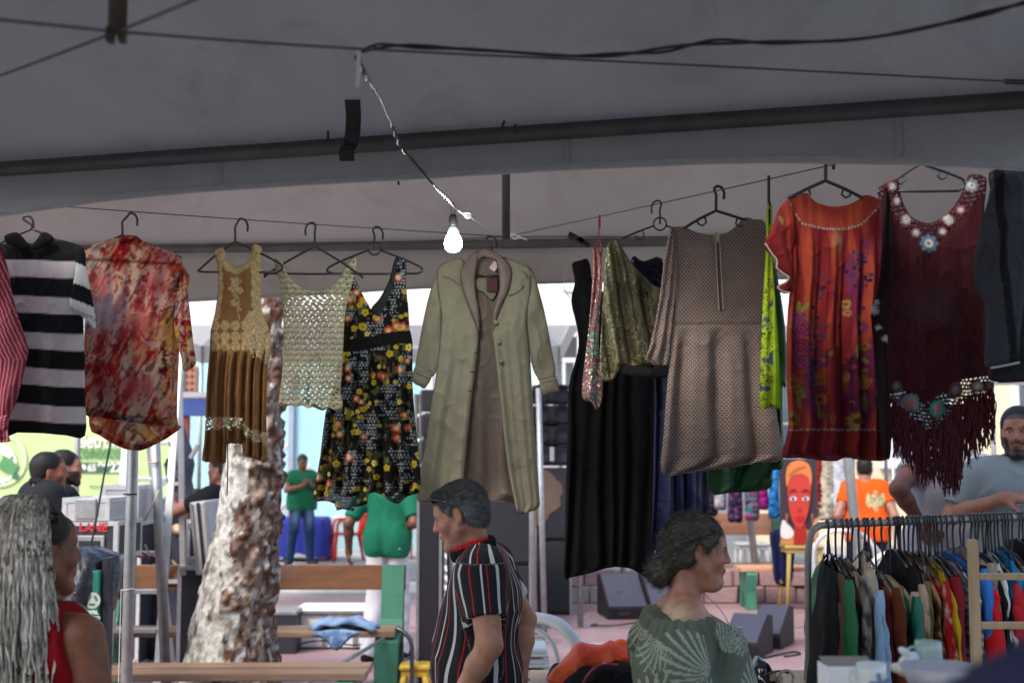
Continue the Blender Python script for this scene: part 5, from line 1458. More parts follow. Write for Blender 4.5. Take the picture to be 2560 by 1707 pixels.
# gnarled tree trunk between the benches
tree=empty('tree',(at(580,1690,8.4).x,8.4,0)); tag(tree,'gnarled tree with patchy white and brown bark between the benches','tree')
def bark():
 pyl=[1850,1690,1600,1500,1400,1300,1200,1100,1000,900,800,700,560,400,150]
 lft=[410,448,478,498,520,542,556,566,590,615,640,650,660,668,690]
 rgt=[720,690,676,682,690,698,706,702,702,700,704,706,712,716,730]
 ys=np.linspace(1850,150,300)
 l_=np.interp(ys[::-1],pyl[::-1],lft[::-1])[::-1]; r_=np.interp(ys[::-1],pyl[::-1],rgt[::-1])[::-1]
 n=110; V=[]; Cc=[]
 al=np.linspace(0,2*PI,n,endpoint=False)
 for i,y in enumerate(ys):
  A_,B_=at(l_[i],y,8.4),at(r_[i],y,8.4)
  c_=(A_+B_)/2; rad=(B_-A_).length/2
  X=np.cos(al); Yn=np.sin(al)
  zz=A_.z
  mx,my,zn=X*rad,Yn*rad,zz+np.zeros(n)
  f1=fbm(mx*8+5,my*8+3,zn*3,octv=4)-0.5
  f2=fbm(mx*24+1,my*24,zn*14,octv=4)-0.5
  kn=fbm(mx*17+11,my*17,zn*15,octv=2)
  brown=X>0.02+0.35*(fbm(X*1.5,Yn*1.5+8,zz*1.5+np.zeros(n),octv=3)-0.5)+0.9*(fbm(X*4,Yn*4+3,zz*6+np.zeros(n),octv=3)-0.5)+(0.35 if zz<0.75 else 0.0)-(0.9 if zz>2.6 else 0)
  disp=rad*(1+0.16*f1)+0.03*f2+np.where(brown,0.035*sstep(0.5,0.75,kn),0.012*sstep(0.6,0.8,kn))
  V.append(np.stack([c_.x+disp*X,c_.y+disp*Yn,np.full(n,zz)],1))
  w=fbm(mx*30,my*30,zn*18,octv=4)
  white=mixc(flat('#bcbab4',n),flat('#7d7a74',n),sstep(0.45,0.7,w))
  ch=fbm(mx*16+7,my*16,zn*8,octv=4)
  white=mixc(white,flat('#4a443e',n),sstep(0.60,0.66,ch)*0.9)
  br_c=mixc(flat('#8a7a6e',n),flat('#5c4032',n),sstep(0.4,0.62,w))
  br_c=mixc(br_c,flat('#2f2620',n),sstep(0.58,0.72,fbm(mx*40,my*40,zn*30,octv=3)))
  br_c=mixc(br_c,flat('#c4beb4',n),sstep(0.62,0.70,fbm(mx*22+2,my*22,zn*16,octv=3))*0.8)
  Cc.append(np.where(brown[:,None],br_c,white))
 V=np.concatenate(V); Cc=np.concatenate(Cc)
 i,j=np.meshgrid(np.arange(len(ys)-1),np.arange(n),indexing='ij')
 F=np.stack([i*n+j,i*n+(j+1) % n,(i+1)*n+(j+1) % n,(i+1)*n+j],-1).reshape(-1,4)
 return mesh_np('trunk',V,F,Cc)
link('trunk',bark(),vmat('bark',rough=0.95,weave=90,wbump=0.8,var=0.35,nscale=40),tree,smooth=True)
tt=at(710,150,8.4)
lmb=MB()
tips=[]
for k,(dx,dy,dz) in enumerate(((-1.6,0.4,1.1),(1.5,0.9,1.3),(0.2,-1.2,1.6),(-0.5,1.5,1.4),(0.9,-0.4,2.1))):
 p3=tt+Vector((dx,dy,dz)); tips.append(p3)
 lmb.tube(smooth_path([tt-Vector((0,0,0.4)),tt+Vector((dx*.35,dy*.35,dz*.3+0.1)),tt+Vector((dx*.7,dy*.7,dz*.75)),p3],5),[0.085-0.07*i/15 for i in range(16)],n=8)
lmb.build('limbs',mat('limb_bark',(0.25,0.21,0.18),(0.14,0.11,0.09),rough=0.95,scale=14,bump=0.5),tree,True)
lv=[]; lf=[]
r5=np.random.default_rng(21)
for p3 in tips:
 for i in range(420):
  d=r5.normal(0,1,3); d /= np.linalg.norm(d); c_=np.array(p3)+d*r5.uniform(0.1,1.0)*np.array([1.0,1.0,0.7])
  u=r5.normal(0,1,3); u /= np.linalg.norm(u); v=np.cross(u,r5.normal(0,1,3)); v /= np.linalg.norm(v)
  a=0.085; o0=len(lv)
  lv+=[c_-u*a,c_+v*a*.45,c_+u*a,c_-v*a*.45]; lf.append((o0,o0+1,o0+2,o0+3))
crown=MB().add(lv,lf).build('crown',mat('leaves',(0.07,0.13,0.035),(0.035,0.08,0.02),rough=0.6,scale=3,bump=0,translucent=0.3),tree)
tag(crown,kind='stuff')
# denim jacket on the bench seat
dj=empty('denim_jacket',at(840,1585,9.55)); tag(dj,'faded blue denim jacket thrown over the bench seat','jacket')
dpl=Plane((0,9.44,0),(1,0))
cD=lambda c: mixc(flat('#5b7ca6',len(c.X)),flat('#8fabc8',len(c.X)),sstep(0.4,0.65,fbm(c.X/9,c.Y/9)))
m_denim=vmat('denim',rough=0.9,weave=500,wbump=0.4)
cloth('hanging_sleeve',[(775,1583),(810,1574),(862,1572),(905,1580),(880,1592),(862,1608),(846,1624),(832,1622),(815,1602),(795,1592)],dpl,dj,m_denim,cD,seed=50,bulge=0.03,res=0.01,wr=0.02)
mb=MB(); V=[]; F=[]
for i in range(17):
 for j in range(9):
  s_,t_=i/16,j/8
  x=at(785+s_*150,1580,9.6).x; y=9.46+0.26*t_
  ed_=min(s_,1-s_,t_*.6+.1,1-t_)*6
  zz=0.475+min(1,ed_)*(0.03+0.05*(vnoise(np.array([s_*6.0]),np.array([t_*4.0]))[0]))
  V.append((x+0.04*math.sin(t_*9),y+0.03*math.sin(s_*11),zz))
for i in range(16):
 for j in range(8): F.append((i*9+j,i*9+j+1,(i+1)*9+j+1,(i+1)*9+j))
o=MB().add(V,F).build('jacket_body',mat('denim_blue',(0.14,0.24,0.42),(0.26,0.38,0.54),rough=0.9,scale=9,bump=0.4),dj,True)
md=o.modifiers.new('thick','SOLIDIFY'); md.thickness=0.02
# aluminium stepladder
lad=empty('stepladder',(at(350,1600,9.2).x,9.2,0)); tag(lad,'white aluminium stepladder standing behind the bench and left pole','ladder')
m_alu=mat('aluminium',(0.66,0.67,0.68),(0.54,0.55,0.57),rough=0.35,scale=10,metal=0.4,bump=0.05)
def bar(p,q,w,d,name,m,parent):
 p,q=Vector(p),Vector(q); ax=(q-p); L=ax.length; ax.normalize()
 sd_=ax.cross(Vector((0,1,0))).normalized(); nn=sd_.cross(ax)
 Mx=Matrix((sd_,nn,ax)).transposed()
 return MB().box((p+q)/2,(w,d,L),M=Mx,bev=0.006).build(name,m,parent)
lt,lb_=at(335,870,9.5),at(262,1700,8.9)
rt,rb=at(450,870,9.5),at(390,1705,8.9)
lb_.z=rb.z=0.01
bar(lb_,lt,0.055,0.025,'rail',m_alu,lad); bar(rb,rt,0.055,0.025,'rail',m_alu,lad)
lt2,rt2=lt+Vector((0.02,0.05,0)),rt+Vector((-0.02,0.05,0))
bar(lb_+Vector((0.12,1.35,0)),lt2,0.045,0.025,'rear_leg',m_alu,lad); bar(rb+Vector((-0.14,1.35,0)),rt2,0.045,0.025,'rear_leg',m_alu,lad)
for k in range(1,10):
 t_=k*0.26/lt.z
 if t_<1:
  p_,q_=lb_.lerp(lt,t_),rb.lerp(rt,t_)
  MB().box((p_+q_)/2,((q_-p_).length-0.05,0.08,0.03),bev=0.005).build('rung',m_alu,lad)
MB().box((lt+rt)/2+Vector((0,0.05,0.03)),((rt-lt).length+0.08,0.2,0.04),bev=0.01).build('top_cap',m_alu,lad)
for k in (0.3,0.6):
 p_,q_=(lb_+Vector((0.12,1.35,0))).lerp(lt2,k),(rb+Vector((-0.14,1.35,0))).lerp(rt2,k)
 MB().box((p_+q_)/2,((q_-p_).length-0.05,0.02,0.03)).build('rear_brace',m_alu,lad)
# leaning scaffold pole with rope
sp_=empty('steel_pole',at(415,1660,8.75)); tag(sp_,'pale steel pole leaning behind the tent leg, rope tied round it','pole')
pa,pb_=at(378,900,8.75),at(418,1760,8.75)
MB().tube([pb_,pa],0.034,n=14).build('tube',m_galv,sp_,True)
MB().tube([at(372,1155,8.72)+Vector((0,-0.02,0)),at(385,1157,8.7),at(398,1153,8.72)],0.007,n=6).build('rope',mat('tan_rope',(0.45,0.36,0.25),rough=0.95),sp_,True)
MB().tube(smooth_path([at(398,1225,8.70),at(380,1265,8.66),at(362,1300,8.66)],4),0.006,n=6).build('rope',mat('tan_rope2',(0.5,0.42,0.34),rough=0.95),sp_,True)
MB().tube(smooth_path([at(362,1360,8.66),at(372,1380,8.66),at(390,1392,8.68)],4),0.007,n=6).build('rope',mat('tan_rope3',(0.45,0.36,0.28),rough=0.95),sp_,True)
# dangling cables at the left
for pts,lab in (([(280,1080,7.6),(272,1130,7.6),(258,1200,7.6),(242,1290,7.6),(226,1370,7.6)],'thin dark cable hanging in front of the banner lettering'),([(330,1350,7.5),(315,1390,7.5),(284,1450,7.5),(262,1520,7.5),(243,1590,7.5),(238,1720,7.5)],'thin dark cable drooping from the pole to the ground by the bin')):
 tag(cable([at(*p) for p in pts],0.006,m_wire,None,'hanging_cable'),lab,'cable')
# flight cases
m_lam=mat('case_laminate_black',(0.025,0.027,0.035),(0.035,0.037,0.045),rough=0.55,scale=25)
m_lamw=mat('case_laminate_white',(0.50,0.49,0.50),(0.40,0.39,0.41),rough=0.5,scale=10)
def flight_case(c,s,m,label,yaw=0.0,text=None,latch=True,handle=True):
 c=Vector(c); t=empty('flight_case',c-Vector((0,0,s[2]/2)),yaw); tag(t,label,'flight case','flight cases of the sound crew')
 Mz=rotz(yaw)
 P=lambda x,y,z_: c+Mz @ Vector((x,y,z_))
 x,y,z_=s[0]/2,s[1]/2,s[2]/2
 MB().box(c,s,M=Mz).build('panel',m,t)
 e_=0.028
 for sx in (-1,1):
  for sy in (-1,1):
   MB().box(P(sx*(x-e_/2+.004),sy*(y-e_/2+.004),0),(e_,e_,s[2]),M=Mz).build('edge',m_alu,t)
 for sz in (-1,1):
  for sy in (-1,1):
   MB().box(P(0,sy*(y-e_/2+.005),sz*(z_-e_/2+.005)),(s[0],e_,e_),M=Mz).build('edge',m_alu,t)
  for sx in (-1,1):
   MB().box(P(sx*(x-e_/2+.005),0,sz*(z_-e_/2+.005)),(e_,s[1],e_),M=Mz).build('edge',m_alu,t)
 for sx in (-1,1):
  for sz in (-1,1):
   MB().box(P(sx*(x-.035),-y-0.004,sz*(z_-.035)),(.055,.02,.055),M=Mz,bev=0.012).build('corner',m_galv,t) if s[2]>.3 else None
 if latch:
  la=MB().box(P(0,-y-0.008,z_*0.1),(.13,.016,.12),M=Mz,bev=0.006).build('latch',m_galv,t)
 if handle:
  hd=MB().box(P(0,-y-0.006,-z_*0.25),(.18,.012,.12),M=Mz,bev=0.008).build('handle_dish',m_galv,t)
  MB().box(P(0,-y-0.014,-z_*0.25),(.13,.012,.06),M=Mz,bev=0.006).build('handle',m_wire,hd)
 if text:
  p_=P(-x*0.40,-y-0.004,z_*0.50)
  me=text_mesh(text,0.07,(0,0,0),rz=yaw,bold=0.003)
  me.transform(Matrix.Translation(p_))
  link('lettering',me,mat('red_ink',(0.55,0.03,0.05),rough=0.6),t)
 return t
dC=7.8; sc=FPX/dC
def case_px(x0,x1,y0,y1,depth,dist=dC):
 a,b_=at(x0,y0,dist),at(x1,y1,dist)
 return ((a.x+b_.x)/2,dist+depth/2,(a.z+b_.z)/2),(b_.x-a.x,depth,a.z-b_.z)
c_,s_=case_px(158,272,1246,1302,0.5); flight_case(c_,s_,m_lamw,'shallow white flight case lying on the black one under the crewman\'s hand',handle=False)
c_,s_=case_px(158,292,1304,1398,0.5); flight_case(c_,s_,m_lam,'black flight case with aluminium edges and red lettering',text='LANE',latch=False)
c_,s_=case_px(120,214,1402,1560,0.5); s_=(s_[0],s_[1],c_[2]+s_[2]/2-0.01); c_=(c_[0],c_[1],s_[2]/2+0.005); flight_case(c_,s_,m_lam,'tall black flight case at the bottom of the stack',handle=False)
c_,s_=case_px(262,345,1226,1300,0.3,8.6); flight_case(c_,(s_[0],0.6,0.26),m_lamw,'pale flight case half behind the ladder rail',handle=False,latch=False,yaw=0.12)
c_,s_=case_px(276,345,1306,1600,0.5,10.8); s_=(s_[0],0.5,c_[2]+s_[2]/2); flight_case((c_[0],c_[1],s_[2]/2),s_,m_lam,'black equipment trunk between the case stack and ladder',handle=False,latch=False)
# open case lid leaning by the tree
p_=at(520,1340,9.4)
o=empty('case_lid',(p_.x,9.4,0.78)); tag(o,'white striped flight case lid standing upright beside the tree','case lid')
Ml=Matrix.Rotation(-0.12,3,'Y')
MB().box((p_.x,9.45,p_.z),(0.13,0.5,0.52),M=Ml,bev=0.02).build('shell',m_lamw,o)
for dx in (-0.05,0.0,0.05): MB().box(Vector((p_.x,9.195,p_.z))+Ml @ Vector((dx,0,0)),(0.02,0.012,0.5),M=Ml).build('edge',m_galv if dx else m_wire,o)
c_,s_=case_px(468,540,1415,1600,0.5,9.5); s_=(s_[0]+0.1,0.6,c_[2]+s_[2]/2); flight_case((c_[0],c_[1],p_.z-0.26-s_[2]/2 if False else s_[2]/2),s_,m_lam,'black trunk under the upright case lid',handle=False,latch=False)
c_,s_=case_px(468,512,1300,1412,0.3,9.3); flight_case(c_,s_,m_lam,'slim black amplifier case in front of the red post',handle=False,latch=False)
# litter bin: white sack bin with bag and printed recycling sign
bn=empty('litter_bin',(at(170,1600,7.0).x,7.1,0)); tag(bn,'white and green recycling bin with a black bag over its rim','litter bin')
xl,xm,xr=at(88,1500,6.9).x,at(208,1500,6.9).x,at(254,1500,6.9).x
ztop=at(200,1440,6.9).z
MB().box(((xl+xm)/2,7.1,ztop/2),(xm-xl,0.4,ztop-0.02),bev=0.02).build('drum',m_white,bn)
m_sign=mat('recycling_green',(0.03,0.30,0.20),(0.03,0.26,0.17),rough=0.4,scale=4,bump=0.02)
sg=MB().box(((xm+xr)/2,6.91,ztop/2+0.02),(xr-xm,0.12,ztop+0.03),bev=0.008).build('sign_panel',m_sign,bn)
MB().box((xr+0.022,6.93,ztop/2+0.05),(0.04,0.10,ztop+0.1),bev=0.01).build('side_panel',m_lam,bn)
cc_=at(241,1500,6.84)
MB().lathe([(0.0,-0.003),(0.042,-0.003),(0.042,0.003),(0.0,0.003)],(cc_.x-0.022,6.845,cc_.z),n=28,M=Matrix.Rotation(R(90),3,'X')).build('roundel',mat('sign_cream',(0.72,0.74,0.62),rough=0.5),sg)
for k in range(3):
 a=k*2*PI/3+0.5
 MB().box((cc_.x-0.022+0.021*math.cos(a),6.84,cc_.z+0.021*math.sin(a)),(0.012,0.004,0.030),M=Matrix.Rotation(-a,3,'Y'),bev=0.001).build('recycling_arrow',m_sign,sg)
for txt,y in (('PAPEL',1534),('VIDRO',1548)):
 q=at(213,y,6.842); me=text_mesh(txt,0.026,(0,0,0),bold=0.0012); me.transform(Matrix.Translation(q)); link('lettering',me,m_ink_w,sg)
MB().box(((xm+xr)/2,6.846,at(230,1557,6.84).z),(0.08,0.004,0.006)).build('rule',m_ink_w,sg)
bagm=mat('bin_bag_plastic',(0.012,0.012,0.018),(0.03,0.03,0.045),rough=0.22,scale=14,bump=1.0,bscale=24,spec=0.7)
V=[]; F=[]; n=40
for j,(rx,ry,z_) in enumerate(((0.02,0.02,0.10),(0.10,0.12,0.14),(0.20,0.2,0.10),(0.235,0.24,0.02),(0.235,0.25,-0.08),(0.225,0.245,-0.16))):
 for i in range(n):
  a=2*PI*i/n; k=1+0.10*math.sin(a*7+j)*(j>1)+0.06*math.sin(a*13+2*j)
  V.append(((xl+xr)/2+0.03+rx*k*math.cos(a)*0.86,7.06+ry*k*math.sin(a),ztop+z_+(0.04*math.sin(a*3) if j==5 else 0)))
for j in range(5):
 for i in range(n): F.append((j*n+i,j*n+(i+1) % n,(j+1)*n+(i+1) % n,(j+1)*n+i))
F.append(tuple(range(n)))
MB().add(V,F).build('bin_bag',bagm,bn,True)
# dark cast-iron fountain
fo=empty('fountain',(at(435,1500,11.3).x,11.5,0)); tag(fo,'dark cast-iron fountain pedestal with gilt medallion and garlands','fountain')
fx=at(440,1400,11.4).x
m_iron=mat('painted_iron',(0.028,0.028,0.045),(0.05,0.05,0.07),rough=0.4,scale=12,bump=0.2)
zof=lambda py: at(440,py,11.4).z
MB().lathe([(0.42,0.0),(0.42,0.25),(0.34,0.32),(0.30,zof(1440)),(0.27,zof(1400)),(0.24,zof(1350)),(0.25,zof(1300)),(0.28,zof(1288)),(0.27,zof(1278)),(0.20,zof(1265)),(0.13,zof(1240)),(0.10,zof(1200)),(0.12,zof(1160)),(0.09,zof(1120)),(0.05,zof(1090)),(0.02,zof(1060))],(fx,11.5,0),n=28).build('pedestal',m_iron,fo,True)
m_gilt=mat('old_gilt',(0.42,0.33,0.20),(0.28,0.21,0.12),rough=0.5,scale=30,metal=0.4)
MB().lathe([(0.0,-0.02),(0.048,-0.02),(0.052,0.0),(0.03,0.012),(0.0,0.012)],(at(439,1321,11.2).x,11.25,zof(1321)),n=20,M=Matrix.Rotation(R(90),3,'X')).build('medallion',m_gilt,fo,True)
for sx in (-1,1):
 MB().tube(smooth_path([(fx+sx*0.02,11.18,zof(1395)),(fx+sx*0.08,11.17,zof(1412)),(fx+sx*0.16,11.2,zof(1405)),(fx+sx*0.2,11.25,zof(1380))],5),[0.012+0.014*math.sin(PI*i/15) for i in range(16)],n=7).build('garland',m_gilt,fo,True)
# red post kiosk with blue board
ki=empty('kiosk',(at(465,1300,14.5).x,14.5,0)); tag(ki,'small kiosk with red posts under a blue board','kiosk')
m_redp=mat('red_paint',(0.42,0.085,0.07),(0.34,0.07,0.06),rough=0.6,scale=6)
for xx in (463,545):
 q=at(xx,1040,14.5); MB().box((q.x,14.5,q.z/2),(0.10,0.10,q.z),bev=0.008).build('post',m_redp,ki)
q=at(505,1018,14.4); MB().box((q.x+0.02,14.45,q.z),(0.62,0.14,0.19),bev=0.01).build('board',mat('blue_board',(0.09,0.16,0.46),(0.07,0.13,0.4),rough=0.6,scale=5),ki)
MB().box((q.x+0.02,14.9,q.z+0.14),(0.8,1.1,0.06)).build('roof',m_white,ki)
q=at(447,1060,14.6); MB().box((q.x,14.7,q.z/2),(0.06,0.06,q.z)).build('side_post',mat('olive_paint',(0.2,0.17,0.06),rough=0.6),ki)
# table, cloth and red chairs by the blue wall
tb=empty('covered_table',(at(757,1400,20.6).x,20.6,0.12)); tag(tb,'small table under a royal blue cloth by the light blue wall','table')
tx=at(757,1400,20.6).x; tz=at(757,1292,20.6).z
for sx in (-1,1):
 for sy in (-1,1): MB().box((tx+sx*0.34,20.6+sy*0.34,(tz+0.12)/2),(0.05,0.05,tz-0.12)).build('leg',m_redp,tb)
V=[]; F=[]; n=64
for j in range(9):
 for i in range(n):
  a=2*PI*i/n
  ca,sa=math.cos(a),math.sin(a)
  k=1/max(abs(ca),abs(sa)) ** 0.8
  h=[0.0,0.38,0.40,0.415,0.42,0.43,0.44,0.45,0.46][j]
  rr=h*k*(1+(0.07*math.sin(a*11+1)*(j/8)))
  zz=tz-[0,0,0.02,0.09,0.17,0.26,0.36,0.45,0.53][j]-(0.08*(abs(math.sin(2*a)) if j==8 else 0))
  V.append((tx+rr*ca,20.6+rr*sa,zz))
for j in range(8):
 for i in range(n): F.append((j*n+i,j*n+(i+1) % n,(j+1)*n+(i+1) % n,(j+1)*n+i))
MB().add(V,F).build('tablecloth',mat('royal_blue_cloth',(0.03,0.045,0.36),(0.025,0.035,0.28),rough=0.85,scale=8),tb,True)
def monobloc(name,loc,rz,m,label,group=None,s=1.0,arms=True,slats=True):
 """moulded plastic chair: legs, seat, arms and slatted curved back"""
 t=empty(name,loc,rz); tag(t,label,'chair',group)
 Mx=Matrix.Translation(Vector(loc)) @ Matrix.Rotation(rz,4,'Z') @ Matrix.Scale(s,4)
 def put(mb,nm,sm=True):
  mb.v=[tuple(Mx @ Vector(v)) for v in mb.v]; return mb.build(nm,m,t,sm)
 V=[]; F=[]
 for i in range(9):
  for j in range(9):
   x,y=-0.22+0.44*i/8,-0.22+0.44*j/8
   V.append((x*(1.0-0.12*(j/8)),y,0.42-0.03*math.cos(x*5)*(0.5+j/16)+0.02*(abs(x)/0.22) ** 3))
 for i in range(8):
  for j in range(8): F.append((i*9+j,i*9+j+1,i*9+j+10,i*9+j+9))
 o=put(MB().add(V,F),'seat'); md=o.modifiers.new('th','SOLIDIFY'); md.thickness=0.016*s
 for sx in (-1,1):
  put(MB().tube([(sx*0.20,-0.20,0.41),(sx*0.225,-0.23,0.2),(sx*0.245,-0.25,0)],[0.026,0.024,0.02],n=8,flat=0.6),'leg')
  put(MB().tube([(sx*0.18,0.20,0.41),(sx*0.205,0.25,0.2),(sx*0.23,0.29,0)],[0.026,0.024,0.02],n=8,flat=0.6),'leg')
  if arms:
   put(MB().tube(smooth_path([(sx*0.245,-0.22,0.02),(sx*0.25,-0.2,0.42),(sx*0.265,-0.17,0.62),(sx*0.27,0.0,0.655),(sx*0.25,0.16,0.68),(sx*0.21,0.25,0.74)],5),0.022,n=8,flat=0.6),'arm')
 rim=[(-0.18,0.2,0.42),(-0.215,0.235,0.58),(-0.20,0.265,0.74),(-0.12,0.285,0.83),(0,0.295,0.85),(0.12,0.285,0.83),(0.20,0.265,0.74),(0.215,0.235,0.58),(0.18,0.2,0.42)]
 put(MB().tube(smooth_path(rim,5),0.024 if slats else 0.036,n=10,flat=0.6),'back_rim')
 if not slats:
  put(MB().tube(smooth_path([(-0.06,0.21,0.42),(-0.11,0.25,0.58),(-0.09,0.275,0.74),(0,0.29,0.80),(0.09,0.275,0.74),(0.11,0.25,0.58),(0.06,0.21,0.42)],5),0.016,n=8,flat=0.6),'back_splat')
 for k in range(5 if slats else 0):
  x=-0.13+k*0.065; zt_=0.825-0.9*abs(x) ** 1.6
  put(MB().tube([(x*0.85,0.21,0.42),(x,0.262,0.63),(x,0.288,zt_)],[0.019,0.017,0.02],n=6,flat=0.4),'back_slat')
 return t
m_redpl=mat('red_plastic',(0.55,0.035,0.03),(0.48,0.03,0.025),rough=0.35,scale=4,bump=0.02,spec=0.5)
m_whpl=mat('white_plastic',(0.68,0.70,0.68),(0.60,0.62,0.60),rough=0.4,scale=5,bump=0.03,spec=0.5)
monobloc('plastic_chair',(at(868,1400,20.4).x,20.4,0.12),R(-75),m_redpl,'red plastic armchair right of the blue-clothed table','red plastic chairs by the blue wall')
monobloc('plastic_chair',(at(985,1400,20.8).x,20.8,0.12),R(15),m_redpl,'red plastic chair behind the man walking in white trousers','red plastic chairs by the blue wall')
monobloc('plastic_chair',(at(735,1400,21.6).x,21.7,0.12),R(180),m_redpl,'red plastic chair tucked behind the blue-clothed table','red plastic chairs by the blue wall')
# yellow stool near the walking man
def stool(name,loc,m,label,group=None,h=0.45,w=0.34,cat='stool'):
 t=empty(name,loc); tag(t,label,cat,group)
 x,y,z_=loc
 MB().box((x,y,z_+h-0.02),(w,w,0.04),bev=0.016).build('seat',m,t,True)
 MB().box((x,y,z_+h-0.06),(w-0.03,w-0.03,0.05),bev=0.01).build('apron',m,t)
 for sx in (-1,1):
  for sy in (-1,1):
   MB().tube([(x+sx*(w/2-0.045),y+sy*(w/2-0.045),z_+h-0.05),(x+sx*(w/2),y+sy*(w/2),z_)],[0.026,0.02],n=8).build('leg',m,t,True)
 return t
q=at(1036,1600,9.3)
stool('plastic_stool',(q.x,9.4,0.006),mat('yellow_plastic',(0.62,0.40,0.04),(0.52,0.33,0.03),rough=0.4,scale=5),'yellow plastic stool at the foot of the black panel',h=0.24,w=0.22)
# bent aluminium tube leaning on bench
tp=empty('folding_stand',at(760,1700,8.6)); tag(tp,'thin aluminium folding stand leg slanting under the bench','stand')
MB().tube([at(740,1720,8.6),at(850,1660,9.0),at(960,1595,9.45)],0.014,n=10).build('tube',m_galv,tp,True)
MB().tube(smooth_path([at(990,1570,9.3),at(1010,1580,9.28),at(1028,1605,9.26),at(1030,1650,9.26),at(1030,1730,9.26)],5),0.016,n=10).build('bent_leg',mat('chrome_dark',(0.12,0.12,0.13),rough=0.2,metal=0.8,scale=10),tp,True)
# ================================================================== SOUND EQUIPMENT
m_box=mat('speaker_black',(0.010,0.0095,0.013),(0.016,0.015,0.02),rough=0.6,scale=30,bump=0.3,bscale=120)
m_grille=mat('speaker_grille',(0.016,0.0155,0.021),(0.024,0.023,0.03),rough=0.5,scale=60,bump=0.5,bscale=240,metal=0.2)
def sub_stack(x0,x1,y0,dist,label,depth=0.8,zb=0.006,n=2):
 a,b_=at(x0,y0,dist),at(x1,y0,dist)
 t=empty('speaker_tower',((a.x+b_.x)/2,dist,0)); tag(t,label,'loudspeaker','black loudspeaker towers')
 H=a.z-zb; W=b_.x-a.x; X=(a.x+b_.x)/2
 for k in range(n):
  h=H/n
  cb=MB().box((X,dist+depth/2,zb+h*(k+0.5)),(W,depth,h-0.008),bev=0.012).build('cabinet',m_box,t)
  MB().box((X,dist-0.006,zb+h*(k+0.5)),(W-0.06,0.02,h-0.07),bev=0.004).build('grille',m_grille,cb)
 for sx in (-1,1): MB().box((X+sx*(W/2-0.012),dist-0.008,zb+H/2),(0.022,0.018,H)).build('edge_trim',m_galv,t)
 return t,X,W,H
subC,XC,WC,HC=sub_stack(1336,1428,1168,14.3,'right loudspeaker tower with a brown map-like patch on its grille')
subB,XB,WB,HB=sub_stack(1112,1328,1250,13.0,'middle loudspeaker tower behind the striped-shirt man')
subA,XA,WA,HA=sub_stack(1042,1106,1245,9.7,'tall narrow black panel at the left of the loudspeaker towers',depth=0.35,n=1)
# brown patch: irregular flat print on the grille
V=[]
for (x,y) in ((1338,1178),(1360,1172),(1378,1182),(1392,1200),(1404,1210),(1408,1232),(1400,1240),(1402,1262),(1390,1275),(1376,1282),(1366,1300),(1350,1312),(1336,1318),(1328,1300),(1326,1230)):
 q=at(x,y,14.27); V.append((q.x,14.275,q.z))
MB().add(V,[tuple(range(len(V)))]).build('printed_patch',mat('brown_print',(0.13,0.085,0.06),(0.10,0.068,0.05),rough=0.7,scale=6),subC)
# white spiky emblem on the middle tower
V=[at(x,y,12.96) for x,y in ((1170,1385),(1150,1400),(1128,1382),(1106,1384),(1122,1404),(1126,1414),(1102,1412),(1118,1430),(1124,1438),(1102,1436),(1116,1452),(1122,1462),(1101,1462),(1114,1476),(1120,1484),(1101,1486),(1112,1498),(1116,1506),(1100,1510),(1112,1518),(1130,1510),(1160,1440))]
V=[(v.x,12.965,v.z) for v in V]
MB().add(V,[tuple(range(len(V)))]).build('emblem',m_white,subB)
for xx,y0,dist in ((1117,1290,9.9),(1322,1290,12.6),(1346,1300,12.2)):
 a,b_=at(xx,y0-330,dist),at(xx+16,1600,dist)
 t=empty('truss_pole',(b_.x,dist,0.006)); tag(t,{1117: 'thin aluminium pole at the left of the middle loudspeaker tower',1322: 'reddish aluminium pole behind the striped-shirt man\'s back',1346: 'bright aluminium pole right of the middle loudspeaker tower'}[xx],'pole','aluminium poles by the loudspeakers')
 bz=Vector((b_.x,dist,0.01))
 MB().tube([bz,a],0.028,n=10).build('tube',m_galv,t,True)
 MB().box(bz+Vector((0,0,0.01)),(0.22,0.22,0.02),bev=0.004).build('foot',m_galv,t)
def line_array(x0,x1,y0,y1,dist,n,label,open_front=True):
 t=empty('line_array',at((x0+x1)/2,y1,dist)); tag(t,label,'loudspeaker','hung line array loudspeakers')
 a,b_=at(x0,y0,dist),at(x1,y1,dist); W=b_.x-a.x; X=(a.x+b_.x)/2; h=(a.z-b_.z)/n
 for k in range(n):
  z_=b_.z+h*(k+0.5); Mr=Matrix.Rotation(0.10*(1-k/n),3,'X')
  cb=MB().box((X,dist+0.3+0.03*k,z_),(W,0.55,h*0.93),M=Mr,bev=0.02).build('cabinet',m_box,t)
  if open_front:
   for sx in (-0.28,0.28):
    MB().lathe([(0.11,0.0),(0.105,0.02),(0.06,-0.03),(0.03,-0.02),(0.0,-0.02)],(X+sx*W,dist+0.02+0.03*k,z_),n=18,M=Matrix.Rotation(R(90),3,'X')).build('cone',m_grille,cb,True)
   MB().box((X+W*0.0,dist+0.015+0.03*k,z_),(0.05,0.03,h*0.7),bev=0.006).build('horn',m_lamw if k==0 else m_grille,cb)
   MB().box((X+W*0.46,dist+0.01+0.03*k,z_+0.04),(0.03,0.02,0.03)).build('status_light',mat('red_label',(0.5,0.03,0.04),rough=0.4),cb)
  MB().box((X-W/2-0.012,dist+0.2,z_),(0.02,0.1,h*0.8)).build('rigging',m_galv,cb)
 return t
line_array(1332,1428,958,1160,14.3,4,'stacked line array with open speaker cones right of the khaki coat')
line_array(1052,1118,968,1150,13.6,3,'stacked black line array left of the khaki coat',open_front=False)
tt_=empty('rigging_truss',at(1044,1250,13.4)); tag(tt_,'slim rigging truss between the flowered dress and the coat','truss')
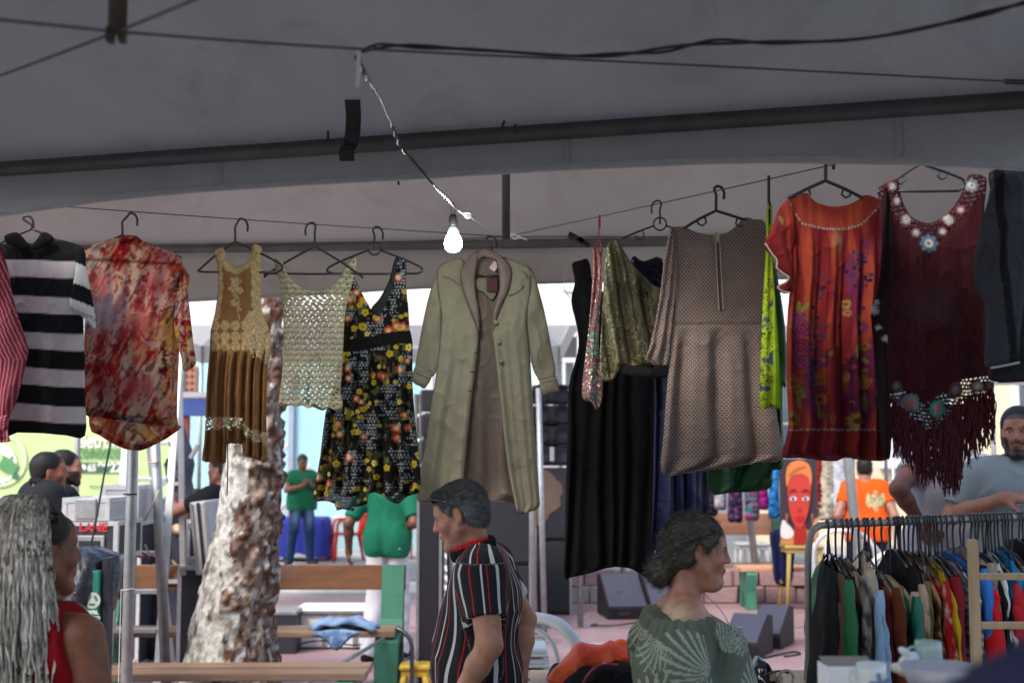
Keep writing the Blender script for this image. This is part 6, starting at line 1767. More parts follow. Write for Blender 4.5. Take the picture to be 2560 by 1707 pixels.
for xx in (1043,1053):
 MB().tube([at(xx,1255,13.35),at(xx-3,985,13.35)],0.022,n=8).build('chord',m_steel,tt_,True)
for yy in (1038,1165,1100): MB().tube([at(1040,yy+4,13.35),at(1056,yy-4,13.35)],0.02,n=8).build('brace',m_alu,tt_,True)
def wedge(x0,x1,ytop,ybot,dist,label,flip=1,yaw=0.0,depth=0.5):
 a,b_=at(x0,ytop,dist),at(x1,ybot,dist); W=b_.x-a.x
 X=(a.x+b_.x)/2; H=at(x0,ytop,dist+depth*0.8).z-0.006
 t=empty('stage_monitor',(X,dist+depth/2,0.006),yaw); tag(t,label,'stage monitor','wedge stage monitors on the red floor')
 Mx=Matrix.Translation((X,dist+depth/2,0.006)) @ Matrix.Rotation(yaw,4,'Z')
 prof=[(-depth/2,0.0),(-depth/2-0.03,0.12),(depth/2-0.12,H),(depth/2,H-0.02),(depth/2,0.0)]
 mb=MB().prism([(0,y,z_) for y,z_ in prof],(-W/2,0,0),(W/2,0,0)); mb.v=[tuple(Mx @ Vector(v)) for v in mb.v]; mb.build('cabinet',m_box,t)
 p0,p1=Vector((0,-depth/2-0.03,0.12)),Vector((0,depth/2-0.12,H)); ax=(p1-p0).normalized(); nn=Vector((0,-ax.z,ax.y))
 g=[p0+ax*0.02+nn*0.012,p1-ax*0.02+nn*0.012]
 V=[Vector((sx*(W/2-0.012),0,0))+q for q in g for sx in (-1,1)]
 mb=MB().prism([V[0],V[1],V[3],V[2]],(0,0,0),nn*-0.02); mb.v=[tuple(Mx @ Vector(v)) for v in mb.v]; gr=mb.build('grille',mat('monitor_grille',(0.045,0.045,0.072),(0.06,0.06,0.09),rough=0.5,scale=60,bump=0.5,bscale=300,spec=0.5),t)
 c0=(p0*0.55+p1*0.45)+nn*0.018+Vector((-W*0.12,0,0))
 mb=MB().box(c0,(0.05,0.006,0.03),M=Matrix.Rotation(0.5,3,'X')); mb.v=[tuple(Mx @ Vector(v)) for v in mb.v]; mb.build('badge',m_galv,t)
 mb=MB().box((W*0.0-W*.1,-depth/2-0.018,0.06),(0.12,0.012,0.04),bev=0.004); mb.v=[tuple(Mx @ Vector(v)) for v in mb.v]; mb.build('handle_recess',m_wire,t)
 return t
wedge(1510,1612,1432,1532,13.9,'left wedge monitor of the pair behind the green-bloused woman',yaw=0.12,depth=0.62)
wedge(1618,1700,1430,1540,13.8,'right wedge monitor of the pair, mostly hidden by the green-bloused woman',yaw=0.12,depth=0.62)
wedge(1836,1930,1532,1640,11.2,'nearer wedge monitor of the pair left of the clothes rack',yaw=-0.45,depth=0.5)
wedge(1904,1985,1510,1626,11.75,'farther wedge monitor of the pair left of the clothes rack',yaw=-0.45,depth=0.5)
for pts,lab in (([(1480,1561),(1510,1563),(1550,1561),(1600,1553),(1625,1545),(1590,1540),(1610,1534)],'black jack cable lying in front of the far wedge monitors'),([(1850,1648),(1900,1645),(1945,1636),(1985,1628),(2000,1634),(1960,1640)],'black cable curling beside the near wedge monitors')):
 tag(MB().tube(smooth_path([on_ground(x,y,0.014) for x,y in pts],6),0.009,n=6).build('floor_cable',m_wire,None,True),lab,'cable')
pp=on_ground(1476,1562,0.02)
tag(MB().tube([pp,pp+Vector((0.07,0,0.004))],[0.012,0.02],n=8).build('cable_plug',m_wire),'black plug at the end of the floor cable','plug')
# low wall of pink stone blocks
lw=empty('stone_wall',(2.6,15.6,0)); tag(lw,'low wall of rough pink stone blocks behind the wedge monitors','wall')
r6=random.Random(4)
def block_mesh(seed):
 rr=random.Random(seed); bm=bmesh.new(); bmesh.ops.create_cube(bm,size=1.0)
 bmesh.ops.bevel(bm,geom=list(bm.edges),offset=0.06,segments=1,affect='EDGES')
 for v in bm.verts: v.co+=Vector((rr.uniform(-1,1),rr.uniform(-1,1),rr.uniform(-1,1)))*0.035
 me=bpy.data.meshes.new('block'); bm.to_mesh(me); bm.free(); return me
blocks=[block_mesh(i) for i in range(5)]
m_blk=[mat('pink_stone',(0.40,0.26,0.26),(0.28,0.17,0.17),rough=0.95,scale=5,bump=0.5,bscale=20),mat('grey_stone',(0.36,0.34,0.31),(0.24,0.22,0.2),rough=0.95,scale=5,bump=0.5,bscale=20)]
for bme in blocks: bme.materials.append(m_blk[0])
blg=block_mesh(9); blg.materials.append(m_blk[1])
for row in range(2):
 x=0.62+(0.0 if row==0 else -0.12);
 while x<3.9:
  w=r6.uniform(0.24,0.46)
  o=bpy.data.objects.new('block',blg if r6.random()<0.15 else blocks[r6.randrange(5)]); COL.objects.link(o); o.parent=lw
  o.matrix_parent_inverse=Matrix.Translation(lw.location).inverted()
  o.location=(x+w/2,15.6+r6.uniform(-.03,.03),0.006+0.1+row*0.2+0.0); o.scale=(w-0.015,0.3,0.195)
  x+=w
# ================================================================== PEOPLE: signed-distance bodies turned into one skin
def _v(p): return np.array(p,dtype=np.float32)
class Sdf:
 """list of round cones and ellipsoids blended smoothly; sub=True carves"""
 def __init__(self): self.p=[]
 def cone(self,a,b,r1,r2,k=0.03,sub=False): self.p.append(('c',_v(a),_v(b),r1,r2,k,sub)); return self
 def ell(self,c,r,k=0.02,sub=False,R_=None): self.p.append(('e',_v(c),_v(r),R_,None,k,sub)); return self
 def chain(self,pts,rs,k=0.02):
  for i in range(len(pts)-1): self.cone(pts[i],pts[i+1],rs[i],rs[i+1],k)
  return self
 def __call__(self,P):
  P=np.asarray(P,dtype=np.float32)
  d=None
  for t,a,b,r1,r2,k,sub in self.p:
   if t=='c':
    ab=b-a; l2=ab @ ab+1e-12
    h=np.clip(((P-a) @ ab)/l2,0,1)
    q=np.sqrt(((P-a-h[:,None]*ab) ** 2).sum(1))-(r1+(r2-r1)*h)
   else:
    X=P-a
    if r1 is not None: X=X @ np.asarray(r1)
    k0=np.sqrt(((X/b) ** 2).sum(1)); k1=np.sqrt(((X/(b*b)) ** 2).sum(1))+1e-9
    q=k0*(k0-1.0)/k1
   if d is None: d=q; continue
   if sub:
    h=np.clip(0.5-0.5*(d+q)/k,0,1)
    d=d*(1-h)+(-q)*h+k*h*(1-h)
   else:
    h=np.clip(0.5+0.5*(q-d)/k,0,1)
    d=q*(1-h)+d*h-k*h*(1-h)
  return d
 def bounds(self,pad=0.03):
  lo=np.full(3,1e9); hi=-lo
  for t,a,b,r1,r2,k,sub in self.p:
   if sub: continue
   if t=='c':
    for c,r in ((a,r1),(b,r2)): lo=np.minimum(lo,c-r); hi=np.maximum(hi,c+r)
   else: m_=b.max(); lo=np.minimum(lo,a-m_); hi=np.maximum(hi,a+m_)
  return lo-pad,hi+pad
def nets(f,lo,hi,h):
 """surface nets: field -> vertices, quads"""
 n=np.maximum(3,np.ceil((hi-lo)/h).astype(int)+1)
 xs=[lo[i]+h*np.arange(n[i]) for i in range(3)]
 B=4
 nbk=-(-n // B)
 cs=[lo[i]+h*(np.arange(nbk[i])*B+(B-1)/2) for i in range(3)]
 Cc=np.stack(np.meshgrid(*cs,indexing='ij'),-1).reshape(-1,3)
 dc=f(Cc)
 near=(np.abs(dc)<h*B*1.0+0.010).reshape(nbk)
 D=np.where(dc<0,-1.0,1.0).reshape(nbk).repeat(B,0).repeat(B,1).repeat(B,2)[:n[0],:n[1],:n[2]].copy()
 mk=near.repeat(B,0).repeat(B,1).repeat(B,2)[:n[0],:n[1],:n[2]]
 ii=np.argwhere(mk)
 if len(ii):
  D[tuple(ii.T)]=np.concatenate([f(lo+h*ii[i:i+300000]) for i in range(0,len(ii),300000)])
 ins=D<0
 c8=sum(ins[a:n[0]-1+a,b:n[1]-1+b,c:n[2]-1+c].astype(int) for a in (0,1) for b in (0,1) for c in (0,1))
 act=(c8>0)&(c8<8)
 I=np.argwhere(act)
 if len(I)==0: return np.zeros((0,3)),np.zeros((0,4),int)
 idx=-np.ones(act.shape,int); idx[act]=np.arange(len(I))
 acc=np.zeros((len(I),3)); cnt=np.zeros(len(I))
 cor=[(a,b,c) for a in (0,1) for b in (0,1) for c in (0,1)]
 for p in cor:
  for ax in range(3):
   if p[ax]==1: continue
   q=list(p); q[ax]=1
   d0=D[I[:,0]+p[0],I[:,1]+p[1],I[:,2]+p[2]]; d1=D[I[:,0]+q[0],I[:,1]+q[1],I[:,2]+q[2]]
   m_=(d0<0) != (d1<0)
   t=np.where(m_,d0/np.where(np.abs(d0-d1)<1e-12,1e-12,d0-d1),0)
   off=np.repeat(np.array(p,float)[None],len(I),0); off[:,ax]+=t
   acc[m_]+=off[m_]; cnt[m_]+=1
 V=lo+h*(I+acc/np.maximum(cnt,1)[:,None])
 Fs=[]
 for ax in range(3):
  o1,o2=(ax+1) % 3,(ax+2) % 3
  sl0=[slice(1,-1)]*3; sl0[ax]=slice(0,n[ax]-1)
  sl1=[slice(1,-1)]*3; sl1[ax]=slice(1,n[ax])
  a_,b_=ins[tuple(sl0)],ins[tuple(sl1)]
  E=np.argwhere(a_ != b_)
  if not len(E): continue
  flip=a_[tuple(E.T)]
  E=E+1; E[:,ax] -= 1
  def cell(d1,d2):
   q=E.copy(); q[:,o1]+=d1; q[:,o2]+=d2
   return idx[q[:,0],q[:,1],q[:,2]]
  quad=np.stack([cell(-1,-1),cell(0,-1),cell(0,0),cell(-1,0)],1)
  quad[~flip]=quad[~flip][:,::-1]
  Fs.append(quad)
 F=np.concatenate(Fs); F=F[(F >= 0).all(1)]
 return V,F
def skin(name,f,lo,hi,h,m,parent,colf,M=None,relax=1,opaf=None):
 V,F=nets(f,lo,hi,h)
 for _ in range(relax):
  e=h*0.4
  d0=f(V)
  g=np.stack([f(V+np.eye(3)[i]*e)-d0 for i in range(3)],1)/e
  g2=(g ** 2).sum(1)+1e-9
  st=(d0/g2)[:,None]*g
  ln=np.linalg.norm(st,axis=1)[:,None]+1e-12
  V=V-st*np.minimum(1,h*0.5/ln)
 cols=np.clip(colf(V),0,1)
 op_=None if opaf is None else opaf(V)
 if M is not None:
  A=np.array(M)
  V=V @ A[:3,:3].T+A[:3,3]
 return link(name,mesh_np(name,V,F,cols,op_),m,parent,smooth=True)
m_skin=vmat('skin',rough=0.5,weave=380,wbump=0.14,spec=0.45,var=0.20,nscale=34)
m_cloth_p=vmat('worn_cloth',rough=0.9,weave=800,wbump=0.2,var=0.06,nscale=40)
m_hairm=vmat('hair',rough=0.6,weave=260,wbump=0.5,spec=0.35,var=0.3,nscale=120)
def with_folds(f,amp,sc=(9,9,5),seed=0.0):
 def g(P):
  n1=fbm(P[:,0]*sc[0]+seed,P[:,1]*sc[1],P[:,2]*sc[2],octv=2)-0.5
  r_=1-np.abs(2*vnoise(P[:,0]*sc[0]*1.3+P[:,2]*4+seed,P[:,1]*sc[1],P[:,2]*sc[2]*1.2-P[:,0]*3)-1)
  return f(P)-amp*(n1*1.4+(r_ ** 4)*0.7)
 return g
def cut(f,planes):
 """keep the side of each (point, normal) the normal points away from"""
 def g(P):
  d=f(P)
  for p,n in planes:
   n=_v(n); n=n/np.linalg.norm(n)
   d=np.maximum(d,(P-_v(p)) @ n)
  return d
 return g
# ---- head: local frame x right, y forward (face), z up, origin between the ears
def head_sdf(fem=False,jaw=1.0,nose=1.0,cheek=1.0,chin2=0.0,lips=1.0):
 s=Sdf()
 s.ell((0,-0.018,0.035),(0.076,0.098,0.088))
 s.ell((0,0.028,-0.030),(0.061*cheek,0.064,0.082),k=0.03)
 s.ell((0,0.062,0.045),(0.052,0.030,0.040),k=0.03)              # forehead
 for sx in (-1,1):
  s.cone((sx*0.056*jaw,0.0,-0.052),(sx*0.016,0.072,-0.104),0.022,0.018,k=0.03)
  s.ell((sx*0.040,0.062,-0.024),(0.026*cheek,0.022,0.026),k=0.03)
  s.cone((sx*0.018,0.084,0.024),(sx*0.045,0.070,0.020),0.011,0.009,k=0.02)   # brow
 s.ell((0,0.078,-0.102),(0.022,0.020,0.018),k=0.022)             # chin
 s.cone((0,0.089,0.020),(0,0.109*(0.9+0.1*nose),-0.022),0.009,0.0125*nose,k=0.016)
 for sx in (-1,1): s.ell((sx*0.0115*nose,0.098,-0.026),(0.0085,0.011,0.008),k=0.008)
 s.ell((0,0.086,-0.060),(0.026,0.016,0.020),k=0.015)             # mouth mound
 s.ell((0,0.099,-0.0545),(0.020,0.008,0.0055*lips),k=0.005)
 s.ell((0,0.0965,-0.0655),(0.017,0.0085,0.0062*lips),k=0.005)
 s.cone((-0.022,0.0985,-0.0598),(0.022,0.0985,-0.0598),0.0016,0.0016,k=0.003,sub=True)
 for sx in (-1,1):
  s.ell((sx*0.033,0.095,0.004),(0.019,0.017,0.012),k=0.014,sub=True)
  s.ell((sx*0.032,0.0705,0.004),(0.0155,0.0145,0.0135),k=0.004)
  s.cone((sx*0.019,0.0855,0.0125),(sx*0.046,0.076,0.0105),0.0035,0.003,k=0.006)   # upper lid
  s.cone((sx*0.02,0.083,-0.006),(sx*0.044,0.075,-0.004),0.003,0.0025,k=0.007)
 if chin2: s.ell((0,0.045,-0.115),(0.045,0.045,0.03*chin2),k=0.03)
 for sx in (-1,1):
  Re=Matrix.Rotation(sx*0.35,3,'Z') @ Matrix.Rotation(-0.2,3,'X')
  s.ell((sx*0.076,-0.012,-0.002),(0.009,0.018,0.030),k=0.008,R_=Re)
  s.ell((sx*0.076,-0.008,-0.030),(0.008,0.010,0.012),k=0.008)
  s.ell((sx*0.0865,-0.009,0.002),(0.006,0.010,0.018),k=0.005,sub=True,R_=Re)
 return s
def face_cols(P,skin_c,lip_c,brow_c,beard=0.0,beard_c='#1a1411',stub=0.0,iris='#2a1a10',blush=0.3,brow_w=1.0):
 x,y,z_=P[:,0],P[:,1],P[:,2]; ax=np.abs(x)
 c=np.repeat(arr(skin_c)[None],len(P),0)*(0.9+0.2*fbm(x*30,y*30,z_*30))[:,None]
 rd=np.exp(-(((ax-0.042)/0.022) ** 2+((z_+0.028)/0.022) ** 2))*(y>0.02)+0.8*np.exp(-((ax/0.014) ** 2+((z_+0.022)/0.012) ** 2))*(y>0.1)
 c=mixc(c,c*np.array([1.08,0.72,0.68]),np.clip(rd*blush*2,0,0.8))
 lp=(ax<0.023)&(np.abs(z_+0.060)<0.0105*(1-(ax/0.026) ** 2))&(y>0.085)
 c[lp]=arr(lip_c)
 ln=(ax<0.025)&(np.abs(z_+0.0598)<0.0014)&(y>0.08); c[ln]=arr(lip_c)*0.35
 br=(np.abs(z_-(0.0225+0.004*np.cos((ax-0.03)*90)))<0.0042*brow_w)&(ax>0.013)&(ax<0.052)&(y>0.05)
 c[br]=mixc(c[br],np.repeat(arr(brow_c)[None],br.sum(),0),np.full(br.sum(),0.85))
 dx,dz=ax-0.032,z_-0.0035
 eye=((dx/0.0135) ** 2+(dz/0.0062) ** 2<1)&(y>0.066)
 c[eye]=arr('#cfc8c0')
 ir=(dx ** 2+dz ** 2<0.0058 ** 2)&(y>0.066)&eye; c[ir]=arr(iris)
 lash=(np.abs(dz-0.0068+(dx/0.0135) ** 2*0.004)<0.0018)&(np.abs(dx)<0.015)&(y>0.06); c[lash]=arr('#1c1310')
 if beard or stub:
  t=sstep(-0.012,-0.045,z_+0.35*np.clip(0.06-y,0,0.06)-0.02*sstep(0.03,0.06,ax))*sstep(-0.03,-0.005,y)
  cheekline=sstep(0.0,1.0,(ax-0.030)/0.02)+sstep(-0.068,-0.078,z_)
  mo=(z_<-0.038)&(z_>-0.056)&(ax<0.032)&(y>0.06)
  jawz=(z_<-0.075+0.0*ax)|((ax>0.038-0.10*np.clip(-0.03-z_,0,.2))&(z_<-0.02))
  w=(jawz|mo)&(y>-0.02)&(z_<-0.015)&~lp
  k=np.where(w,1.0,0.0)*max(beard,stub)
  c=mixc(c,np.repeat(arr(beard_c)[None],len(P),0),k*(0.85+0.15*fbm(x*200,y*200,z_*60)))
 return c
def head_matrix(loc,yaw,pitch=0.0,roll=0.0,s=1.0):
 """yaw 0 faces +Y (away from the camera); pitch negative looks down"""
 return Matrix.Translation(Vector(loc)) @ Matrix.Rotation(yaw,4,'Z') @ Matrix.Rotation(pitch,4,'X') @ Matrix.Rotation(roll,4,'Y') @ Matrix.Scale(s,4)
def hand_prims(s,wrist,d,n,side,curl=0.5,size=1.0,spread=0.25,k=0.006,thumb_out=0.8,curls=None):
 """palm and five separate fingers; d: pointing direction, n: palm normal (fingers curl towards n), side +1 thumb on d x n"""
 d=_v(d)/np.linalg.norm(d); n=_v(n); n=n-d*(n @ d); n /= np.linalg.norm(n); l=np.cross(d,n)*side
 w=_v(wrist); z_=size
 s.cone(w,w+d*0.03*z_,0.027*z_,0.030*z_,k=0.02)
 for o in (-0.024,-0.008,0.008,0.024):
  s.cone(w+d*0.02*z_+l*o*0.7*z_,w+d*0.085*z_+l*o*z_,0.015*z_,0.0125*z_,k=0.012)
 lens=((0.024,(0.040,0.025,0.020)),(0.008,(0.045,0.028,0.021)),(-0.008,(0.042,0.026,0.020)),(-0.024,(0.032,0.020,0.018)))
 for i,(o,L) in enumerate(lens):
  p=w+d*0.088*z_+l*o*z_
  cu=curl if curls is None else curls[i]
  a=0.25*cu
  base=d*math.cos(spread*o*22)+l*math.sin(spread*o*22)
  r=0.0088*z_*(0.85 if i==3 else 1)
  for j,q in enumerate(L):
   a+=cu*(0.9 if j else 0.5)
   dirv=base*math.cos(a)+n*math.sin(a)
   p2=p+dirv*q*z_
   s.cone(p,p2,r,r*0.9,k=k*0.6); p=p2; r *= 0.9
 p=w+d*0.025*z_+l*0.024*z_; t1_=d*0.55+l*thumb_out+n*0.25; t1_ /= np.linalg.norm(t1_)
 s.cone(p,p+t1_*0.042*z_,0.0135*z_,0.0115*z_,k=0.01); p=p+t1_*0.042*z_
 t2_=d*0.8+l*0.35+n*0.4*(0.5+curl); t2_ /= np.linalg.norm(t2_)
 s.cone(p,p+t2_*0.032*z_,0.011*z_,0.0095*z_,k=k*0.6)
 s.cone(p+t2_*0.032*z_,p+t2_*0.056*z_,0.0095*z_,0.008*z_,k=k*0.6)
def hair_strands(t,hair_o,HM,n=1500,L=(.012,.03),lift=.35,flow=None,r=.0007,seed=1,jit=.35,segs=4):
 """short strands growing out of the hair surface, coloured like the hair under them"""
 me=hair_o.data; nv=len(me.vertices)
 co=np.empty(nv*3,np.float32); me.vertices.foreach_get('co',co); co=co.reshape(-1,3)
 no=np.empty(nv*3,np.float32); me.vertices.foreach_get('normal',no); no=no.reshape(-1,3)
 cc=np.empty(nv*4,np.float32); me.color_attributes['Col'].data.foreach_get('color',cc); cc=cc.reshape(-1,4)[:,:3]
 rg=np.random.default_rng(seed)
 pick=rg.choice(nv,min(n,nv),replace=n>nv)
 R3=np.array(HM.to_3x3().normalized()); Hi=np.array(HM.inverted())
 loc=co[pick] @ Hi[:3,:3].T+Hi[:3,3]
 fl_=(flow or (lambda Q: np.stack([Q[:,0]*0,-np.ones(len(Q))*.8,-np.ones(len(Q))*.5],1)))(loc) @ R3.T
 N=no[pick]; fl_=fl_-(fl_*N).sum(1)[:,None]*N; fl_ /= np.linalg.norm(fl_,axis=1)[:,None]+1e-6
 D=fl_+N*lift+rg.normal(0,jit,fl_.shape); D /= np.linalg.norm(D,axis=1)[:,None]
 Ls=rg.uniform(*L,len(pick)); k=len(pick)
 side=np.cross(D,N)+1e-4; side /= np.linalg.norm(side,axis=1)[:,None]; up_=np.cross(side,D)
 V=np.zeros((k,segs,3,3));
 for s_ in range(segs):
  q=s_/(segs-1)
  c_=co[pick]-N*.001+D*(Ls*q)[:,None]-N*(lift*.55*Ls*q*q)[:,None]
  rr=r*(1-.75*q)
  for a in range(3):
   an=a*2*PI/3
   V[:,s_,a]=c_+side*(rr*math.cos(an))+up_*(rr*math.sin(an))
 base=(np.arange(k)*segs*3)[:,None,None]
 s_,a=np.meshgrid(np.arange(segs-1),np.arange(3),indexing='ij')
 Fq=np.stack([s_*3+a,s_*3+(a+1) % 3,(s_+1)*3+(a+1) % 3,(s_+1)*3+a],-1).reshape(1,-1,4)
 F=(base+Fq).reshape(-1,4)
 col=np.repeat(cc[pick]*rg.uniform(.6,1.5,(k,1)),segs*3,0)
 o=link('hair_strands',mesh_np('hair_strands',V.reshape(-1,3),F,np.clip(col,0,1)),m_hairm,t,smooth=True); tag(o,kind='stuff')
 return o
def base_of(P): return np.asarray(P)
class Body:
 """joint set in world metres, y forward of the figure given by yaw. Defaults: standing adult of height H"""
 def __init__(self,loc,yaw,H=1.72,lean=0.0,build=1.0,belly=0.0):
  self.loc=Vector(loc); self.yaw=yaw; self.H=H; self.k=H/1.72; self.b=build; self.belly=belly
  self.M=Matrix.Translation(self.loc) @ Matrix.Rotation(yaw,4,'Z')
  k=self.k
  L=dict(pelvis=(0,0,.95),waist=(0,.01,1.08),chest=(0,.0,1.28),neck=(0,-.02,1.45),head=(0,.015,1.60),
     shL=(-.175,-.01,1.40),shR=(.175,-.01,1.40),elL=(-.23,-.02,1.12),elR=(.23,-.02,1.12),wrL=(-.24,.06,.88),wrR=(.24,.06,.88),
     hpL=(-.09,0,.93),hpR=(.09,0,.93),knL=(-.10,.02,.50),knR=(.10,.02,.50),anL=(-.10,-.02,.08),anR=(.10,-.02,.08),toL=(-.12,.14,.03),toR=(.12,.14,.03))
  self.j={n: Vector(v)*k for n,v in L.items()}
  for n in ('waist','chest','neck','head','shL','shR','elL','elR','wrL','wrR'):
   if lean: self.j[n]=Matrix.Rotation(-lean,3,'X') @ (self.j[n]-self.j['pelvis'])+self.j['pelvis']
 def set(self,**kw):
  for n,v in kw.items(): self.j[n]=Vector(v)
  return self
 def setw(self,**kw):
  Mi=self.M.inverted()
  for n,v in kw.items(): self.j[n]=Mi @ Vector(v)
  return self
 def w(self,n): return self.M @ self.j[n]
 def torso(self,s,inf=0.0,lo=True):
  j,k,b=self.j,self.k,self.b
  s.cone(j['shL']*.78+j['chest']*.22,j['shR']*.78+j['chest']*.22,.072*k*b+inf,.072*k*b+inf,k=.05)
  for sx in ('L','R'):
   c=j['chest']*.62+j['sh'+sx]*.38
   s.ell(c+Vector((0,.01,-.03)),(.11*k*b+inf,.105*k*b+inf,.15*k),k=.06)
   s.ell(j['waist']*.55+j['hp'+sx]*.45+Vector((0,0.0,.02)),(.105*k*b+inf,.105*k*b+inf,.16*k),k=.06)
   s.cone(j['hp'+sx],j['hp'+sx]+Vector((0,0,.08)),.10*k*b+inf,.11*k*b+inf,k=.06)
  s.cone(j['chest'],j['waist'],.115*k*b+inf,.11*k*b+inf,k=.06)
  if self.belly: s.ell(j['waist']+Vector((0,.07+.05*self.belly,.0)),(.13*b+inf,.10*self.belly+inf,.16),k=.07)
  s.cone(j['shL']*.6+j['neck']*.4,j['shR']*.6+j['neck']*.4,.055*k+inf,.055*k+inf,k=.05)
  return s
 def arm(self,s,sx,inf=0.0,t=1.0,r=1.0):
  j,k=self.j,self.k*r
  sh,el,wr=j['sh'+sx],j['el'+sx],j['wr'+sx]
  s.cone(sh,sh.lerp(el,min(1,t*1.0) if t<1 else 1),.058*k+inf,.044*k+inf,k=.04)
  if t >= 1:
   s.cone(el,el.lerp(wr,.35),.042*k+inf,.041*k+inf,k=.02)
   s.cone(el.lerp(wr,.35),wr,.041*k+inf,.027*k+inf,k=.02)
  return s
 def legs(self,s,inf=0.0,shoes=True):
  j,k,b=self.j,self.k,self.b
  for sx in 'LR':
   hp,kn,an,to=(j[n+sx] for n in ('hp','kn','an','to'))
   s.cone(hp,kn,.088*k*b+inf,.056*k+inf,k=.04)
   s.cone(kn,an,.056*k+inf,.040*k+inf,k=.03)
  return s
 def neck(self,s,r=0.056):
  j,k=self.j,self.k
  s.cone(j['neck']+Vector((0,.0,-.05)),j['head']+Vector((0,-.03,-.03)),r*1.12*k,r*k,k=.04)
  return s
def person(label,group=None,loc=(0,0,0)):
 t=empty('person',loc); tag(t,label,'person',group); return t
def simple_person(label,loc,yaw,H,skin_c,hair_c,top_c,leg_c,shoe_c='#202020',pose=None,lean=0.0,head_yaw=None,head_pitch=0.0,hair=True,beard=0.0,stub=0.0,sleeve=0.55,
     top_fn=None,build=1.0,belly=0.0,res=0.012,hands=None,glove=None,collar=True,head_s=1.0,leg_fn=None,hem=0.0,neck_open=0.0,legs=True,brow=None,skin_fn=None,hair_fn=None,face=True,sleeve_inf=0.014,res_skin=None,hair_sdf=None,skip_torso=False,collar_fn=None,extra=None,head_kw=None,face_kw=None,hair_res=None,res_cloth=None,hip=.138,strands=None,top_s=None,top_m=None,straight=True):
 t=person(label,loc=loc)
 B=Body(loc,yaw,H,lean=lean,build=build,belly=belly)
 if pose: pose(B)
 M=B.M
 hy=0.0 if head_yaw is None else head_yaw
 HM=Matrix.Translation(B.j['head']) @ Matrix.Rotation(hy,4,'Z') @ Matrix.Rotation(head_pitch,4,'X') @ Matrix.Scale(B.k*head_s,4)
 hs=head_sdf(**(head_kw or dict(jaw=1.05 if beard else 1.0)))
 HMi=np.array(HM.inverted()); sc_=B.k*head_s
 def fhead(P): return hs(P @ HMi[:3,:3].T+HMi[:3,3])*sc_
 nb=Sdf(); B.neck(nb)
 if not skip_torso: B.torso(nb,inf=-0.02)
 else: nb.cone(B.j['shL']*.7+B.j['neck']*.3,B.j['shR']*.7+B.j['neck']*.3,.05*B.k,.05*B.k,k=.04)
 for sx in 'LR':
  B.arm(nb,sx)
 hsd=[]
 if hands:
  for (sx,d,n,side,kw) in hands:
   h_=Sdf(); hand_prims(h_,B.j['wr'+sx],d,n,side,size=1.05*B.k,**kw); hsd.append((h_,np.array(B.j['wr'+sx],dtype=np.float32)))
 else:
  for sx in 'LR':
   dv=(B.j['wr'+sx]-B.j['el'+sx]).normalized(); side=1 if sx=='L' else -1
   h_=Sdf(); hand_prims(h_,B.j['wr'+sx],dv,Vector((1 if sx=='L' else -1,.3,0)),side,curl=0.5,size=1.0*B.k); hsd.append((h_,np.array(B.j['wr'+sx],dtype=np.float32)))
 def fskin(P):
  P=np.asarray(P,dtype=np.float32); a=nb(P)
  for h_,c_ in hsd:
   m_=((P-c_) ** 2).sum(1)<.26 ** 2
   if m_.any():
    q=h_(P[m_]); am=a[m_]; h=np.clip(.5+.5*(q-am)/.02,0,1)
    a[m_]=q*(1-h)+am*h-.02*h*(1-h)
  hc_=np.array(B.j['head'],dtype=np.float32); m_=((P-hc_) ** 2).sum(1)<.24 ** 2
  if m_.any():
   b_=fhead(P[m_]); am=a[m_]; k=.03
   h=np.clip(.5+.5*(b_-am)/k,0,1)
   a[m_]=b_*(1-h)+am*h-k*h*(1-h)*0.6
  return a
 lo,hi=nb.bounds()
 for h_,c_ in hsd: l9,h9=h_.bounds(); lo=np.minimum(lo,l9); hi=np.maximum(hi,h9)
 hp=np.array(B.j["head"]); lo=np.minimum(lo,hp-.17); hi=np.maximum(hi,hp+.17)
 def cskin(P):
  Q=P @ HMi[:3,:3].T+HMi[:3,3]
  c=np.repeat(arr(skin_c)[None],len(P),0)*(0.9+0.2*fbm(P[:,0]*20,P[:,1]*20,P[:,2]*20))[:,None]
  hd=(np.abs(Q)<.14).all(1)&(Q[:,2]>-.125)
  if hd.any() and face: c[hd]=face_cols(Q[hd],skin_c,tuple(np.array(lin(skin_c))*np.array([.8,.5,.5])),brow or hair_c,beard=beard,beard_c=hair_c,stub=stub,**(face_kw or {}))
  if hair:
   ln_=np.interp(Q[:,1],[-.2,-.07,-.03,.0,.02,.045,.06,.09],[-.075,-.068,-.035,-.004,.008,.030,.058,.070])
   sc=hd&(np.abs(Q[:,0])<.09)&(np.hypot((Q[:,1]+.010)/.028,(Q[:,2])/.036)>1)
   w_=sstep(-.006,.008,Q[:,2]-ln_)*sc
   c=mixc(c,np.repeat(arr(hair_c)[None],len(P),0),w_*.9)
  if glove:
   for sx in 'LR':
    c[np.linalg.norm(P-np.array(B.j['wr'+sx]) ,axis=1)<.0]=0
    dv=np.array((B.j['wr'+sx]-B.j['el'+sx]).normalized())
    g=((P-np.array(B.j['wr'+sx])) @ dv>-0.02)&(np.linalg.norm(P-np.array(B.j['wr'+sx]),axis=1)<.22); c[g]=arr(glove)
  if skin_fn: c=skin_fn(P,c,B)
  return c
 body=skin('body',fskin,lo,hi,res_skin or res,m_skin,t,cskin,M,relax=1 if res_skin else 0)
 ts=Sdf(); B.torso(ts,inf=0.016); sls=[]
 for sx in 'LR':
  if straight: ts.cone(B.j['chest']*.55+B.j['sh'+sx]*.45+Vector((0,0,-.03)),B.j['hp'+sx]*1.0+Vector((0,0,.05)),.100*B.k*build,.118*B.k*build,k=.05)
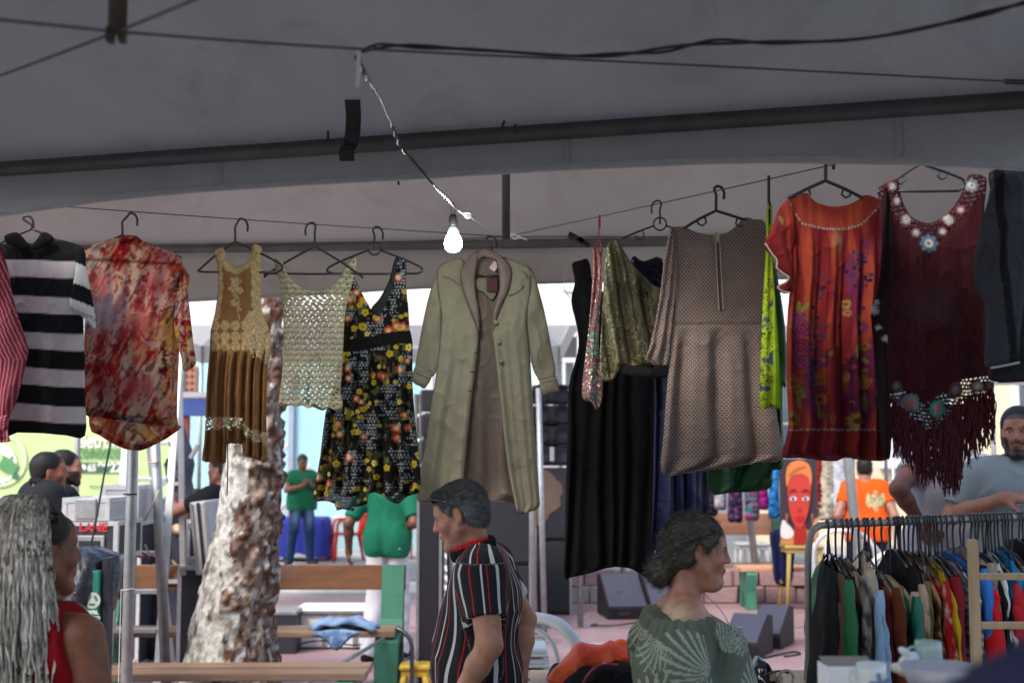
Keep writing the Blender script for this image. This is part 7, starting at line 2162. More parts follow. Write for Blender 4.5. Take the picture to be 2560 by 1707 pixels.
 for sx in 'LR': ts.cone(B.j['hp'+sx]+Vector((0,0,.10)),B.j['hp'+sx]-Vector((0,0,.06)),hip*B.k*build,(hip+.006)*B.k*build,k=.06)
 for sx in 'LR':
  j=B.j; sh,el=j['sh'+sx],j['el'+sx]
  s1_=Sdf(); s1_.cone(sh,sh.lerp(el,sleeve+.12),.067*B.k+sleeve_inf*.5,.053*B.k+sleeve_inf,k=.035); sls.append((s1_,np.array(sh,dtype=np.float32),np.array(el,dtype=np.float32)))
 planes=[((0,0,.86*B.k+hem),(0,0,-1))]
 for sx in 'LR':
  sh,el=B.j['sh'+sx],B.j['el'+sx]
 fs_=with_folds(ts,.012,seed=H)
 def fshirt(P):
  d=fs_(P)
  for s1_,sh,el in sls:
   ax=(el-sh); L=np.linalg.norm(ax); ax=ax/L
   ds=np.maximum(s1_(P)-.004*(vnoise(P[:,0]*30,P[:,1]*30,P[:,2]*16)-.5),(P-sh) @ ax-sleeve*L)
   k=.05; h=np.clip(.5+.5*(ds-d)/k,0,1)
   d=ds*(1-h)+d*h-k*h*(1-h)
  d=np.maximum(d,(.86*B.k+hem)-P[:,2])
  nk=np.array(B.j['neck']+Vector((0,.012,.02)))
  dn=np.sqrt(((P-nk) ** 2*np.array([1,1,.45])).sum(1))-.066*B.k
  return np.maximum(d,-dn)
 lo2,hi2=ts.bounds(.05)
 for s1_,_a,_b in sls: l9,h9=s1_.bounds(.02); lo2=np.minimum(lo2,l9); hi2=np.maximum(hi2,h9)
 tf=top_fn or (lambda P,B_: np.repeat(arr(top_c)[None],len(P),0))
 skin('shirt',fshirt,lo2,hi2,res_cloth or res,top_m or m_cloth_p,t,lambda P: tf(P,B),M,relax=0,opaf=(lambda P: top_s(P,B)) if top_s else None)
 if collar:
  cs=Sdf(); nk=B.j['neck']+Vector((0,.012,.015))
  for a in np.linspace(-2.7,2.7,14):
   p0=nk+Vector((.074*B.k*math.sin(a),.066*B.k*math.cos(a)+.004,.012-.030*math.cos(a)*(1 if abs(a)<1.6 else .4)))
   cs.ell(p0,(.020,.020,.028),k=.01)
  l3,h3=cs.bounds(.02)
  skin('collar',cs,l3,h3,max(.006,res*.7),m_cloth_p,t,lambda P: (collar_fn or tf)(P,B),M)
 if legs:
  lg=Sdf(); B.legs(lg,inf=.016)
  for sx in 'LR': lg.cone(B.j['hp'+sx],B.j['hp'+sx]+Vector((0,0,.06)),.11*B.k*build,.115*B.k*build,k=.05)
  lg.cone(B.j['hpL']+Vector((0,0,.06)),B.j['hpR']+Vector((0,0,.06)),.105*B.k*build,.105*B.k*build,k=.05)
  fl0=with_folds(lg,.012,seed=H+3)
  fl=lambda P: np.maximum(fl0(P),P[:,2]-(.95*B.k+hem))
  l4,h4=lg.bounds(.04)
  lf_=leg_fn or (lambda P,B_: np.repeat(arr(leg_c)[None],len(P),0))
  skin('trousers',fl,l4,h4,max(.012,res*1.15),m_cloth_p,t,lambda P: lf_(P,B),M,relax=0)
  for sx in 'LR':
   ss=Sdf(); an,to=B.j['an'+sx],B.j['to'+sx]
   ss.cone(an+Vector((0,-.03,-.035)),to,.045,.034,k=.02); ss.cone(an,an+Vector((0,0,-.03)),.046,.048,k=.02)
   f_=lambda P,s_=ss,z0=min(an.z-.085,to.z-.035): np.maximum(s_(P),z0+0.004-P[:,2])
   l5,h5=ss.bounds(.02)
   skin('shoe',f_,l5,h5,.011,m_cloth_p,t,lambda P: np.where((P[:,2]<np.min(P[:,2])+.022)[:,None],arr('#cfcfcf'),arr(shoe_c)),M)
 if hair:
  Hs=Sdf(); Hs.ell((0,-0.020,0.038),(0.0815,0.103,0.094)); Hs.ell((0,-0.045,-0.02),(0.068,0.062,0.07),k=.03)
  def fh(P):
   d=Hs(P)-.004*(fbm(P[:,0]*60,P[:,1]*60,P[:,2]*60,octv=2)-.5)
   x,y,z_=P[:,0],P[:,1],P[:,2]
   line=np.interp(y,[-.2,-.07,-.03,.0,.02,.045,.06,.09],[-.075,-.068,-.035,-.004,.008,.030,.058,.070])
   return np.maximum(d+.009*(1-sstep(0,.030,z_-line)),line-z_+.0)
  hf=hair_fn or (lambda P: np.repeat(arr(hair_c)[None],len(P),0)*(.7+.7*fbm(P[:,0]*90,P[:,1]*30,P[:,2]*90))[:,None])
  if hair_sdf: fh=hair_sdf
  hair_o=skin('hair',fh,np.array([-.13,-.20,-.16]),np.array([.13,.12,.16]),hair_res or (.006 if res<.012 else .008),m_hairm,t,hf,M @ HM)
 B.HM=M @ HM
 if hair and strands: hair_strands(t,hair_o,B.HM,**strands)
 return t,B
# ================================================================== PEOPLE IN THE BACKGROUND
# man in green polo looking at his phone
def pose_phone(B):
 B.set(elL=(-.25,.06,1.13),wrL=(-.07,.25,1.22),elR=(.25,.06,1.13),wrR=(.06,.27,1.20),anL=(-.14,0,.08),anR=(.16,-.05,.08),toL=(-.2,.13,.03),toR=(.24,.07,.03),knL=(-.12,.03,.5),knR=(.13,.0,.5))
def jeans(P,B):
 c=flat('#20365c',len(P)); w=np.exp(-((np.abs(P[:,0])-.10)/.05) ** 2)*sstep(.5,.75,P[:,2])*(P[:,1]>0)
 return mixc(c,flat('#6f8db4',len(P)),np.clip(w,0,.8))
gx=at(752,1430,19.6)
t_,B_=simple_person('man in green polo shirt and jeans looking down at his phone',(gx.x,19.6,0.12),R(180+22),1.66,'#8a5a44','#1d1916','#1d6b4c','#2a4a78','#30343c',pose=pose_phone,head_pitch=-.35,res=.016,leg_fn=jeans,collar=False,
 hands=[('L',(.6,.7,.3),(.6,-.5,.6),-1,dict(curl=.9)),('R',(-.6,.7,.3),(-.6,-.5,.6),1,dict(curl=.9))])
ph=B_.M @ Vector((-.01,.33,1.25))
tag(MB().box(ph,(.075,.012,.15),M=rotz(R(22)) @ Matrix.Rotation(R(-45),3,'X'),bev=.004).build('mobile_phone',m_wire),'black phone held by the man in the green polo','phone')
# man in green shirt and white trousers walking away
def pose_walk(B):
 B.set(elL=(-.31,-.10,1.16),wrL=(-.34,.0,.93),elR=(.27,-.10,1.17),wrR=(.12,.14,1.12),anL=(-.10,-.20,.10),knL=(-.10,.0,.52),toL=(-.11,-.06,.03),anR=(.10,.15,.08),knR=(.1,.10,.5),toR=(.11,.3,.03))
wx=at(958,1400,11.0)
simple_person('man in green shirt and white trousers walking past the loudspeaker panel',(wx.x+.03,11.0,0.006),R(-12),1.79,'#6e4636','#15120f','#176b4f','#cfcdd2','#16181c',pose=pose_walk,lean=.10,res=.013,hip=.100,build=.80,collar=False,sleeve=.85,hem=-.02)
# two crewmen in black polos by the flight cases
def logo_back(P,B):
 c=flat('#191a20',len(P))
 x,z_,y=P[:,0],P[:,2],P[:,1]
 k=(y<-.04)&(np.abs(x+.02)<.095)&(np.abs(z_-1.345-.12*(x+.02))<.034-.012*np.sin(x*90)); c[k]=arr('#8e1c24')
 k2=(y<-.04)&(np.abs(x+.02)<.03)&(np.abs(z_-1.40)<.012); c[k2]=arr('#8e1c24')
 k3=(y<-.04)&(np.abs(x+.0)<.05)&(np.abs(z_-1.292)<.006); c[k3]=arr('#8e1c24')
 return c
def pose_crew1(B):
 B.set(elR=(.30,.16,1.12),wrR=(.33,.42,1.10),elL=(-.26,.05,1.10),wrL=(-.20,.28,1.0),head=(.01,.03,1.615))
def tattoo(P,c,B):
 el,wr=np.array(B.j['elR']),np.array(B.j['wrR']); ax=wr-el; L=np.linalg.norm(ax); t=((P-el) @ ax)/L ** 2
 k=(t>.35)&(t<1.0)&(np.linalg.norm(P-el-np.clip(t,0,1)[:,None]*ax,axis=1)<.06)
 n_=fbm(P[:,0]*50,P[:,1]*50,P[:,2]*50); c[k]=mixc(c[k],flat('#3a3234',k.sum()),sstep(.4,.55,n_[k])*.8)
 return c
def fade(P):
 return mixc(flat('#0c0b0b',len(P)),flat('#2a211d',len(P)),sstep(-.01,-.06,P[:,2])*.8)*(.7+.6*fbm(P[:,0]*90,P[:,1]*90,P[:,2]*90))[:,None]
cx1=at(92,1300,8.5)
simple_person('crewman in black polo with red back print resting his arm on the flight case',(cx1.x+.02,8.55,0.006),R(-48),1.80,'#93593f','#14110f','#14151b','#1a1c22',pose=pose_crew1,res=.010,top_fn=logo_back,skin_fn=tattoo,build=1.06,hair_fn=fade,stub=.5,strands=dict(n=1500,L=(0.006,0.012),lift=0.6,seed=2),head_yaw=-.25,
 hands=[('R',(.1,.9,-.1),(-.1,-.1,-1),-1,dict(curl=.35)),('L',(.3,.9,-.2),(.5,0,-1),1,dict(curl=.5))])
def pose_crew2(B):
 B.set(elR=(.23,.05,1.12),wrR=(.28,.22,1.32),elL=(-.25,.02,1.1),wrL=(-.2,.2,.95))
cx2=at(150,1300,9.0)
def badge(P,B):
 c=flat('#15161c',len(P)); k=(np.hypot(P[:,1]-.02,P[:,2]-1.30)<.022)&(P[:,0]>.16); c[k]=arr('#a04a58'); return c
simple_person('smiling bearded crewman in black polo behind his colleague, one hand raised',(cx2.x-.02,9.1,0.006),R(-62),1.76,'#b07a66','#16110e','#14151b','#1a1c22',pose=pose_crew2,res=.011,beard=1.0,top_fn=badge,head_yaw=-.1,
 hands=[('R',(.1,.2,1),(-1,.3,0),-1,dict(curl=.25)),('L',(.2,.9,-.2),(.5,0,-1),1,dict(curl=.5))])
# person in black with black gloves lifting something by the tree
gx_=at(548,1250,9.9)
def pose_glove(B):
 B.set(elR=(.10,.32,1.26),wrR=(.0,.40,1.50),elL=(-.16,.30,1.30),wrL=(-.05,.42,1.58),head=(.0,.0,1.62))
simple_person('person in black T-shirt with black gloves raising both hands beside the tree',(gx_.x,9.95,0.006),R(72),1.74,'#8f6152','#1a1512','#12131a','#181a22',pose=pose_glove,res=.012,glove='#0c0c0e',collar=False,sleeve=.6,
 hands=[('R',(-.1,.4,.9),(0,-.9,.3),-1,dict(curl=1.0)),('L',(.1,.4,.9),(0,-.9,.3),1,dict(curl=1.0))])
gb=at(486,1128,9.8)
tag(MB().box(gb,(.03,.05,.12),M=Matrix.Rotation(.5,3,'Y'),bev=.008).build('spray_can',m_lamw),'small pale device in the gloved hands beside the tree','device')
# person in orange T-shirt behind the rack
def pose_or(B):
 B.set(elL=(-.28,-.12,1.12),wrL=(-.20,.10,.98),elR=(.28,-.10,1.12),wrR=(.18,.12,1.02))
def or_top(P,B):
 c=flat('#cc4f0c',len(P)); k=(np.hypot(P[:,0]-.10,P[:,2]-1.27)<.085+.02*np.sin(P[:,0]*80))&(P[:,1]<0)
 c[k]=mixc(flat('#c9b48a',k.sum()),flat('#8a8a58',k.sum()),sstep(.4,.6,fbm(P[k,0]*60,P[k,1]*60,P[k,2]*60))); return c
ox=at(2165,1300,13.2)
simple_person('person in bright orange T-shirt and navy trousers seen from behind',(ox.x,13.2,0.02),R(-14),1.72,'#9a6a56','#19140f','#cc4f0c','#14182c',pose=pose_or,lean=.10,res=.014,top_fn=or_top,build=1.12,hip=.125,collar=False)
# person in grey T-shirt, hand on hip
def pose_gr(B):
 B.setw(shL=at(2296,1150,6.72),elL=at(2246,1222,6.55),wrL=at(2300,1305,6.6)); B.set(elR=(.28,.05,1.1),wrR=(.2,.25,1.0))
def gr_top(P,B):
 c=flat('#9a9aa4',len(P))
 k=(P[:,1]>.02)&(P[:,0]>-.02)&(np.abs(P[:,2]-1.16)<.05)&(fbm(P[:,0]*40,P[:,2]*40)>.52); c[k]=arr('#5c8a78'); return c
gx2=at(2372,1300,6.7)
simple_person('person in grey T-shirt standing with one hand on the hip behind the rack',(gx2.x+.02,6.75,0.20),R(-28),1.78,'#6a4334','#15110e','#9a9aa4','#23252c',pose=pose_gr,res=.010,top_fn=gr_top,build=1.08,collar=False,sleeve=.5,
 hands=[('L',(.6,-.2,-.5),(.4,.9,0),-1,dict(curl=1.2)),('R',(-.3,.9,0),(0,0,-1),-1,dict(curl=.5))])
# bearded man in blue-grey polo
def pose_bd(B):
 B.set(shL=(-.20,.0,1.43),shR=(.20,.0,1.43),elR=(.33,.03,1.23),wrR=(.15,.30,1.32),elL=(-.33,.05,1.22),wrL=(-.16,.30,1.29),head=(0,.02,1.635),neck=(0,-.02,1.47))
def bd_top(P,B):
 c=flat('#7c888b',len(P)); x,y,z_=P.T
 k=(np.abs(x)<.012)&(y>.05)&(z_>1.26)&(z_<1.40); c[k]=arr('#5a6c70')
 return c
bx=at(2532,1200,6.35)
bt,BB=simple_person('bearded man in blue-grey polo shirt holding a slip of paper',(bx.x+.03,6.35,0.20),R(180-8),1.76,'#9a6a54','#120e0c','#7c888b','#20232a',pose=pose_bd,res=.0085,beard=1.0,top_fn=bd_top,build=1.16,belly=.5,head_yaw=-.32,head_pitch=-.06,sleeve=.8,strands=dict(n=2500,L=(0.006,0.013),lift=0.6,seed=3),
 hands=[('R',(-.75,.3,.05),(-.2,-.5,-.75),-1,dict(curl=.8)),('L',(.5,.4,.3),(.1,-.4,.9),1,dict(curl=.35,spread=.5))])
# low platform he stands on
tag(MB().box((2.6,6.75,.1),(1.9,1.0,.195),bev=.01).build('stall_platform',mat('deck_ply',(.30,.22,.14),rough=.8,scale=4)),'low plywood platform under the bearded man','platform')
slip=BB.M @ (BB.j['wrR']+Vector((-.13,.03,-.01)))
pa_=empty('paper_slip',slip); tag(pa_,'small white paper slip in the bearded man\'s hand','paper')
MB().box(slip,(.055,.002,.022),M=Matrix.Rotation(.2,3,'Y')).build('sheet',m_white,pa_)
MB().box(slip+Vector((-.02,.003,-.03)),(.024,.002,.05)).build('sheet',m_white,pa_)
# ================================================================== THE THREE NEAR PEOPLE
# ---- man in striped shirt, profile to the left, head bowed
def pose_strip(B):
 B.set(pelvis=(0,-.01,.88),waist=(0,.02,1.03),chest=(0,-.005,1.21),neck=(0,.012,1.375),head=(0,.078,1.508),
   shL=(-.185,-.005,1.325),shR=(.185,-.03,1.325),elL=(-.255,-.03,1.10),wrL=(-.235,.075,.915),elR=(.27,-.15,1.12),wrR=(.16,-.13,.92),
   hpL=(-.09,0,.86),hpR=(.09,0,.86))
def stripe_mat():
 m,nt,out=_nodes('striped_shirt_cloth'); N,L=nt.nodes,nt.links
 a_=N.new('ShaderNodeAttribute'); a_.attribute_name='Opa'
 dv=N.new('ShaderNodeMath'); dv.operation='DIVIDE'; dv.inputs[1].default_value=.128; L.new(a_.outputs['Fac'],dv.inputs[0])
 ad=N.new('ShaderNodeMath'); ad.operation='ADD'; ad.inputs[1].default_value=20.0; L.new(dv.outputs[0],ad.inputs[0])
 fr=N.new('ShaderNodeMath'); fr.operation='FRACT'; L.new(ad.outputs[0],fr.inputs[0])
 rp=N.new('ShaderNodeValToRGB'); cr=rp.color_ramp; cr.interpolation='CONSTANT'
 bk,wh,rd=(*lin('#0e0e11'),1),(*lin('#c4c6c4'),1),(*lin('#a8141c'),1)
 cr.elements[0].position=0; cr.elements[0].color=bk
 cr.elements[1].position=.13; cr.elements[1].color=wh
 for p_,c_ in ((.215,bk),(.46,rd),(.495,bk),(.74,wh),(.785,bk),(.89,rd),(.915,bk)):
  e_=cr.elements.new(p_); e_.color=c_
 L.new(fr.outputs[0],rp.inputs[0])
 b=N.new('ShaderNodeBsdfPrincipled'); b.inputs['Roughness'].default_value=.9; L.new(rp.outputs[0],b.inputs['Base Color'])
 tc=N.new('ShaderNodeTexCoord'); n2=N.new('ShaderNodeTexNoise'); n2.inputs['Scale'].default_value=800; L.new(tc.outputs['Object'],n2.inputs[0])
 bp_=N.new('ShaderNodeBump'); bp_.inputs['Strength'].default_value=.2; bp_.inputs['Distance'].default_value=.004; L.new(n2.outputs['Fac'],bp_.inputs['Height']); L.new(bp_.outputs[0],b.inputs['Normal'])
 L.new(b.outputs[0],out.inputs[0]); return m
def stripe(P,B):
 x,y,z_=P.T
 sh=np.array(B.j['shL']); el=np.array(B.j['elL']); ax=(el-sh)/np.linalg.norm(el-sh)
 tq=np.clip((P-sh) @ ax,0,.3); da=P-sh-tq[:,None]*ax
 arm=(np.abs(x)>.165)&(np.linalg.norm(da,axis=1)<.10)&(z_<1.36)
 ang=np.arctan2(-x,y+.02)
 s_t=ang*.165+.012*np.sin(z_*9)+.03*(z_-1.1)
 s_a=np.arctan2(-da[:,0]*np.sign(-x)*-1 if False else -(x-(sh[0]+tq*ax[0])*np.sign(x)*np.sign(sh[0])),da[:,1])*.062
 s_=np.where(arm,s_a+.004,s_t)
 return s_
def stripe_cols(P,B): return flat('#101013',len(P))
def coll_strip(P,B):
 c=flat('#101013',len(P))+0
 zt=B.j['neck'].z+.015
 top=P[:,2]-(zt+.012-.030*np.cos(np.arctan2(P[:,0],P[:,1]-B.j['neck'].y-.016)))
 c[top>.012]=arr('#b3141c'); return c
def grey_hair_sdf():
 Hs=Sdf(); Hs.ell((0,-0.020,0.040),(0.083,0.106,0.096)); Hs.ell((0,-0.055,-0.015),(0.066,0.058,0.072),k=.03); Hs.ell((0,.05,.095),(.05,.045,.025),k=.02)
 def f(P):
  x,y,z_=P.T
  d=Hs(P)-.007*(fbm(x*55,y*55,z_*55,octv=3)-.45)-.003*vnoise(x*190,y*190,z_*60)
  line=np.interp(y,[-.2,-.08,-.05,-.025,.0,.012,.030,.042,.06,.075,.09],[-.085,-.082,-.070,-.045,.022,.0,-.004,.030,.050,.066,.078])
  ear=np.hypot((y+.010)/.030,(z_+.002)/.040)-1
  return np.maximum(np.maximum(d+.008*(1-sstep(0,.022,z_-line)),line-z_+.004*(vnoise(x*160,y*160,z_*160)-.5)),-ear*.03)
 return f
def grey_cols(P):
 x,y,z_=P.T
 n_=fbm(x*110,y*60,z_*110,octv=3)
 g=mixc(flat('#7b7f80',len(P)),flat('#26282b',len(P)),sstep(.0,.085,z_-.25*np.clip(y,-1,0)*0+.1*(n_-.5))*.92)
 g=mixc(g,flat('#3a3c3e',len(P)),sstep(-.06,-.1,y)*.5)
 return g*(.65+.8*n_)[:,None]
mx_=at(1205,1500,4.5)
st_p,SB=simple_person('grey-haired man in black shirt with red and white stripes, head bowed, sunglasses on top',(mx_.x,4.5,0),R(90),1.66,'#b27f63','#55565a','#101013','#20242c',pose=pose_strip,res=.0075,res_skin=.0045,skip_torso=True,head_pitch=-.34,head_yaw=-.22,
 top_fn=stripe_cols,top_s=stripe,top_m=stripe_mat(),collar_fn=coll_strip,build=.92,belly=.34,res_cloth=.005,strands=dict(n=5000,L=(.010,.022),lift=.8,seed=5,r=.0013,flow=lambda Q: np.stack([Q[:,0]*3,-.8+Q[:,1]*0,-.6+4*(Q[:,2]-.08)],1)),hip=.125,hair_sdf=grey_hair_sdf(),hair_fn=grey_cols,hair_res=.0038,sleeve=.62,sleeve_inf=.014,stub=.22,hem=-.02,brow='#4a4542',head_kw=dict(jaw=1.05,nose=1.15,chin2=.35),head_s=.90,
 hands=[('L',(0,.35,-.94),(.9,.2,0),1,dict(curl=.6)),('R',(-.3,.2,-.6),(-.2,.9,0),-1,dict(curl=.7))])
# sunglasses pushed up on the head
sg_=empty('sunglasses',SB.HM @ Vector((0,.08,.09))); tag(sg_,'black sunglasses pushed up on the grey-haired man\'s head','sunglasses')
m_shade=mat('glossy_black',(.01,.01,.012),rough=.12,scale=10,bump=0,spec=.7)
for sx in (-1,1):
 lens=Sdf(); lens.ell((sx*.034,.078,.093),(.027,.010,.017),k=.01)
 l_,h_=lens.bounds(.01)
 V_,F_=nets(lens,l_,h_,.004); A_=np.array(SB.HM)
 link('lens',mesh_np('lens',V_ @ A_[:3,:3].T+A_[:3,3],F_),m_shade,sg_,smooth=True)
 MB().tube(smooth_path([SB.HM @ Vector(q) for q in ((sx*.060,.080,.096),(sx*.079,.060,.090),(sx*.085,.02,.066),(sx*.086,-.005,.040))],5),.0032,n=6).build('temple',m_shade,sg_,True)
MB().tube([SB.HM @ Vector(q) for q in ((-.01,.088,.098),(0,.090,.100),(.01,.088,.098))],.0035,n=6).build('bridge',m_shade,sg_,True)
# ---- woman in green off-shoulder blouse, profile to the right, low bun
def pose_wom(B):
 B.set(pelvis=(0,0,.82),waist=(0,.02,.95),chest=(0,.0,1.09),neck=(0,-.022,1.265),head=(0,.034,1.408),
   shL=(-.17,-.03,1.205),shR=(.17,-.03,1.205),elR=(.25,-.10,.98),wrR=(.24,.06,.86),elL=(-.25,-.06,.98),wrL=(-.22,.1,.86),hpL=(-.09,0,.80),hpR=(.09,0,.80))
FRONDS=[(.03,1.07,2.9,.19,1),(.07,1.11,.9,.13,-1),(.03,.90,1.9,.15,1),(-.17,.93,1.0,.16,-1),(.20,.96,1.9,.13,1),(-.10,.80,1.7,.13,1),(.19,1.15,3.3,.10,-1),(-.13,1.17,4.4,.11,1),(.12,.82,1.2,.12,-1)]
def leafprint(P,B):
 x,y,z_=P.T
 c=flat('#5f6757',len(P))*(.92+.16*fbm(y*12,z_*12,x*12))[:,None]
 for (oy,oz,th,L,sg) in FRONDS:
  dy,dz=y+.25*(x-.2)*0-oy,z_-oz
  r_=np.hypot(dy,dz); a=np.arctan2(dz,dy)-th
  a=(a+PI) % (2*PI)-PI
  a2=a+sg*2.2*r_*(1-r_/L*.4)
  env=(np.abs(a2)<.95)&(r_<L*(1-.45*np.abs(a2)/.95))&(r_>.012)
  ray_=np.abs(((a2*5.2+.5) % 1)-.5)<(.36-.24*r_/L)
  k=env&ray_&(np.abs(x)>-1)
  c[k]=arr('#99a18c')
 v1_=np.abs(z_-(1.18-1.6*(y+.22)))<.003; c[v1_]=arr('#8f9884')
 v2_=np.abs(y-(.13+.10*np.sin((z_-.9)*9)))<.003; c[v2_]=arr('#8f9884')
 return c
# blouse as its own surface: gathered, off the shoulder, full sleeves
wx_=at(1722,1500,4.2)
wt,WB=None,None
def skin_pale_patch(P,c,B):  # paler patch across the near shoulder
 x,y,z_=P.T
 k=np.exp(-(((y+.06)/.05) ** 2+((z_-1.225)/.03) ** 2))*(x>.02)
 c=mixc(c,np.repeat(arr('#d8c6a4')[None],len(P),0),np.clip(k*.5,0,.5))
 return c
def bun_sdf():
 Hs=Sdf(); Hs.ell((0,-0.022,0.042),(0.086,0.110,0.098)); Hs.ell((0,-0.075,-0.02),(0.070,0.062,0.075),k=.04); Hs.cone((0,-.105,-.05),(0,-.125,-.085),.042,.038,k=.03)
 for sx in (-1,1): Hs.cone((sx*.07,.035,.045),(sx*.075,-.05,-.03),.022,.026,k=.03)
 bn_=Sdf(); bn_.ell((0,-.128,-.088),(.052,.050,.058),k=.01)
 def f(P):
  x,y,z_=P.T
  st_=vnoise((y*.8+z_*.7)*18+x*6,(z_*.8-y*.6)*150,x*140)+.5*vnoise(x*260,y*60,z_*260)
  d=Hs(P)-.0042*(st_-.7)
  line=np.interp(y,[-.2,-.03,-.015,.0,.012,.028,.040,.052,.066,.08,.1],[-.2,-.2,-.055,-.014,-.018,-.012,.022,.042,.062,.076,.084])
  ear=np.hypot((y+.006)/.026,(z_+.006)/.036)-1
  d=np.maximum(np.maximum(d+.008*(1-sstep(0,.022,z_-line)),line-z_),-ear*.03)
  w=np.arctan2(z_+.088,y+.128)
  b_=bn_(P)-.0018*np.sin(w*6+40*np.hypot(y+.128,z_+.088)+x*40)-.002*vnoise(x*200,y*200,z_*200)
  return np.minimum(d,b_)
 return f
def bun_cols(P):
 x,y,z_=P.T
 n_=vnoise((y*.8+z_*.7)*14+x*5,(z_*.8-y*.6)*120,x*110)
 fr_=sstep(.0,.07,y)*sstep(0,.08,z_)
 c=mixc(flat('#4e4a40',len(P)),flat('#19150f',len(P)),np.clip(sstep(.35,.75,n_)*.8+fr_*.6,0,1))
 tmp=sstep(.015,.035,y)*sstep(.035,.0,z_); c=mixc(c,flat('#15110f',len(P)),tmp*.9)
 return mixc(c,flat('#7a7464',len(P)),sstep(.72,.9,n_)*.5*(1-fr_))
wt,WB=simple_person('woman in sage green off-shoulder blouse with palm leaf print, hair in a low bun',(wx_.x,4.2,0),R(-90),1.53,'#ad7a63','#2a241d','#566149','#23262e',pose=pose_wom,res=.008,res_skin=.0045,collar=False,hair_sdf=bun_sdf(),hair_fn=bun_cols,hair_res=.0036,head_pitch=-.13,build=1.14,belly=.6,
 top_fn=leafprint,skin_fn=skin_pale_patch,head_kw=dict(fem=True,cheek=1.12,chin2=1.0,nose=.98,jaw=1.04,lips=1.1),head_s=1.0,brow='#2c201a',face_kw=dict(blush=.5),sleeve=.3,hem=-.05,strands=dict(n=7000,L=(.02,.05),lift=.10,jit=.12,seed=6,r=.0006,flow=lambda Q: np.stack([-Q[:,0]*4,-.13-Q[:,1],-.09-Q[:,2]],1)))
# replace the round-necked shirt by the off-shoulder cut: rebuilt below
for ch in [c for c in wt.children if c.name.startswith('shirt')]: bpy.data.objects.remove(ch)
bs=Sdf(); j_=WB.j
WB.torso(bs,inf=.028)
for sx,sgn in (('L',-1),('R',1)):
 sh_,el_=j_['sh'+sx],j_['el'+sx]
 bs.cone(sh_+Vector((sgn*.005,0,-.055)),sh_.lerp(el_,.6)+Vector((sgn*.02,-.01,0)),.080,.105,k=.04)
 bs.cone(sh_.lerp(el_,.6)+Vector((sgn*.02,-.01,0)),el_+Vector((sgn*.01,0,-.05)),.105,.085,k=.04)
 bs.ell(j_['chest']+Vector((sgn*.075,.10,-.02)),(.075,.065,.075),k=.05)
 bs.cone(j_['hp'+sx]+Vector((0,0,.1)),j_['hp'+sx]-Vector((0,0,.1)),.155,.165,k=.06)
bsf=with_folds(bs,.016,sc=(7,9,4),seed=2.2)
def f_blouse(P):
 x,y,z_=P.T
 top=1.212-.05*sstep(.02,.16,y)+.004*np.sin(np.arctan2(x,y)*38)
 gath=.004*np.sin(np.arctan2(x,y+.01)*46+3*np.sin(z_*30))*sstep(.16,.0,top-z_)
 return np.maximum(np.maximum(bsf(P)-gath,z_-top),.70-z_)
l_,h_=bs.bounds(.05)
skin('blouse',f_blouse,l_,h_,.0048,m_cloth_p,wt,lambda P: leafprint(P,WB),WB.M)
m_string=mat('white_string',(.6,.6,.56),rough=.8)
MB().tube(smooth_path([WB.M @ Vector(q) for q in ((.02,.045,1.275),(.05,.085,1.235),(.06,.115,1.19),(.055,.135,1.13))],5),.0018,n=5).build('neck_strap',m_string,wt,True)
# blue pen holding the bun
pen=empty('pen',WB.HM @ Vector((0,-.13,-.02))); tag(pen,'blue pen stuck through the woman\'s bun','pen')
MB().tube([WB.HM @ Vector(q) for q in ((.01,-.085,-.018),(.02,-.12,-.028),(.03,-.158,-.040))],[.005,.0055,.004],n=8).build('barrel',mat('blue_pen',(.03,.05,.35),rough=.3),pen,True)
MB().tube([WB.HM @ Vector(q) for q in ((.03,-.158,-.040),(.032,-.163,-.042))],[.004,.003],n=8).build('tip',mat('blue_pen_tip',(.1,.12,.4),rough=.3),pen,True)
# loose strands
sw=MB(); r8=np.random.default_rng(8)
for i in range(40):
 a_=r8.uniform(-.04,.06); p0=Vector((r8.uniform(-.02,.07),-.118,a_)); p0.x=r8.uniform(.0,.06)
 L_=r8.uniform(.02,.055)
 sw.tube(smooth_path([WB.HM @ p0,WB.HM @ (p0+Vector((.005,-L_*.5,r8.uniform(-.01,.015)))),WB.HM @ (p0+Vector((.006,-L_,r8.uniform(-.025,.01))))],3),.0006,n=3)
tag(sw.build('loose_hair',mat('fine_hair',(.12,.11,.09),rough=.6),wt),kind='stuff')
# ---- woman with long silver braids and red top, seen from behind at the left
def pose_br(B):
 B.set(pelvis=(0,0,.86),waist=(0,.01,1.0),chest=(0,.0,1.15),neck=(0,-.015,1.315),head=(.005,.02,1.462),
   shL=(-.185,0,1.255),shR=(.185,0,1.255),elL=(-.25,.02,1.0),wrL=(-.2,.2,.95),elR=(.235,.03,.98),wrR=(.2,.22,.93),hpL=(-.09,0,.85),hpR=(.09,0,.85))
bx_=at(78,1500,3.4)
def dark_fuzz(P): return flat('#1a1613',len(P))*(.6+.9*vnoise(P[:,0]*150,P[:,1]*150,P[:,2]*150))[:,None]
bt_,QB=simple_person('woman with long silver-grey braids and a red sleeveless top, seen from behind',(bx_.x,3.4,0),R(-26),1.60,'#805038','#1a1613','#8c0a14','#20222a',pose=pose_br,res=.0085,res_skin=.0055,build=1.06,collar=False,hair_fn=dark_fuzz,sleeve=.0,sleeve_inf=-.002,head_yaw=-.30,head_s=1.04,hem=-.03,face_kw=dict(blush=.1),hair_res=.006)
for ch in [c for c in bt_.children if c.name.startswith('shirt')]: bpy.data.objects.remove(ch)
rs=Sdf(); QB.torso(rs,inf=.010); j_=QB.j
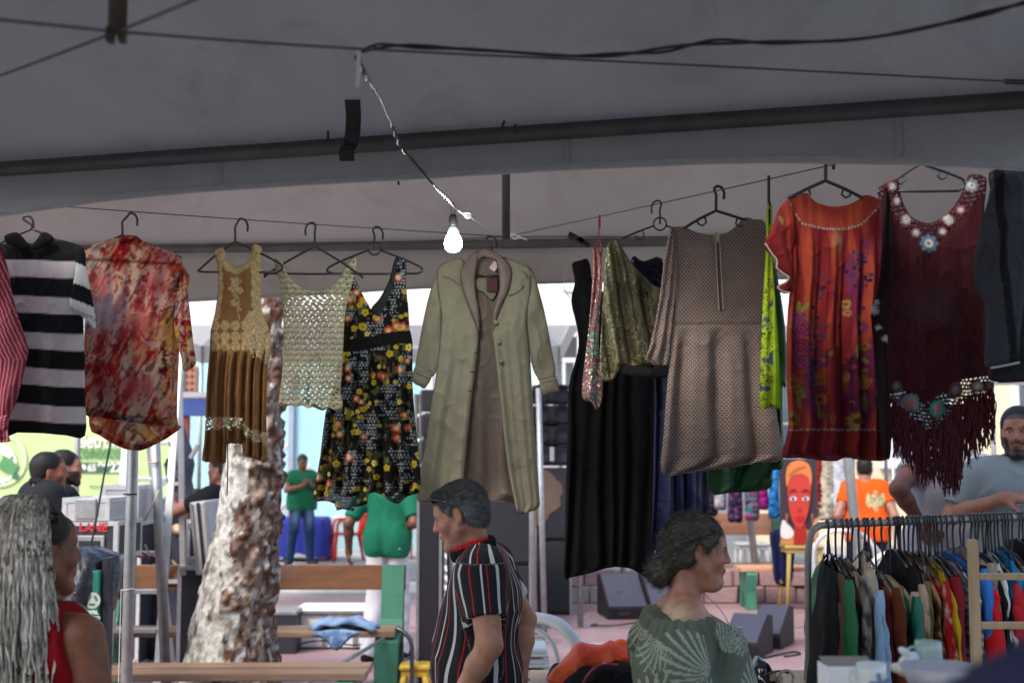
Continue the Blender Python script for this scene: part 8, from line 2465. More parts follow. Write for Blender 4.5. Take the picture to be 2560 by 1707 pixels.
for sx in 'LR': rs.cone(j_['hp'+sx]+Vector((0,0,.1)),j_['hp'+sx]-Vector((0,0,.06)),.14,.148,k=.06)
rs.cone(j_['neck']+Vector((0,0,-.04)),j_['neck']+Vector((0,.005,.035)),.072,.068,k=.03)
rsf=with_folds(rs,.008,seed=6)
def f_red(P):
 x,y,z_=P.T
 d=rsf(P)
 arm=.0
 lim=np.interp(z_,[.8,.98,1.09,1.20,1.27,1.33,1.4],[.32,.27,.205,.186,.172,.12,.06])
 d=np.maximum(d,np.abs(x)-lim)
 return np.maximum(np.maximum(d,z_-1.335),.80-z_)
l_,h_=rs.bounds(.04)
skin('red_top',f_red,l_,h_,.007,vmat('red_knit',rough=.9,weave=500,wbump=.4,var=.06),bt_,lambda P: flat('#8c0a14',len(P)),QB.M)
# braids
def braids(n=560):
 r9=np.random.default_rng(14)
 Vs,Fs,Cs=[],[],[]; off=0
 HM=QB.HM; A=np.array(HM); sides,rings=4,100
 back=(HM.to_3x3() @ Vector((0,-1,0))).normalized(); right=(HM.to_3x3() @ Vector((1,0,0))).normalized()
 for i in range(n):
  th=r9.uniform(-1.75,1.75) ; ph_=r9.uniform(.05,1.25)
  if i<n*.35: ph_=r9.uniform(0.0,.7)
  d=np.array([math.sin(th)*math.sin(ph_+.15),-math.cos(th)*math.sin(ph_+.15)+.12,math.cos(ph_)])
  root=np.array([0,-.018,.038])+d*np.array([.082,.104,.094])
  out=np.array([0,-.018,.038])+np.array([math.sin(th)*.112,-abs(math.cos(th))*.128-.01,.0])
  side=math.sin(th)
  P0=HM @ Vector(root);
  mid1=HM @ Vector(root*.45+out*.55+np.array([0,-.006,.055*(1-ph_/2)+.01]))
  P1=HM @ Vector(out+np.array([0,0,-.02]))
  zend=r9.uniform(.985,1.10)-.05*(abs(side)<.5)
  drop=Vector((P1.x,P1.y,0))+back*r9.uniform(-.01,.03)+right*(r9.normal(0,.014)+.034*side)
  P2=Vector((drop.x,drop.y,1.30)); P3=Vector((drop.x+r9.normal(0,.012),drop.y+r9.normal(0,.01),1.14)); P4=Vector((P3.x+r9.normal(0,.014),P3.y+r9.normal(0,.01),zend))
  pts=smooth_path([P0,mid1,P1,P2,P3,P4],9)
  pts=[pts[int(k*(len(pts)-1)/(rings-1))] for k in range(rings)]
  Pn=np.array([tuple(p) for p in pts]); T=np.gradient(Pn,axis=0); T /= np.linalg.norm(T,axis=1)[:,None]+1e-9
  N1=np.cross(T,np.array([.31,.87,.2])); N1 /= np.linalg.norm(N1,axis=1)[:,None]+1e-9; N2=np.cross(T,N1)
  sl=np.cumsum(np.r_[0,np.linalg.norm(np.diff(Pn,axis=0),axis=1)])
  phs=r9.uniform(0,6)
  am_=.0017*sstep(.05,.2,sl); wob=am_*np.sin(sl*410+phs); wob2=am_*np.cos(sl*410+phs)
  rad=.0033*(1+.28*np.sin(sl*820+phs))*r9.uniform(.8,1.2); rad[-3:] *= np.array([.8,.6,.35])
  an=np.linspace(0,2*PI,sides,endpoint=False)
  V=(Pn+wob[:,None]*N1+wob2[:,None]*N2)[:,None,:]+rad[:,None,None]*(np.cos(an)[None,:,None]*N1[:,None,:]+np.sin(an)[None,:,None]*N2[:,None,:])
  Vs.append(V.reshape(-1,3))
  k_,m__=np.meshgrid(np.arange(rings-1),np.arange(sides),indexing='ij')
  Fs.append(off+np.stack([k_*sides+m__,k_*sides+(m__+1) % sides,(k_+1)*sides+(m__+1) % sides,(k_+1)*sides+m__],-1).reshape(-1,4)); off+=rings*sides
  rootc=sstep(.0,.10+r9.uniform(-.03,.05),sl)
  base=mixc(flat('#171412',rings),flat(['#ddd6c4','#e8e2d2','#c6c0b0','#f0ebdf'][i % 4],rings),rootc)
  base=base*(.75+.35*np.sin(sl*660+phs+1))[:,None].clip(.45,1.15)
  Cs.append(np.repeat(base,sides,0))
 return mesh_np('braids',np.concatenate(Vs),np.concatenate(Fs),np.concatenate(Cs))
o=link('braids',braids(),vmat('braid_hair',rough=.7,weave=600,wbump=.4,var=.2,nscale=300),bt_,smooth=True); tag(o,kind='stuff')
# earring
er=QB.HM @ Vector((.09,-.008,-.045))
tag(MB().tube([er+Vector((.002,.012*math.sin(a),-.016+.016*math.cos(a))) for a in np.linspace(0,2*PI,14)],.0014,n=5).build('earring',mat('silver',(.6,.58,.5),rough=.3,metal=.9,scale=20),None,True),'thin hoop earring of the woman with silver braids','earring')
# ================================================================== CLOTHES RACK AT THE RIGHT
rack=empty('clothes_rack',at(2300,1700,4.85)*1.0); rack.location.z=0
tag(rack,'grey tubular clothes rack crammed with garments at the lower right','clothes rack')
m_rack=mat('rack_tube',(.33,.33,.31),(.25,.25,.235),rough=.45,scale=12,metal=.3,bump=.05)
RL,RR=at(2068,1312,4.72),at(2620,1290,5.02)
cl=at(2022,1370,4.70); cb=at(2012,1700,4.70)
MB().tube(smooth_path([(cl.x-.012,cl.y,0.02),(cl.x-.012,cl.y,.8),cb.lerp(cl,.8),cl,at(2030,1330,4.70),at(2046,1316,4.71),RL,RL.lerp(RR,.3),RL.lerp(RR,.6),RR,RR+Vector((.08,.02,-.005)),RR+Vector((.12,.03,-.06)),(RR.x+.125,RR.y+.03,1.0),(RR.x+.125,RR.y+.03,.02)],6),.0125,n=12).build('tube_frame',m_rack,rack,True)
for p in (Vector((cl.x-.012,cl.y,0)),Vector((RR.x+.125,RR.y+.03,0))):
 MB().tube([p+Vector((0,-.25,.02)),p+Vector((0,.25,.02))],.014,n=10).build('foot',m_rack,rack,True)
def rail(px): return line_at((RL,RR),px)
def hung(name,px,col,label,cat,fn=None,spread=0.0,length=.62,wid=.21,drop=.105,th=.018,lean=0.0,m=None,flip=0.0,thb=None,hooks=1,turn=0.0):
 """garment on the rack seen from its edge, with the hanger that carries it"""
 p=rail(px); e=empty(name,p); tag(e,label,cat,'garments on the clothes rack')
 nv,n=34,26
 V=[]; tt=[]
 rr=np.random.default_rng(int(px*7) % 100000)
 ph=rr.uniform(0,6,6)
 thb_=thb or th*1.7
 for j in range(nv):
  t=j/(nv-1)
  w=wid*(0.62+.38*min(1,t*7))*(1+.10*t)
  tx=(th+(thb_-th)*t ** .8)*(.55+.45*min(1,t*6))
  for i in range(n):
   a=2*PI*i/n
   y=w*math.sin(a)
   x=tx*math.copysign(abs(math.cos(a)) ** .6,math.cos(a))
   x+=.015*t*math.sin(a*5+ph[0]+t*2)+.011*math.sin(a*3+ph[1]+t*5)*t+.004*math.sin(t*23+a*3+ph[4])+.004*math.sin(t*11-a*6+ph[5])
   z_=-drop-.34*max(0,abs(y)-.03)*(1-t) ** 2-length*t+.012*math.sin(a*4+ph[2])*t
   V.append((p.x+x+(spread*t ** 1.2)+lean*t,p.y+y+flip*t,p.z+z_)); tt.append((t,a))
 V=np.array(V); T=np.array(tt)
 yw=rr.uniform(-.30,.30)+(turn or 0)
 rx_,ry_=V[:,0]-p.x,V[:,1]-p.y
 V[:,0]=p.x+rx_*math.cos(yw)-ry_*math.sin(yw); V[:,1]=p.y+rx_*math.sin(yw)+ry_*math.cos(yw)
 F=[(j*n+i,j*n+(i+1) % n,(j+1)*n+(i+1) % n,(j+1)*n+i) for j in range(nv-1) for i in range(n)]
 F=np.array(F)
 base=flat(col,len(V))*(.9+.2*fbm(V[:,0]*30,V[:,1]*30,V[:,2]*10))[:,None]
 if fn: base=fn(V,T,base)
 me=mesh_np(name,V,F,base)
 o=link('cloth',me,m or m_cotton,e,smooth=True)
 mdd=o.modifiers.new('sub','SUBSURF'); mdd.levels=1; mdd.render_levels=1
 if cat in ('jacket','coat','shirt','cardigan','blouse') and length>.38:
  sl_=[]; sw_=rr.uniform(.022,.032); ns=12; L_=rr.uniform(.36,.50)
  c0_=Vector((p.x-math.sin(yw)*-wid*.86,p.y-math.cos(yw)*wid*.86,p.z-drop-.045)); bx_=rr.uniform(-.02,.03)
  for j in range(15):
   t=j/14; w_=sw_*(.8+.3*math.sin(t*3))*(1.1-.25*t)*min(1,.6+t*6)
   for i in range(ns):
    a=2*PI*i/ns
    sl_.append((c0_.x+w_*.8*math.cos(a)+bx_*t+.004*math.sin(t*17+a*2+ph[3]),c0_.y-.02*math.sin(t*2.4)+w_*math.sin(a),c0_.z-L_*t))
  Fs_=np.array([(j*ns+i,j*ns+(i+1) % ns,(j+1)*ns+(i+1) % ns,(j+1)*ns+i) for j in range(14) for i in range(ns)])
  sl_=np.array(sl_); cb_=flat(col,len(sl_))*(.9+.2*fbm(sl_[:,0]*30,sl_[:,1]*30,sl_[:,2]*10))[:,None]
  if fn: cb_=fn(sl_,np.stack([np.linspace(0,1,len(sl_))]*2,1),cb_)
  so=link('sleeve',mesh_np('sleeve',sl_,Fs_,cb_),m or m_cotton,e,smooth=True)
  mdd=so.modifiers.new('sub','SUBSURF'); mdd.levels=1; mdd.render_levels=1
 for hk in range(hooks):
  q=p+Vector((.016*hk,0,0)); s_=.006*math.sin(px+hk)
  pts=[q+Vector((s_,-.012,-drop-.005)),q+Vector((s_*.6,-.010,-.075)),q+Vector((0,-.012,-.035)),q+Vector((0,-.021,-.008)),q+Vector((0,-.012,.017)),q+Vector((0,.006,.019)),q+Vector((0,.019,.006)),q+Vector((0,.02,-.012))]
  MB().tube(smooth_path(pts,4),.0042,n=6).build('hanger_hook',m_hanger,e,True)
  MB().tube([q+Vector((s_,.16,-drop-.055)),q+Vector((s_,0,-drop+.005)),q+Vector((s_,-.16,-drop-.055))],.0045,n=6).build('hanger_arm',m_hanger,e,True)
 return e
def f_noise(c2,sc=40,th=.5,sy=1.0,amt=1.0):
 return lambda V,T,b: mixc(b,flat(c2,len(V)),sstep(th-.04,th+.04,fbm(V[:,0]*sc,V[:,1]*sc*sy,V[:,2]*sc))*amt)
def f_hstripe(c2,per=.03,duty=.5,c3=None):
 def g(V,T,b):
  k=((V[:,2]/per) % 1)<duty; b[k]=arr(c2)
  if c3: k3=((V[:,2]/(per*2)) % 1)<.2; b[k3]=arr(c3)
  return b
 return g
def f_lattice(c2,sc=.018):
 def g(V,T,b):
  gy,gz=V[:,1]/sc+V[:,0]/sc,V[:,2]/sc; ox=np.floor(gz) % 2*.5
  k=np.hypot((gy+ox) % 1-.5,gz % 1-.5)>.40; b[k]=arr(c2); return b
 return g
def f_split(c2,t0): return lambda V,T,b: np.where((T[:,0]>t0)[:,None],arr(c2)[None],b)
G_=[
 ('jacket',2062,'#1b1c1c','bulky black jacket first on the rack, hem swinging left','jacket',dict(spread=-.05,length=.70,th=.028,thb=.06,drop=.10,wid=.25)),
 ('blouse',2046,'#0a5f30','bright green satin blouse peeping out beside the rack\'s left post','blouse',dict(spread=-.02,length=.62,th=.018,thb=.034,drop=.13,wid=.26,m=m_satin,turn=.2)),
 ('jacket',2086,'#5b4a37','brown suede jacket next to the black one','jacket',dict(spread=.02,length=.66,th=.026,thb=.075,drop=.115,wid=.26)),
 ('blouse',2104,'#8a857c','grey and white patterned blouse behind the brown jacket','blouse',dict(fn=f_noise('#3a3636',60),th=.014,drop=.12,wid=.24)),
 ('top',2117,'#1a1414','dark brown shiny top on the rack','top',dict(fn=f_noise('#5a3a22',25,.6),th=.014,drop=.125,wid=.24,length=.5)),
 ('shirt',2128,'#8fb2d4','narrow pale blue shirt edge on the rack','shirt',dict(th=.008,thb=.010,drop=.17,length=.42,wid=.285)),
 ('coat',2143,'#5c2a12','rust brown coat on the rack','coat',dict(th=.018,thb=.05,drop=.165,length=.60,wid=.28)),
 ('cardigan',2160,'#a99f8c','cream knitted cardigan with ribbed shoulder on the rack','cardigan',dict(fn=f_hstripe('#8b8272',.014),th=.016,thb=.014,drop=.10,length=.5,wid=.2)),
 ('blouse',2182,'#5e0f1a','wine red puffed blouse hanging from a tilted hanger','blouse',dict(th=.026,thb=.024,drop=.185,length=.45,wid=.27,hooks=1)),
 ('shirt',2200,'#a49a84','beige shirt right of the wine red blouse','shirt',dict(th=.012,drop=.185,length=.5,wid=.25)),
 ('blouse',2220,'#0b5f4a','teal green satin blouse on the rack','blouse',dict(th=.016,thb=.036,drop=.20,length=.55,wid=.28,m=m_satin,spread=-.015)),
 ('jacket',2236,'#121214','black leather jacket shoulders on the rack','jacket',dict(th=.022,thb=.010,drop=.10,length=.4,wid=.2,hooks=2)),
 ('shirt',2246,'#6f6840','olive shirt sliver on the rack','shirt',dict(th=.008,drop=.15,length=.55,wid=.26)),
 ('blouse',2256,'#b49a80','beige blouse with brown flowers on the rack','blouse',dict(fn=f_noise('#6a4a3a',45,.52),th=.014,thb=.022,drop=.16,length=.6,wid=.285)),
 ('top',2268,'#3a2418','leopard print top on the rack','top',dict(fn=f_noise('#a07a52',55,.55),th=.012,thb=.022,drop=.11,length=.66,wid=.25)),
 ('blouse',2280,'#a51a20','red and white spotted blouse on the rack','blouse',dict(fn=f_noise('#d0b8a8',30,.62),th=.014,thb=.014,drop=.155,length=.4,wid=.26)),
 ('dress',2296,'#15161a','black dress with white hexagon lattice on the rack','dress',dict(fn=f_lattice('#8a8a90',.020),th=.014,thb=.034,drop=.105,length=.68,wid=.285,spread=-.008)),
 ('dress',2309,'#b99a10','mustard yellow dress on the rack','dress',dict(th=.010,thb=.022,drop=.125,length=.62,wid=.29,spread=.02)),
 ('top',2322,'#77706c','grey mottled top beside the yellow dress','top',dict(fn=f_noise('#3a3434',40),th=.010,drop=.13,length=.55,wid=.25)),
 ('shirt',2338,'#7a1c26','maroon shirt on the rack','shirt',dict(th=.016,thb=.02,drop=.14,length=.45,wid=.27)),
 ('top',2350,'#4a4a6a','blue and white striped knit top on the rack','top',dict(fn=f_hstripe('#b8b8b8',.03,.3),th=.010,drop=.135,length=.5,wid=.27)),
 ('shirt',2363,'#2f6fc0','bright blue shirt on the rack','shirt',dict(th=.013,thb=.024,drop=.115,length=.62,wid=.285,spread=.01)),
 ('blouse',2378,'#b51a1e','red flared top spreading over its neighbours on the rack','top',dict(th=.014,thb=.05,drop=.125,length=.40,wid=.30,spread=-.012)),
 ('cardigan',2396,'#8b7c74','taupe ribbed cardigan on the rack','cardigan',dict(fn=f_hstripe('#6f625c',.012),th=.024,thb=.026,drop=.10,length=.42,wid=.24)),
 ('blouse',2406,'#6a6866','grey blouse with white line pattern under the taupe cardigan','blouse',dict(fn=f_hstripe('#c0bdb8',.016,.3),th=.012,thb=.028,drop=.30,length=.40,wid=.27)),
 ('jacket',2424,'#141416','black quilted jacket on the rack','jacket',dict(th=.018,thb=.016,drop=.11,length=.5,wid=.24)),
 ('dress',2442,'#0c0c0d','plain black dress widening to the right on the rack','dress',dict(th=.018,thb=.05,drop=.12,length=.42,wid=.27,spread=.02)),
 ('trousers',2462,'#b9b4b4','white trousers hanging low beside the wooden frame','trousers',dict(th=.012,thb=.032,drop=.30,length=.48,wid=.26)),
 ('top',2466,'#b8c4bc','mint white top on the rack','top',dict(th=.013,drop=.12,length=.45,wid=.24)),
 ('top',2482,'#4a9aa4','turquoise patterned top behind the wooden post','top',dict(fn=f_noise('#7a5a4a',40),th=.012,drop=.14,length=.5,wid=.25)),
 ('shirt',2502,'#1f6a9a','petrol blue shirt right of the wooden post','shirt',dict(th=.022,thb=.02,drop=.11,length=.36,wid=.24)),
 ('blouse',2516,'#a4222a','crimson blouse right of the wooden post','blouse',dict(th=.014,thb=.03,drop=.18,length=.5,wid=.28)),
 ('top',2526,'#c0b0a8','white and orange patched top on the rack','top',dict(fn=f_noise('#b8641c',18,.55),th=.014,drop=.13,length=.55,wid=.26)),
 ('jacket',2544,'#17171a','black jacket before the red striped scarf','jacket',dict(th=.02,thb=.02,drop=.08,length=.5,wid=.24)),
 ('scarf',2562,'#6a1a1e','twisted dark red scarf with pink stripes on the rack','scarf',dict(fn=f_hstripe('#b07a70',.05,.4),th=.024,thb=.024,drop=.09,length=.66,wid=.18,hooks=2)),
 ('dress',2584,'#2a2422','dark dress with pale green leaves at the right end of the rack','dress',dict(fn=f_noise('#8fb08a',14,.56),th=.02,thb=.035,drop=.13,length=.6,wid=.28)),
 ('top',2604,'#a02a6a','magenta top at the far end of the rack','top',dict(th=.016,drop=.12,length=.4,wid=.25)),
]
for nm,px,cc,lab,cat_,kw in G_: hung(nm,px,cc,lab,cat_,**kw)
# extra empty hangers bunched on the rail
used_h=[]
for i,px in enumerate((2241,2290,2316,2331,2434,2452,2472,2490,2509,2552,2572,2168)):
 q=rail(px); e=empty('clothes_hanger',q); g_=min(G_,key=lambda r: abs(r[1]-px-3)); n_same=sum(1 for k in used_h if k==g_[3]); used_h.append(g_[3]); tag(e,('loose black hanger squeezed in beside the ' if not n_same else 'further loose black hanger squeezed in beside the ')+' '.join(w for w in g_[3].replace(',','').split() if w not in ('on','the','rack'))[:52].rsplit(' ',1)[0],'hanger','loose hangers on the rack')
 MB().tube(smooth_path([q+Vector((.004,-.012,-.13)),q+Vector((0,-.012,-.035)),q+Vector((0,-.021,-.008)),q+Vector((0,-.012,.017)),q+Vector((0,.006,.019)),q+Vector((0,.02,.004))],4),.0042,n=6).build('hook',m_hanger,e,True)
 MB().tube([q+Vector((.004,.17,-.19)),q+Vector((.004,0,-.125)),q+Vector((.004,-.17,-.19))],.0045,n=6).build('arm',m_hanger,e,True)
# ================================================================== FOREGROUND RIGHT
wf=empty('ladder_shelf',at(2600,1700,3.9)); wf.location.z=0; tag(wf,'pale wooden display frame with crossbars standing before the rack','shelf')
m_pine=mat('pine',(.50,.36,.21),(.40,.27,.15),rough=.55,scale=4,bump=.1,bscale=40,stretch=(6,6,1))
a=at(2431,1348,3.9); b_=at(2720,1348,3.9)
for q in (a,b_): MB().box((q.x,3.9,q.z/2),(.026,.03,q.z),bev=.003).build('upright',m_pine,wf)
for yy in (1440,1562,1690,1830):
 z_=at(2500,yy,3.9).z
 MB().box(((a.x+b_.x)/2,3.897,z_),(b_.x-a.x-.026,.026,.020),bev=.003).build('crossbar',m_pine,wf)
tbl=empty('display_table',(1.05,2.6,0)); tag(tbl,'table with crockery at the bottom right corner','table')
MB().box((1.05,2.62,1.13),(.9,.62,.03),bev=.004).build('table_top',m_pine,tbl)
for sx in (-1,1):
 for sy in (-1,1): MB().box((1.05+sx*.40,2.62+sy*.27,.555),(.04,.04,1.11)).build('leg',m_pine,tbl)
def glaze(name,c1,c2,sc=20): return mat(name,c1,c2,rough=.25,scale=sc,bump=.05,spec=.5,rough_var=.08)
def mug(px,pyb,d,r,h,m,label,hside,extra=None):
 q=at(px,pyb,d); t=empty('mug',q); tag(t,label,'mug','mugs on the display table')
 MB().lathe([(r*.9,0),(r*.97,.004),(r,h*.3),(r*.98,h*.7),(r*.96,h),(r*.90,h),(r*.9,h*.4),(r*.85,.01)],q,n=32).build('cup',m,t,True)
 MB().tube(smooth_path([q+Vector((hside*r*.96,-.0,h*.80)),q+Vector((hside*r*1.42,0,h*.74)),q+Vector((hside*r*1.5,0,h*.45)),q+Vector((hside*r*1.2,0,h*.2)),q+Vector((hside*r*.95,0,h*.18))],5),r*.13,n=8).build('handle',m,t,True)
 return t,q
m_teal=glaze('teal_glaze',(.24,.40,.38),(.36,.40,.33),25)
m_wglaze=glaze('white_glaze',(.62,.66,.64),(.55,.60,.58),12)
cs_=empty('cake_stand',at(2330,1680,2.6)); q=at(2335,1678,2.6); cs_.location=(q.x,q.y,1.145); tag(cs_,'cream pottery plate on a foot under the teal mug','plate')
MB().lathe([(.05,1.146-q.z),(.022,1.17-q.z),(.02,-.02),(.07,-.006),(.088,.004),(.086,.008),(.06,.002),(.0,.002)],q,n=32).build('plate',glaze('cream_glaze',(.40,.37,.33),(.30,.28,.25)),cs_,True)
t_,q_=mug(2322,1672,2.6,.0265,.055,m_teal,'small teal pottery mug with a blue and white butterfly',-1)
for dx,dz,w,h,r_,m_ in ((-.052,.036,.022,.011,.6,m_wglaze),(-.055,.022,.018,.010,-.7,m_wglaze),(-.038,.022,.020,.022,.2,glaze('ice_blue',(.45,.60,.72),(.60,.68,.72))),(-.030,.012,.012,.010,0,m_wglaze)):
 MB().lathe([(.001,-.003),(w*.6,-.002),(w*.75,0),(w*.6,.002),(.001,.003)],q_+Vector((dx,-.02,dz)),n=12,M=Matrix.Rotation(r_,3,'Y') @ Matrix.Diagonal((1,1,h/w)) @ Matrix.Rotation(R(90),3,'X')).build('butterfly_wing',m_,t_,True)
t_,q_=mug(2180,1738,2.45,.0285,.06,m_wglaze,'white mug with a blue star flower at the bottom edge',-1)
for k in range(5):
 a_=k*2*PI/5+.5
 MB().box(q_+Vector((.008+.011*math.cos(a_),-.0292,.026+.011*math.sin(a_))),(.019,.003,.008),M=Matrix.Rotation(-a_,3,'Y'),bev=.001).build('star_petal',mat('mug_blue',(.16,.22,.34),rough=.3),t_)
wb=empty('card_box',at(2115,1740,2.6)); tag(wb,'open white cardboard box left of the white mug','box')
q=at(2118,1745,2.6)
MB().box((q.x,q.y+.03,q.z),(.062,.004,.115)).build('side',m_white,wb); MB().box((q.x-.03,q.y+.07,q.z+.002),(.004,.08,.11)).build('side',m_white,wb)
MB().box((q.x+.02,q.y+.07,q.z+.058),(.1,.07,.002),M=Matrix.Rotation(.25,3,'X')).build('flap',mat('kraft',(.32,.27,.22),rough=.8),wb)
for px_,d_,lab in ((2352,2.5,'lilac bowl below the plate, at the bottom edge'),):
 q=at(px_,1735,d_); MB_=MB().lathe([(.03,0),(.06,.02),(.075,.055),(.071,.055),(.056,.024),(.0,.01)],q,n=28).build('bowl',glaze('lilac_glaze',(.42,.42,.46),(.36,.36,.40)),None,True); tag(MB_,lab,'bowl')
# navy cloth right in front of the lens
nv_=Sdf(); c0=at(2560,2050,.85)
nv_.ell(c0+Vector((.02,.05,-.02)),(.10,.12,.085),k=.05); nv_.ell(c0+Vector((.09,.05,.035)),(.075,.12,.075),k=.06); nv_.cone(c0+Vector((.06,.06,-.2)),(c0.x+.06,c0.y+.06,.1),.14,.18,k=.1)
nvf=with_folds(nv_,.02,sc=(14,14,8),seed=3.3)
l_,h_=nv_.bounds(.03); l_[2]=.003
nt_=empty('covered_stand',(c0.x+.06,c0.y+.06,0)); tag(nt_,'navy blue cloth heaped on a stand, out of focus in the bottom right corner','cloth')
skin('draped_cloth',lambda P: np.maximum(nvf(P),.004-P[:,2]),l_,h_,.016,m_cloth_p,nt_,lambda P: flat('#1a1e38',len(P)))
# ================================================================== BAGS, CHAIRS NEAR THE WOMAN
st=empty('side_table',(.75,4.9,0)); tag(st,'folding table under the bags at the bottom edge','table')
MB().box((.62,4.85,.87),(1.1,.5,.03),bev=.004).build('table_top',m_pine,st)
for sx in (-1,1):
 for sy in (-1,1): MB().box((.62+sx*.48,4.85+sy*.2,.43),(.035,.035,.86)).build('leg',m_galv,st)
def lump(name,label,cat,prims,fold,m,col,res=.009,seed=1.0,sc=(12,12,12),d=4.8):
 s=Sdf()
 for (px,py,dd,rx,ry,rz_,rot) in prims: s.ell(at(px,py,dd),(rx,ry,rz_),k=.03,R_=Matrix.Rotation(rot,3,'Y') if rot else None)
 f=with_folds(s,fold,sc=sc,seed=seed); l_,h_=s.bounds(.03)
 p0=at(*prims[0][:3]); t=empty(name,(p0.x,p0.y,.886)); tag(t,label,cat)
 skin('body',lambda P: np.maximum(f(P),.887-P[:,2]),l_,h_,res,m,t,col)
 return t
oc=lambda P: mixc(flat('#bd3a0c',len(P)),flat('#d6521c',len(P)),sstep(.4,.6,fbm(P[:,0]*14,P[:,1]*14,P[:,2]*14)))
lump('orange_jacket','crumpled orange-red jacket heaped over the black backpack','jacket',[(1540,1650,4.85,.085,.08,.065,.0),(1500,1660,4.85,.10,.09,.06,.35),(1440,1672,4.83,.075,.08,.055,-.5),(1405,1705,4.8,.045,.06,.06,-.5),(1553,1607,4.85,.016,.02,.014,0),(1590,1690,4.8,.05,.05,.03,0)],.02,m_satin,oc,res=.0055,sc=(9,9,9))
bk=lump('backpack','black backpack with a red piped strap under the orange jacket','backpack',[(1545,1712,4.72,.12,.08,.075,.05),(1470,1710,4.74,.09,.07,.06,-.2),(1590,1716,4.7,.05,.06,.055,0)],.02,m_cloth_p,lambda P: flat('#111114',len(P)),res=.0085,seed=4)
MB().tube(smooth_path([at(1455,1716,4.60),at(1468,1690,4.60),at(1490,1668,4.62),at(1515,1660,4.64),at(1545,1662,4.66)],6),.006,n=8).build('piped_strap',mat('red_piping',(.32,.03,.05),rough=.5),bk,True)
MB().lathe([(.008,-.003),(.010,0),(.008,.003)],at(1512,1658,4.66),n=12).build('buckle',m_galv,bk,True)
lump('navy_pouch','small navy cloth pouch left of the orange jacket','pouch',[(1390,1690,4.9,.03,.04,.05,.2)],.008,m_cloth_p,lambda P: flat('#16203c',len(P)),seed=7)
hb=lump('handbag','black patent handbag at the bottom edge beside the rack','handbag',[(1898,1700,4.55,.035,.06,.06,.35),(1925,1722,4.52,.05,.06,.04,.5),(1886,1670,4.6,.012,.04,.04,.4)],.008,m_shade,lambda P: flat('#0b0b0c',len(P)),seed=9)
for q0 in ([(1905,1690,4.46),(1930,1680,4.46),(1955,1676,4.47),(1970,1682,4.5)],):
 MB().tube(smooth_path([at(*q) for q in q0],5),.0035,n=6).build('strap',m_shade,hb,True)
br=empty('bracelet',at(1965,1695,4.45)); tag(br,'pale wooden bangle beside the black handbag','bangle')
MB().tube([at(1966,1694,4.45)+Vector((.024*math.cos(a_),0,.026*math.sin(a_))) for a_ in np.linspace(0,2*PI,20)],.005,n=8).build('ring',mat('bangle_wood',(.45,.35,.24),rough=.4),br,True)
for k,(px_,py_) in enumerate(((1948,1700),(1932,1690))): tag(MB().box(at(px_,py_,4.47),(.022,.02,.03),bev=.004).build('wooden_block',mat('block_wood%d' % k,(.42,.28,.18),rough=.5)),('small brown wooden block by the bangle','small brown wooden block behind the handbag strap')[k],'block')
# stacked white plastic stools
for k in range(6):
 q=at(1325,1612,6.5); zt=q.z-.052*k
 t=empty('plastic_stool',(q.x,6.55,zt-.42)); tag(t,('topmost white plastic stool of the stack behind the striped-shirt man','second white stool from the top of the stack','third white stool from the top of the stack','fourth white stool from the top of the stack','fifth white stool from the top of the stack','lowest white stool of the stack')[k],'stool','stacked white plastic stools')
 s_=Sdf(); w_=.085+.006*k
 MB().box((q.x,6.55,zt-.012-.006),(2*w_,.30,.030),bev=.014).build('seat',m_whpl,t,True)
 MB().box((q.x,6.55,zt-.036),(2*w_+.012,.31,.014),bev=.006).build('rim',m_whpl,t,True)
 for sx in (-1,1):
  for sy in (-1,1):
   MB().tube([(q.x+sx*(w_-.01),6.55+sy*.13,zt-.04),(q.x+sx*(w_+.035),6.55+sy*.165,max(0.0,zt-.46))],[.018,.016],n=8).build('leg',m_whpl,t,True)
monobloc('plastic_chair',(at(1418,1600,6.4).x,6.45,0.006),R(148),m_whpl,'white plastic chair with arched open back behind the orange jacket',s=1.12,slats=False,arms=False)
# ================================================================== RIGHT BACKGROUND: PORTRAIT, STALL CLOTHES
pa=empty('portrait_painting',at(1995,1360,14.4)); tag(pa,'tall painting of a red-skinned woman in an orange headwrap','painting')
def ppt(x,y,dn=0.0):
 q=at(x,y,14.4); return Vector((q.x,14.4-dn,q.z))
def pshape(name,pts,dn,m,sm=True):
 P=smooth_path([ppt(x,y) for x,y in pts],5,closed=True) if sm else [ppt(x,y) for x,y in pts]
 MB().prism(P,(0,-dn,0),(0,-dn+.006,0)).build(name,m,pa)
cM=lambda n_,c_: mat('paint_'+n_,c_,tuple(x*.88 for x in lin(c_)),rough=.5,scale=8,bump=.05)
MB().box((ppt(1998,1250).x,14.43,ppt(1998,1254).z),(ppt(2042,0).x-ppt(1952,0).x,.04,ppt(0,1145).z-ppt(0,1362).z)).build('canvas',cM('canvas','#3a3038'),pa)
pshape('shoulder',[(1950,1361),(1952,1345),(1970,1330),(1990,1325),(2015,1322),(2036,1330),(2044,1362)],.006,cM('ochre','#b87a4a'),False)
pshape('blouse',[(1952,1340),(1956,1300),(1972,1312),(1984,1330),(1975,1345)],.012,cM('white','#d8d0cc'))
pshape('neck',[(1984,1361),(1986,1310),(2014,1310),(2018,1361)],.014,cM('skin_d','#9c241e'),False)
pshape('face',[(1968,1210),(1972,1190),(1998,1180),(2024,1190),(2026,1230),(2020,1275),(2008,1310),(1996,1320),(1984,1308),(1972,1270)],.020,cM('skin','#bd3a30'))
pshape('headwrap',[(1966,1215),(1964,1180),(1974,1158),(1998,1150),(2020,1160),(2028,1185),(2026,1212),(2018,1192),(1998,1184),(1976,1194)],.026,cM('wrap','#cf7a40'))
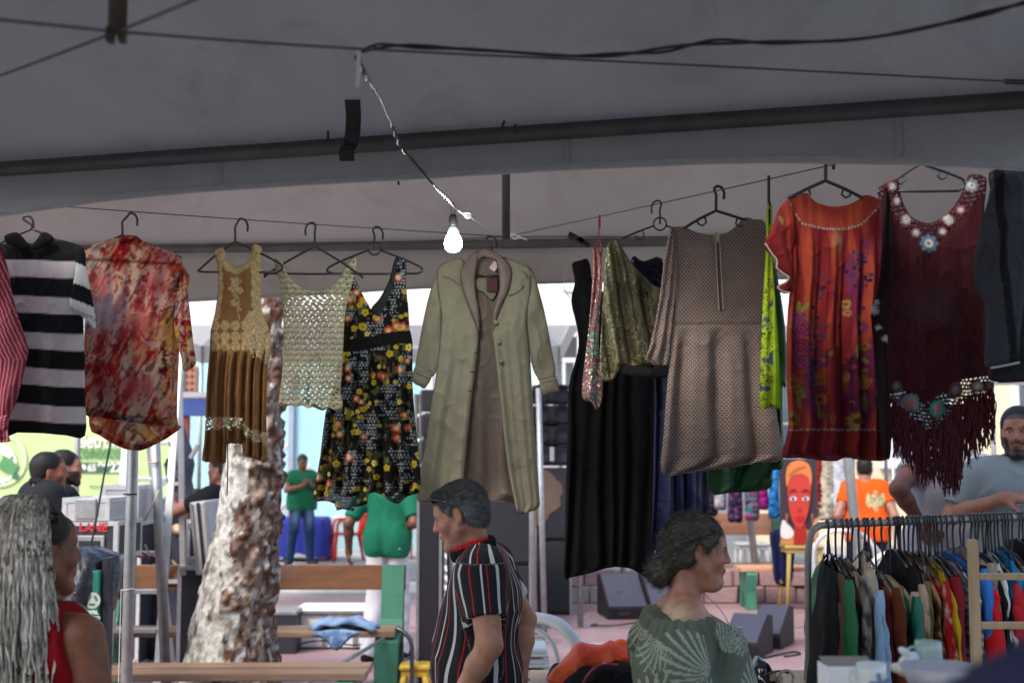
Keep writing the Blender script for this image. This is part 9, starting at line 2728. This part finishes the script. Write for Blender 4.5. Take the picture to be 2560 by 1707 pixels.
pshape('wrap_fold',[(1970,1188),(1990,1168),(2014,1166),(1994,1176),(1976,1190)],.030,cM('wrap_d','#b05f30'))
for sx,ex in ((-1,1982),(1,2013)):
 pshape('eye',[(ex-9,1247),(ex,1240),(ex+9,1246),(ex,1252)],.028,cM('white2','#d8dce0'))
 pshape('iris',[(ex-4-1,1246),(ex-1,1241),(ex+3,1246),(ex-1,1251)],.032,cM('iris','#24324a'))
 pshape('brow',[(ex-11,1230-sx),(ex,1222),(ex+11,1230+sx),(ex,1226)],.030,cM('brow','#4a1414'))
 pshape('earring',[(ex+sx*16-3,1285),(ex+sx*16+3,1285),(ex+sx*17,1308)],.030,cM('earring','#8a5a48'))
pshape('lips',[(1985,1293),(1994,1288),(1998,1290),(2002,1288),(2010,1293),(1998,1303)],.030,cM('lips','#c01c20'))
pshape('nose',[(1993,1272),(1998,1266),(2003,1272),(1998,1277)],.028,cM('nose','#a83028'))
pshape('hand',[(2028,1320),(2034,1300),(2042,1296),(2042,1345),(2030,1340)],.030,cM('hand','#c08a60'))
# yellow chair carrying the painting
yc=at(2005,1363,14.35)
stool('wooden_stool',(yc.x+.02,14.5,.006),mat('yellow_paint',(.36,.27,.08),(.28,.20,.06),rough=.6,scale=5),'yellow stool carrying the portrait painting',h=yc.z-.006,w=.42)
nbk=empty('navy_blanket',at(1950,1440,15.0)); tag(nbk,'navy blue cloth hanging from the bench below the portrait','cloth')
cloth('drape',[(1925,1330),(1965,1322),(1990,1340),(1985,1400),(1980,1455),(1950,1462),(1935,1448),(1930,1390)],Plane((0,14.66,0),(1,0)),nbk,m_cotton,lambda c: flat('#141a44',len(c.X)),fold=pleats(3,.01,.03),res=.025,bulge=.04)
# pole in front of the bench
pq=on_ground(1896,1500); tp_=at(1868,1215,pq.y)
po=empty('tent_pole',pq); tag(po,'slim grey tent pole leaning in front of the right bench','pole')
MB().tube([pq+Vector((0,0,.01)),tp_,tp_+(tp_-pq)*1.2],.045,n=12).build('tube',m_galv,po,True); MB().box(pq+Vector((0,0,.012)),(.2,.2,.02)).build('base_plate',m_galv,po)
p1_=at(2118,1120,11.5); p2_=at(2148,1420,11.5)
po=empty('tent_pole',(p2_.x+.05,11.5,0)); tag(po,'grey tent pole leaning in front of the orange T-shirt','pole')
dvec=(p2_-p1_); k_=(p2_.z-.01)/(p1_.z-p2_.z)
MB().tube([p2_+dvec*k_,p1_,p1_-dvec*1.5],.046,n=12).build('tube',m_galv,po,True)
monobloc('plastic_chair',(at(2112,1400,12.0).x,12.0,0.006),R(165),m_whpl,'white plastic armchair beside the grey pole behind the rack',s=1.25)
monobloc('plastic_chair',(at(2178,1440,11.0).x,11.0,0.006),R(200),m_whpl,'second white plastic chair low behind the rack',s=1.1)
stool('plastic_stool',(at(1880,1400,17.0).x,17.0,.006),m_whpl,'white plastic stool under the right bench',h=.62,w=.42)
# clothes of the stall behind
fr_=empty('stall_rail',(4.2,15.6,0)); tag(fr_,'clothes rail of the far stall behind the portrait','clothes rail')
zr=at(2000,1060,15.6).z
xs_=(at(1640,1060,15.6).x,at(2230,1060,15.6).x)
MB().tube([(xs_[0],15.6,zr),(xs_[1],15.6,zr)],.02,n=8).build('rail',m_galv,fr_,True)
for x in xs_: MB().tube([(x,15.6,0),(x,15.6,zr)],.022,n=8).build('upright',m_galv,fr_,True)
far_g=[(1715,1290,60,'#4a4648','dark grey mottled shawl hanging at the far stall','#8a868a'),(1765,1285,55,'#1c1e28','black jacket at the far stall','#3a3a40'),(1800,1270,30,'#b8b4bc','pale lilac top at the far stall','#8a8494'),(1838,1300,34,'#2a2440','dark patterned dress at the far stall','#7a4a7a'),(1880,1295,32,'#8f2a72','magenta and teal printed dress at the far stall','#2a8a84'),(1908,1270,24,'#b02a8a','hot pink dress at the far stall','#8a2070'),(1935,1290,26,'#2f84c8','sky blue dress at the far stall','#2a74b0'),(2048,1275,20,'#8e1418','red dress at the far stall','#6a1014'),(2066,1295,38,'#b0a894','beige long dress at the far stall','#c8c0ac'),(2094,1290,40,'#cfd2d8','white lace dress at the far stall','#b4b8c0'),(2122,1270,30,'#7a5a30','golden brown dress at the far stall','#4a3418')]
for px,pyb,w,c1_,lab,c2_ in far_g:
 q=at(px,1075,15.55); e=empty('hanging_garment',q); tag(e,lab,'garment','clothes of the far stall')
 yb=15.55
 cloth('cloth',[(px-w*.35,1078),(px,1070),(px+w*.35,1078),(px+w*.48,1130),(px+w*.5,1220),(px+w*.55,pyb),(px,pyb+4),(px-w*.55,pyb-2),(px-w*.5,1220),(px-w*.48,1130)],Plane((0,yb,0),(1,0)),e,m_cotton,
   lambda c,a_=c1_,b__=c2_: mixc(flat(a_,len(c.X)),flat(b__,len(c.X)),sstep(.5,.6,fbm(c.X/7,c.Y/7))),fold=pleats(3,.01,.04,ph=px),res=.035,bulge=.05,wr=.01)
 MB().tube([q+Vector((-w/450,0,-.01)),q+Vector((0,0,.05)),q+Vector((w/450,0,-.01))],.012,n=6).build('hanger',m_hanger,e)
 MB().tube([q+Vector((0,0,.05)),Vector((q.x,q.y,zr+.01))],.008,n=6).build('hanger_hook',m_hanger,e)
# leaf at the right edge
lfp=empty('palm_plant',(at(2600,900,4.6).x,4.6,0)); tag(lfp,'green leafy twig at the right edge under the sweatshirt','plant')
MB().tube([(at(2600,900,4.6).x,4.6,0),at(2600,960,4.6),at(2580,920,4.6)],.008,n=6).build('stem',mat('stem',(.1,.14,.05),rough=.7),lfp)
for (x,y) in ((2562,935),(2555,948),(2572,925),(2585,945)):
 q=at(x,y,4.6); MB().add([q,q+Vector((-.02,.004,.008)),q+Vector((-.045,0,-.004)),q+Vector((-.022,-.004,-.008))],[(0,1,2,3)]).build('leaf',mat('leaf_green',(.05,.16,.04),rough=.5),lfp)
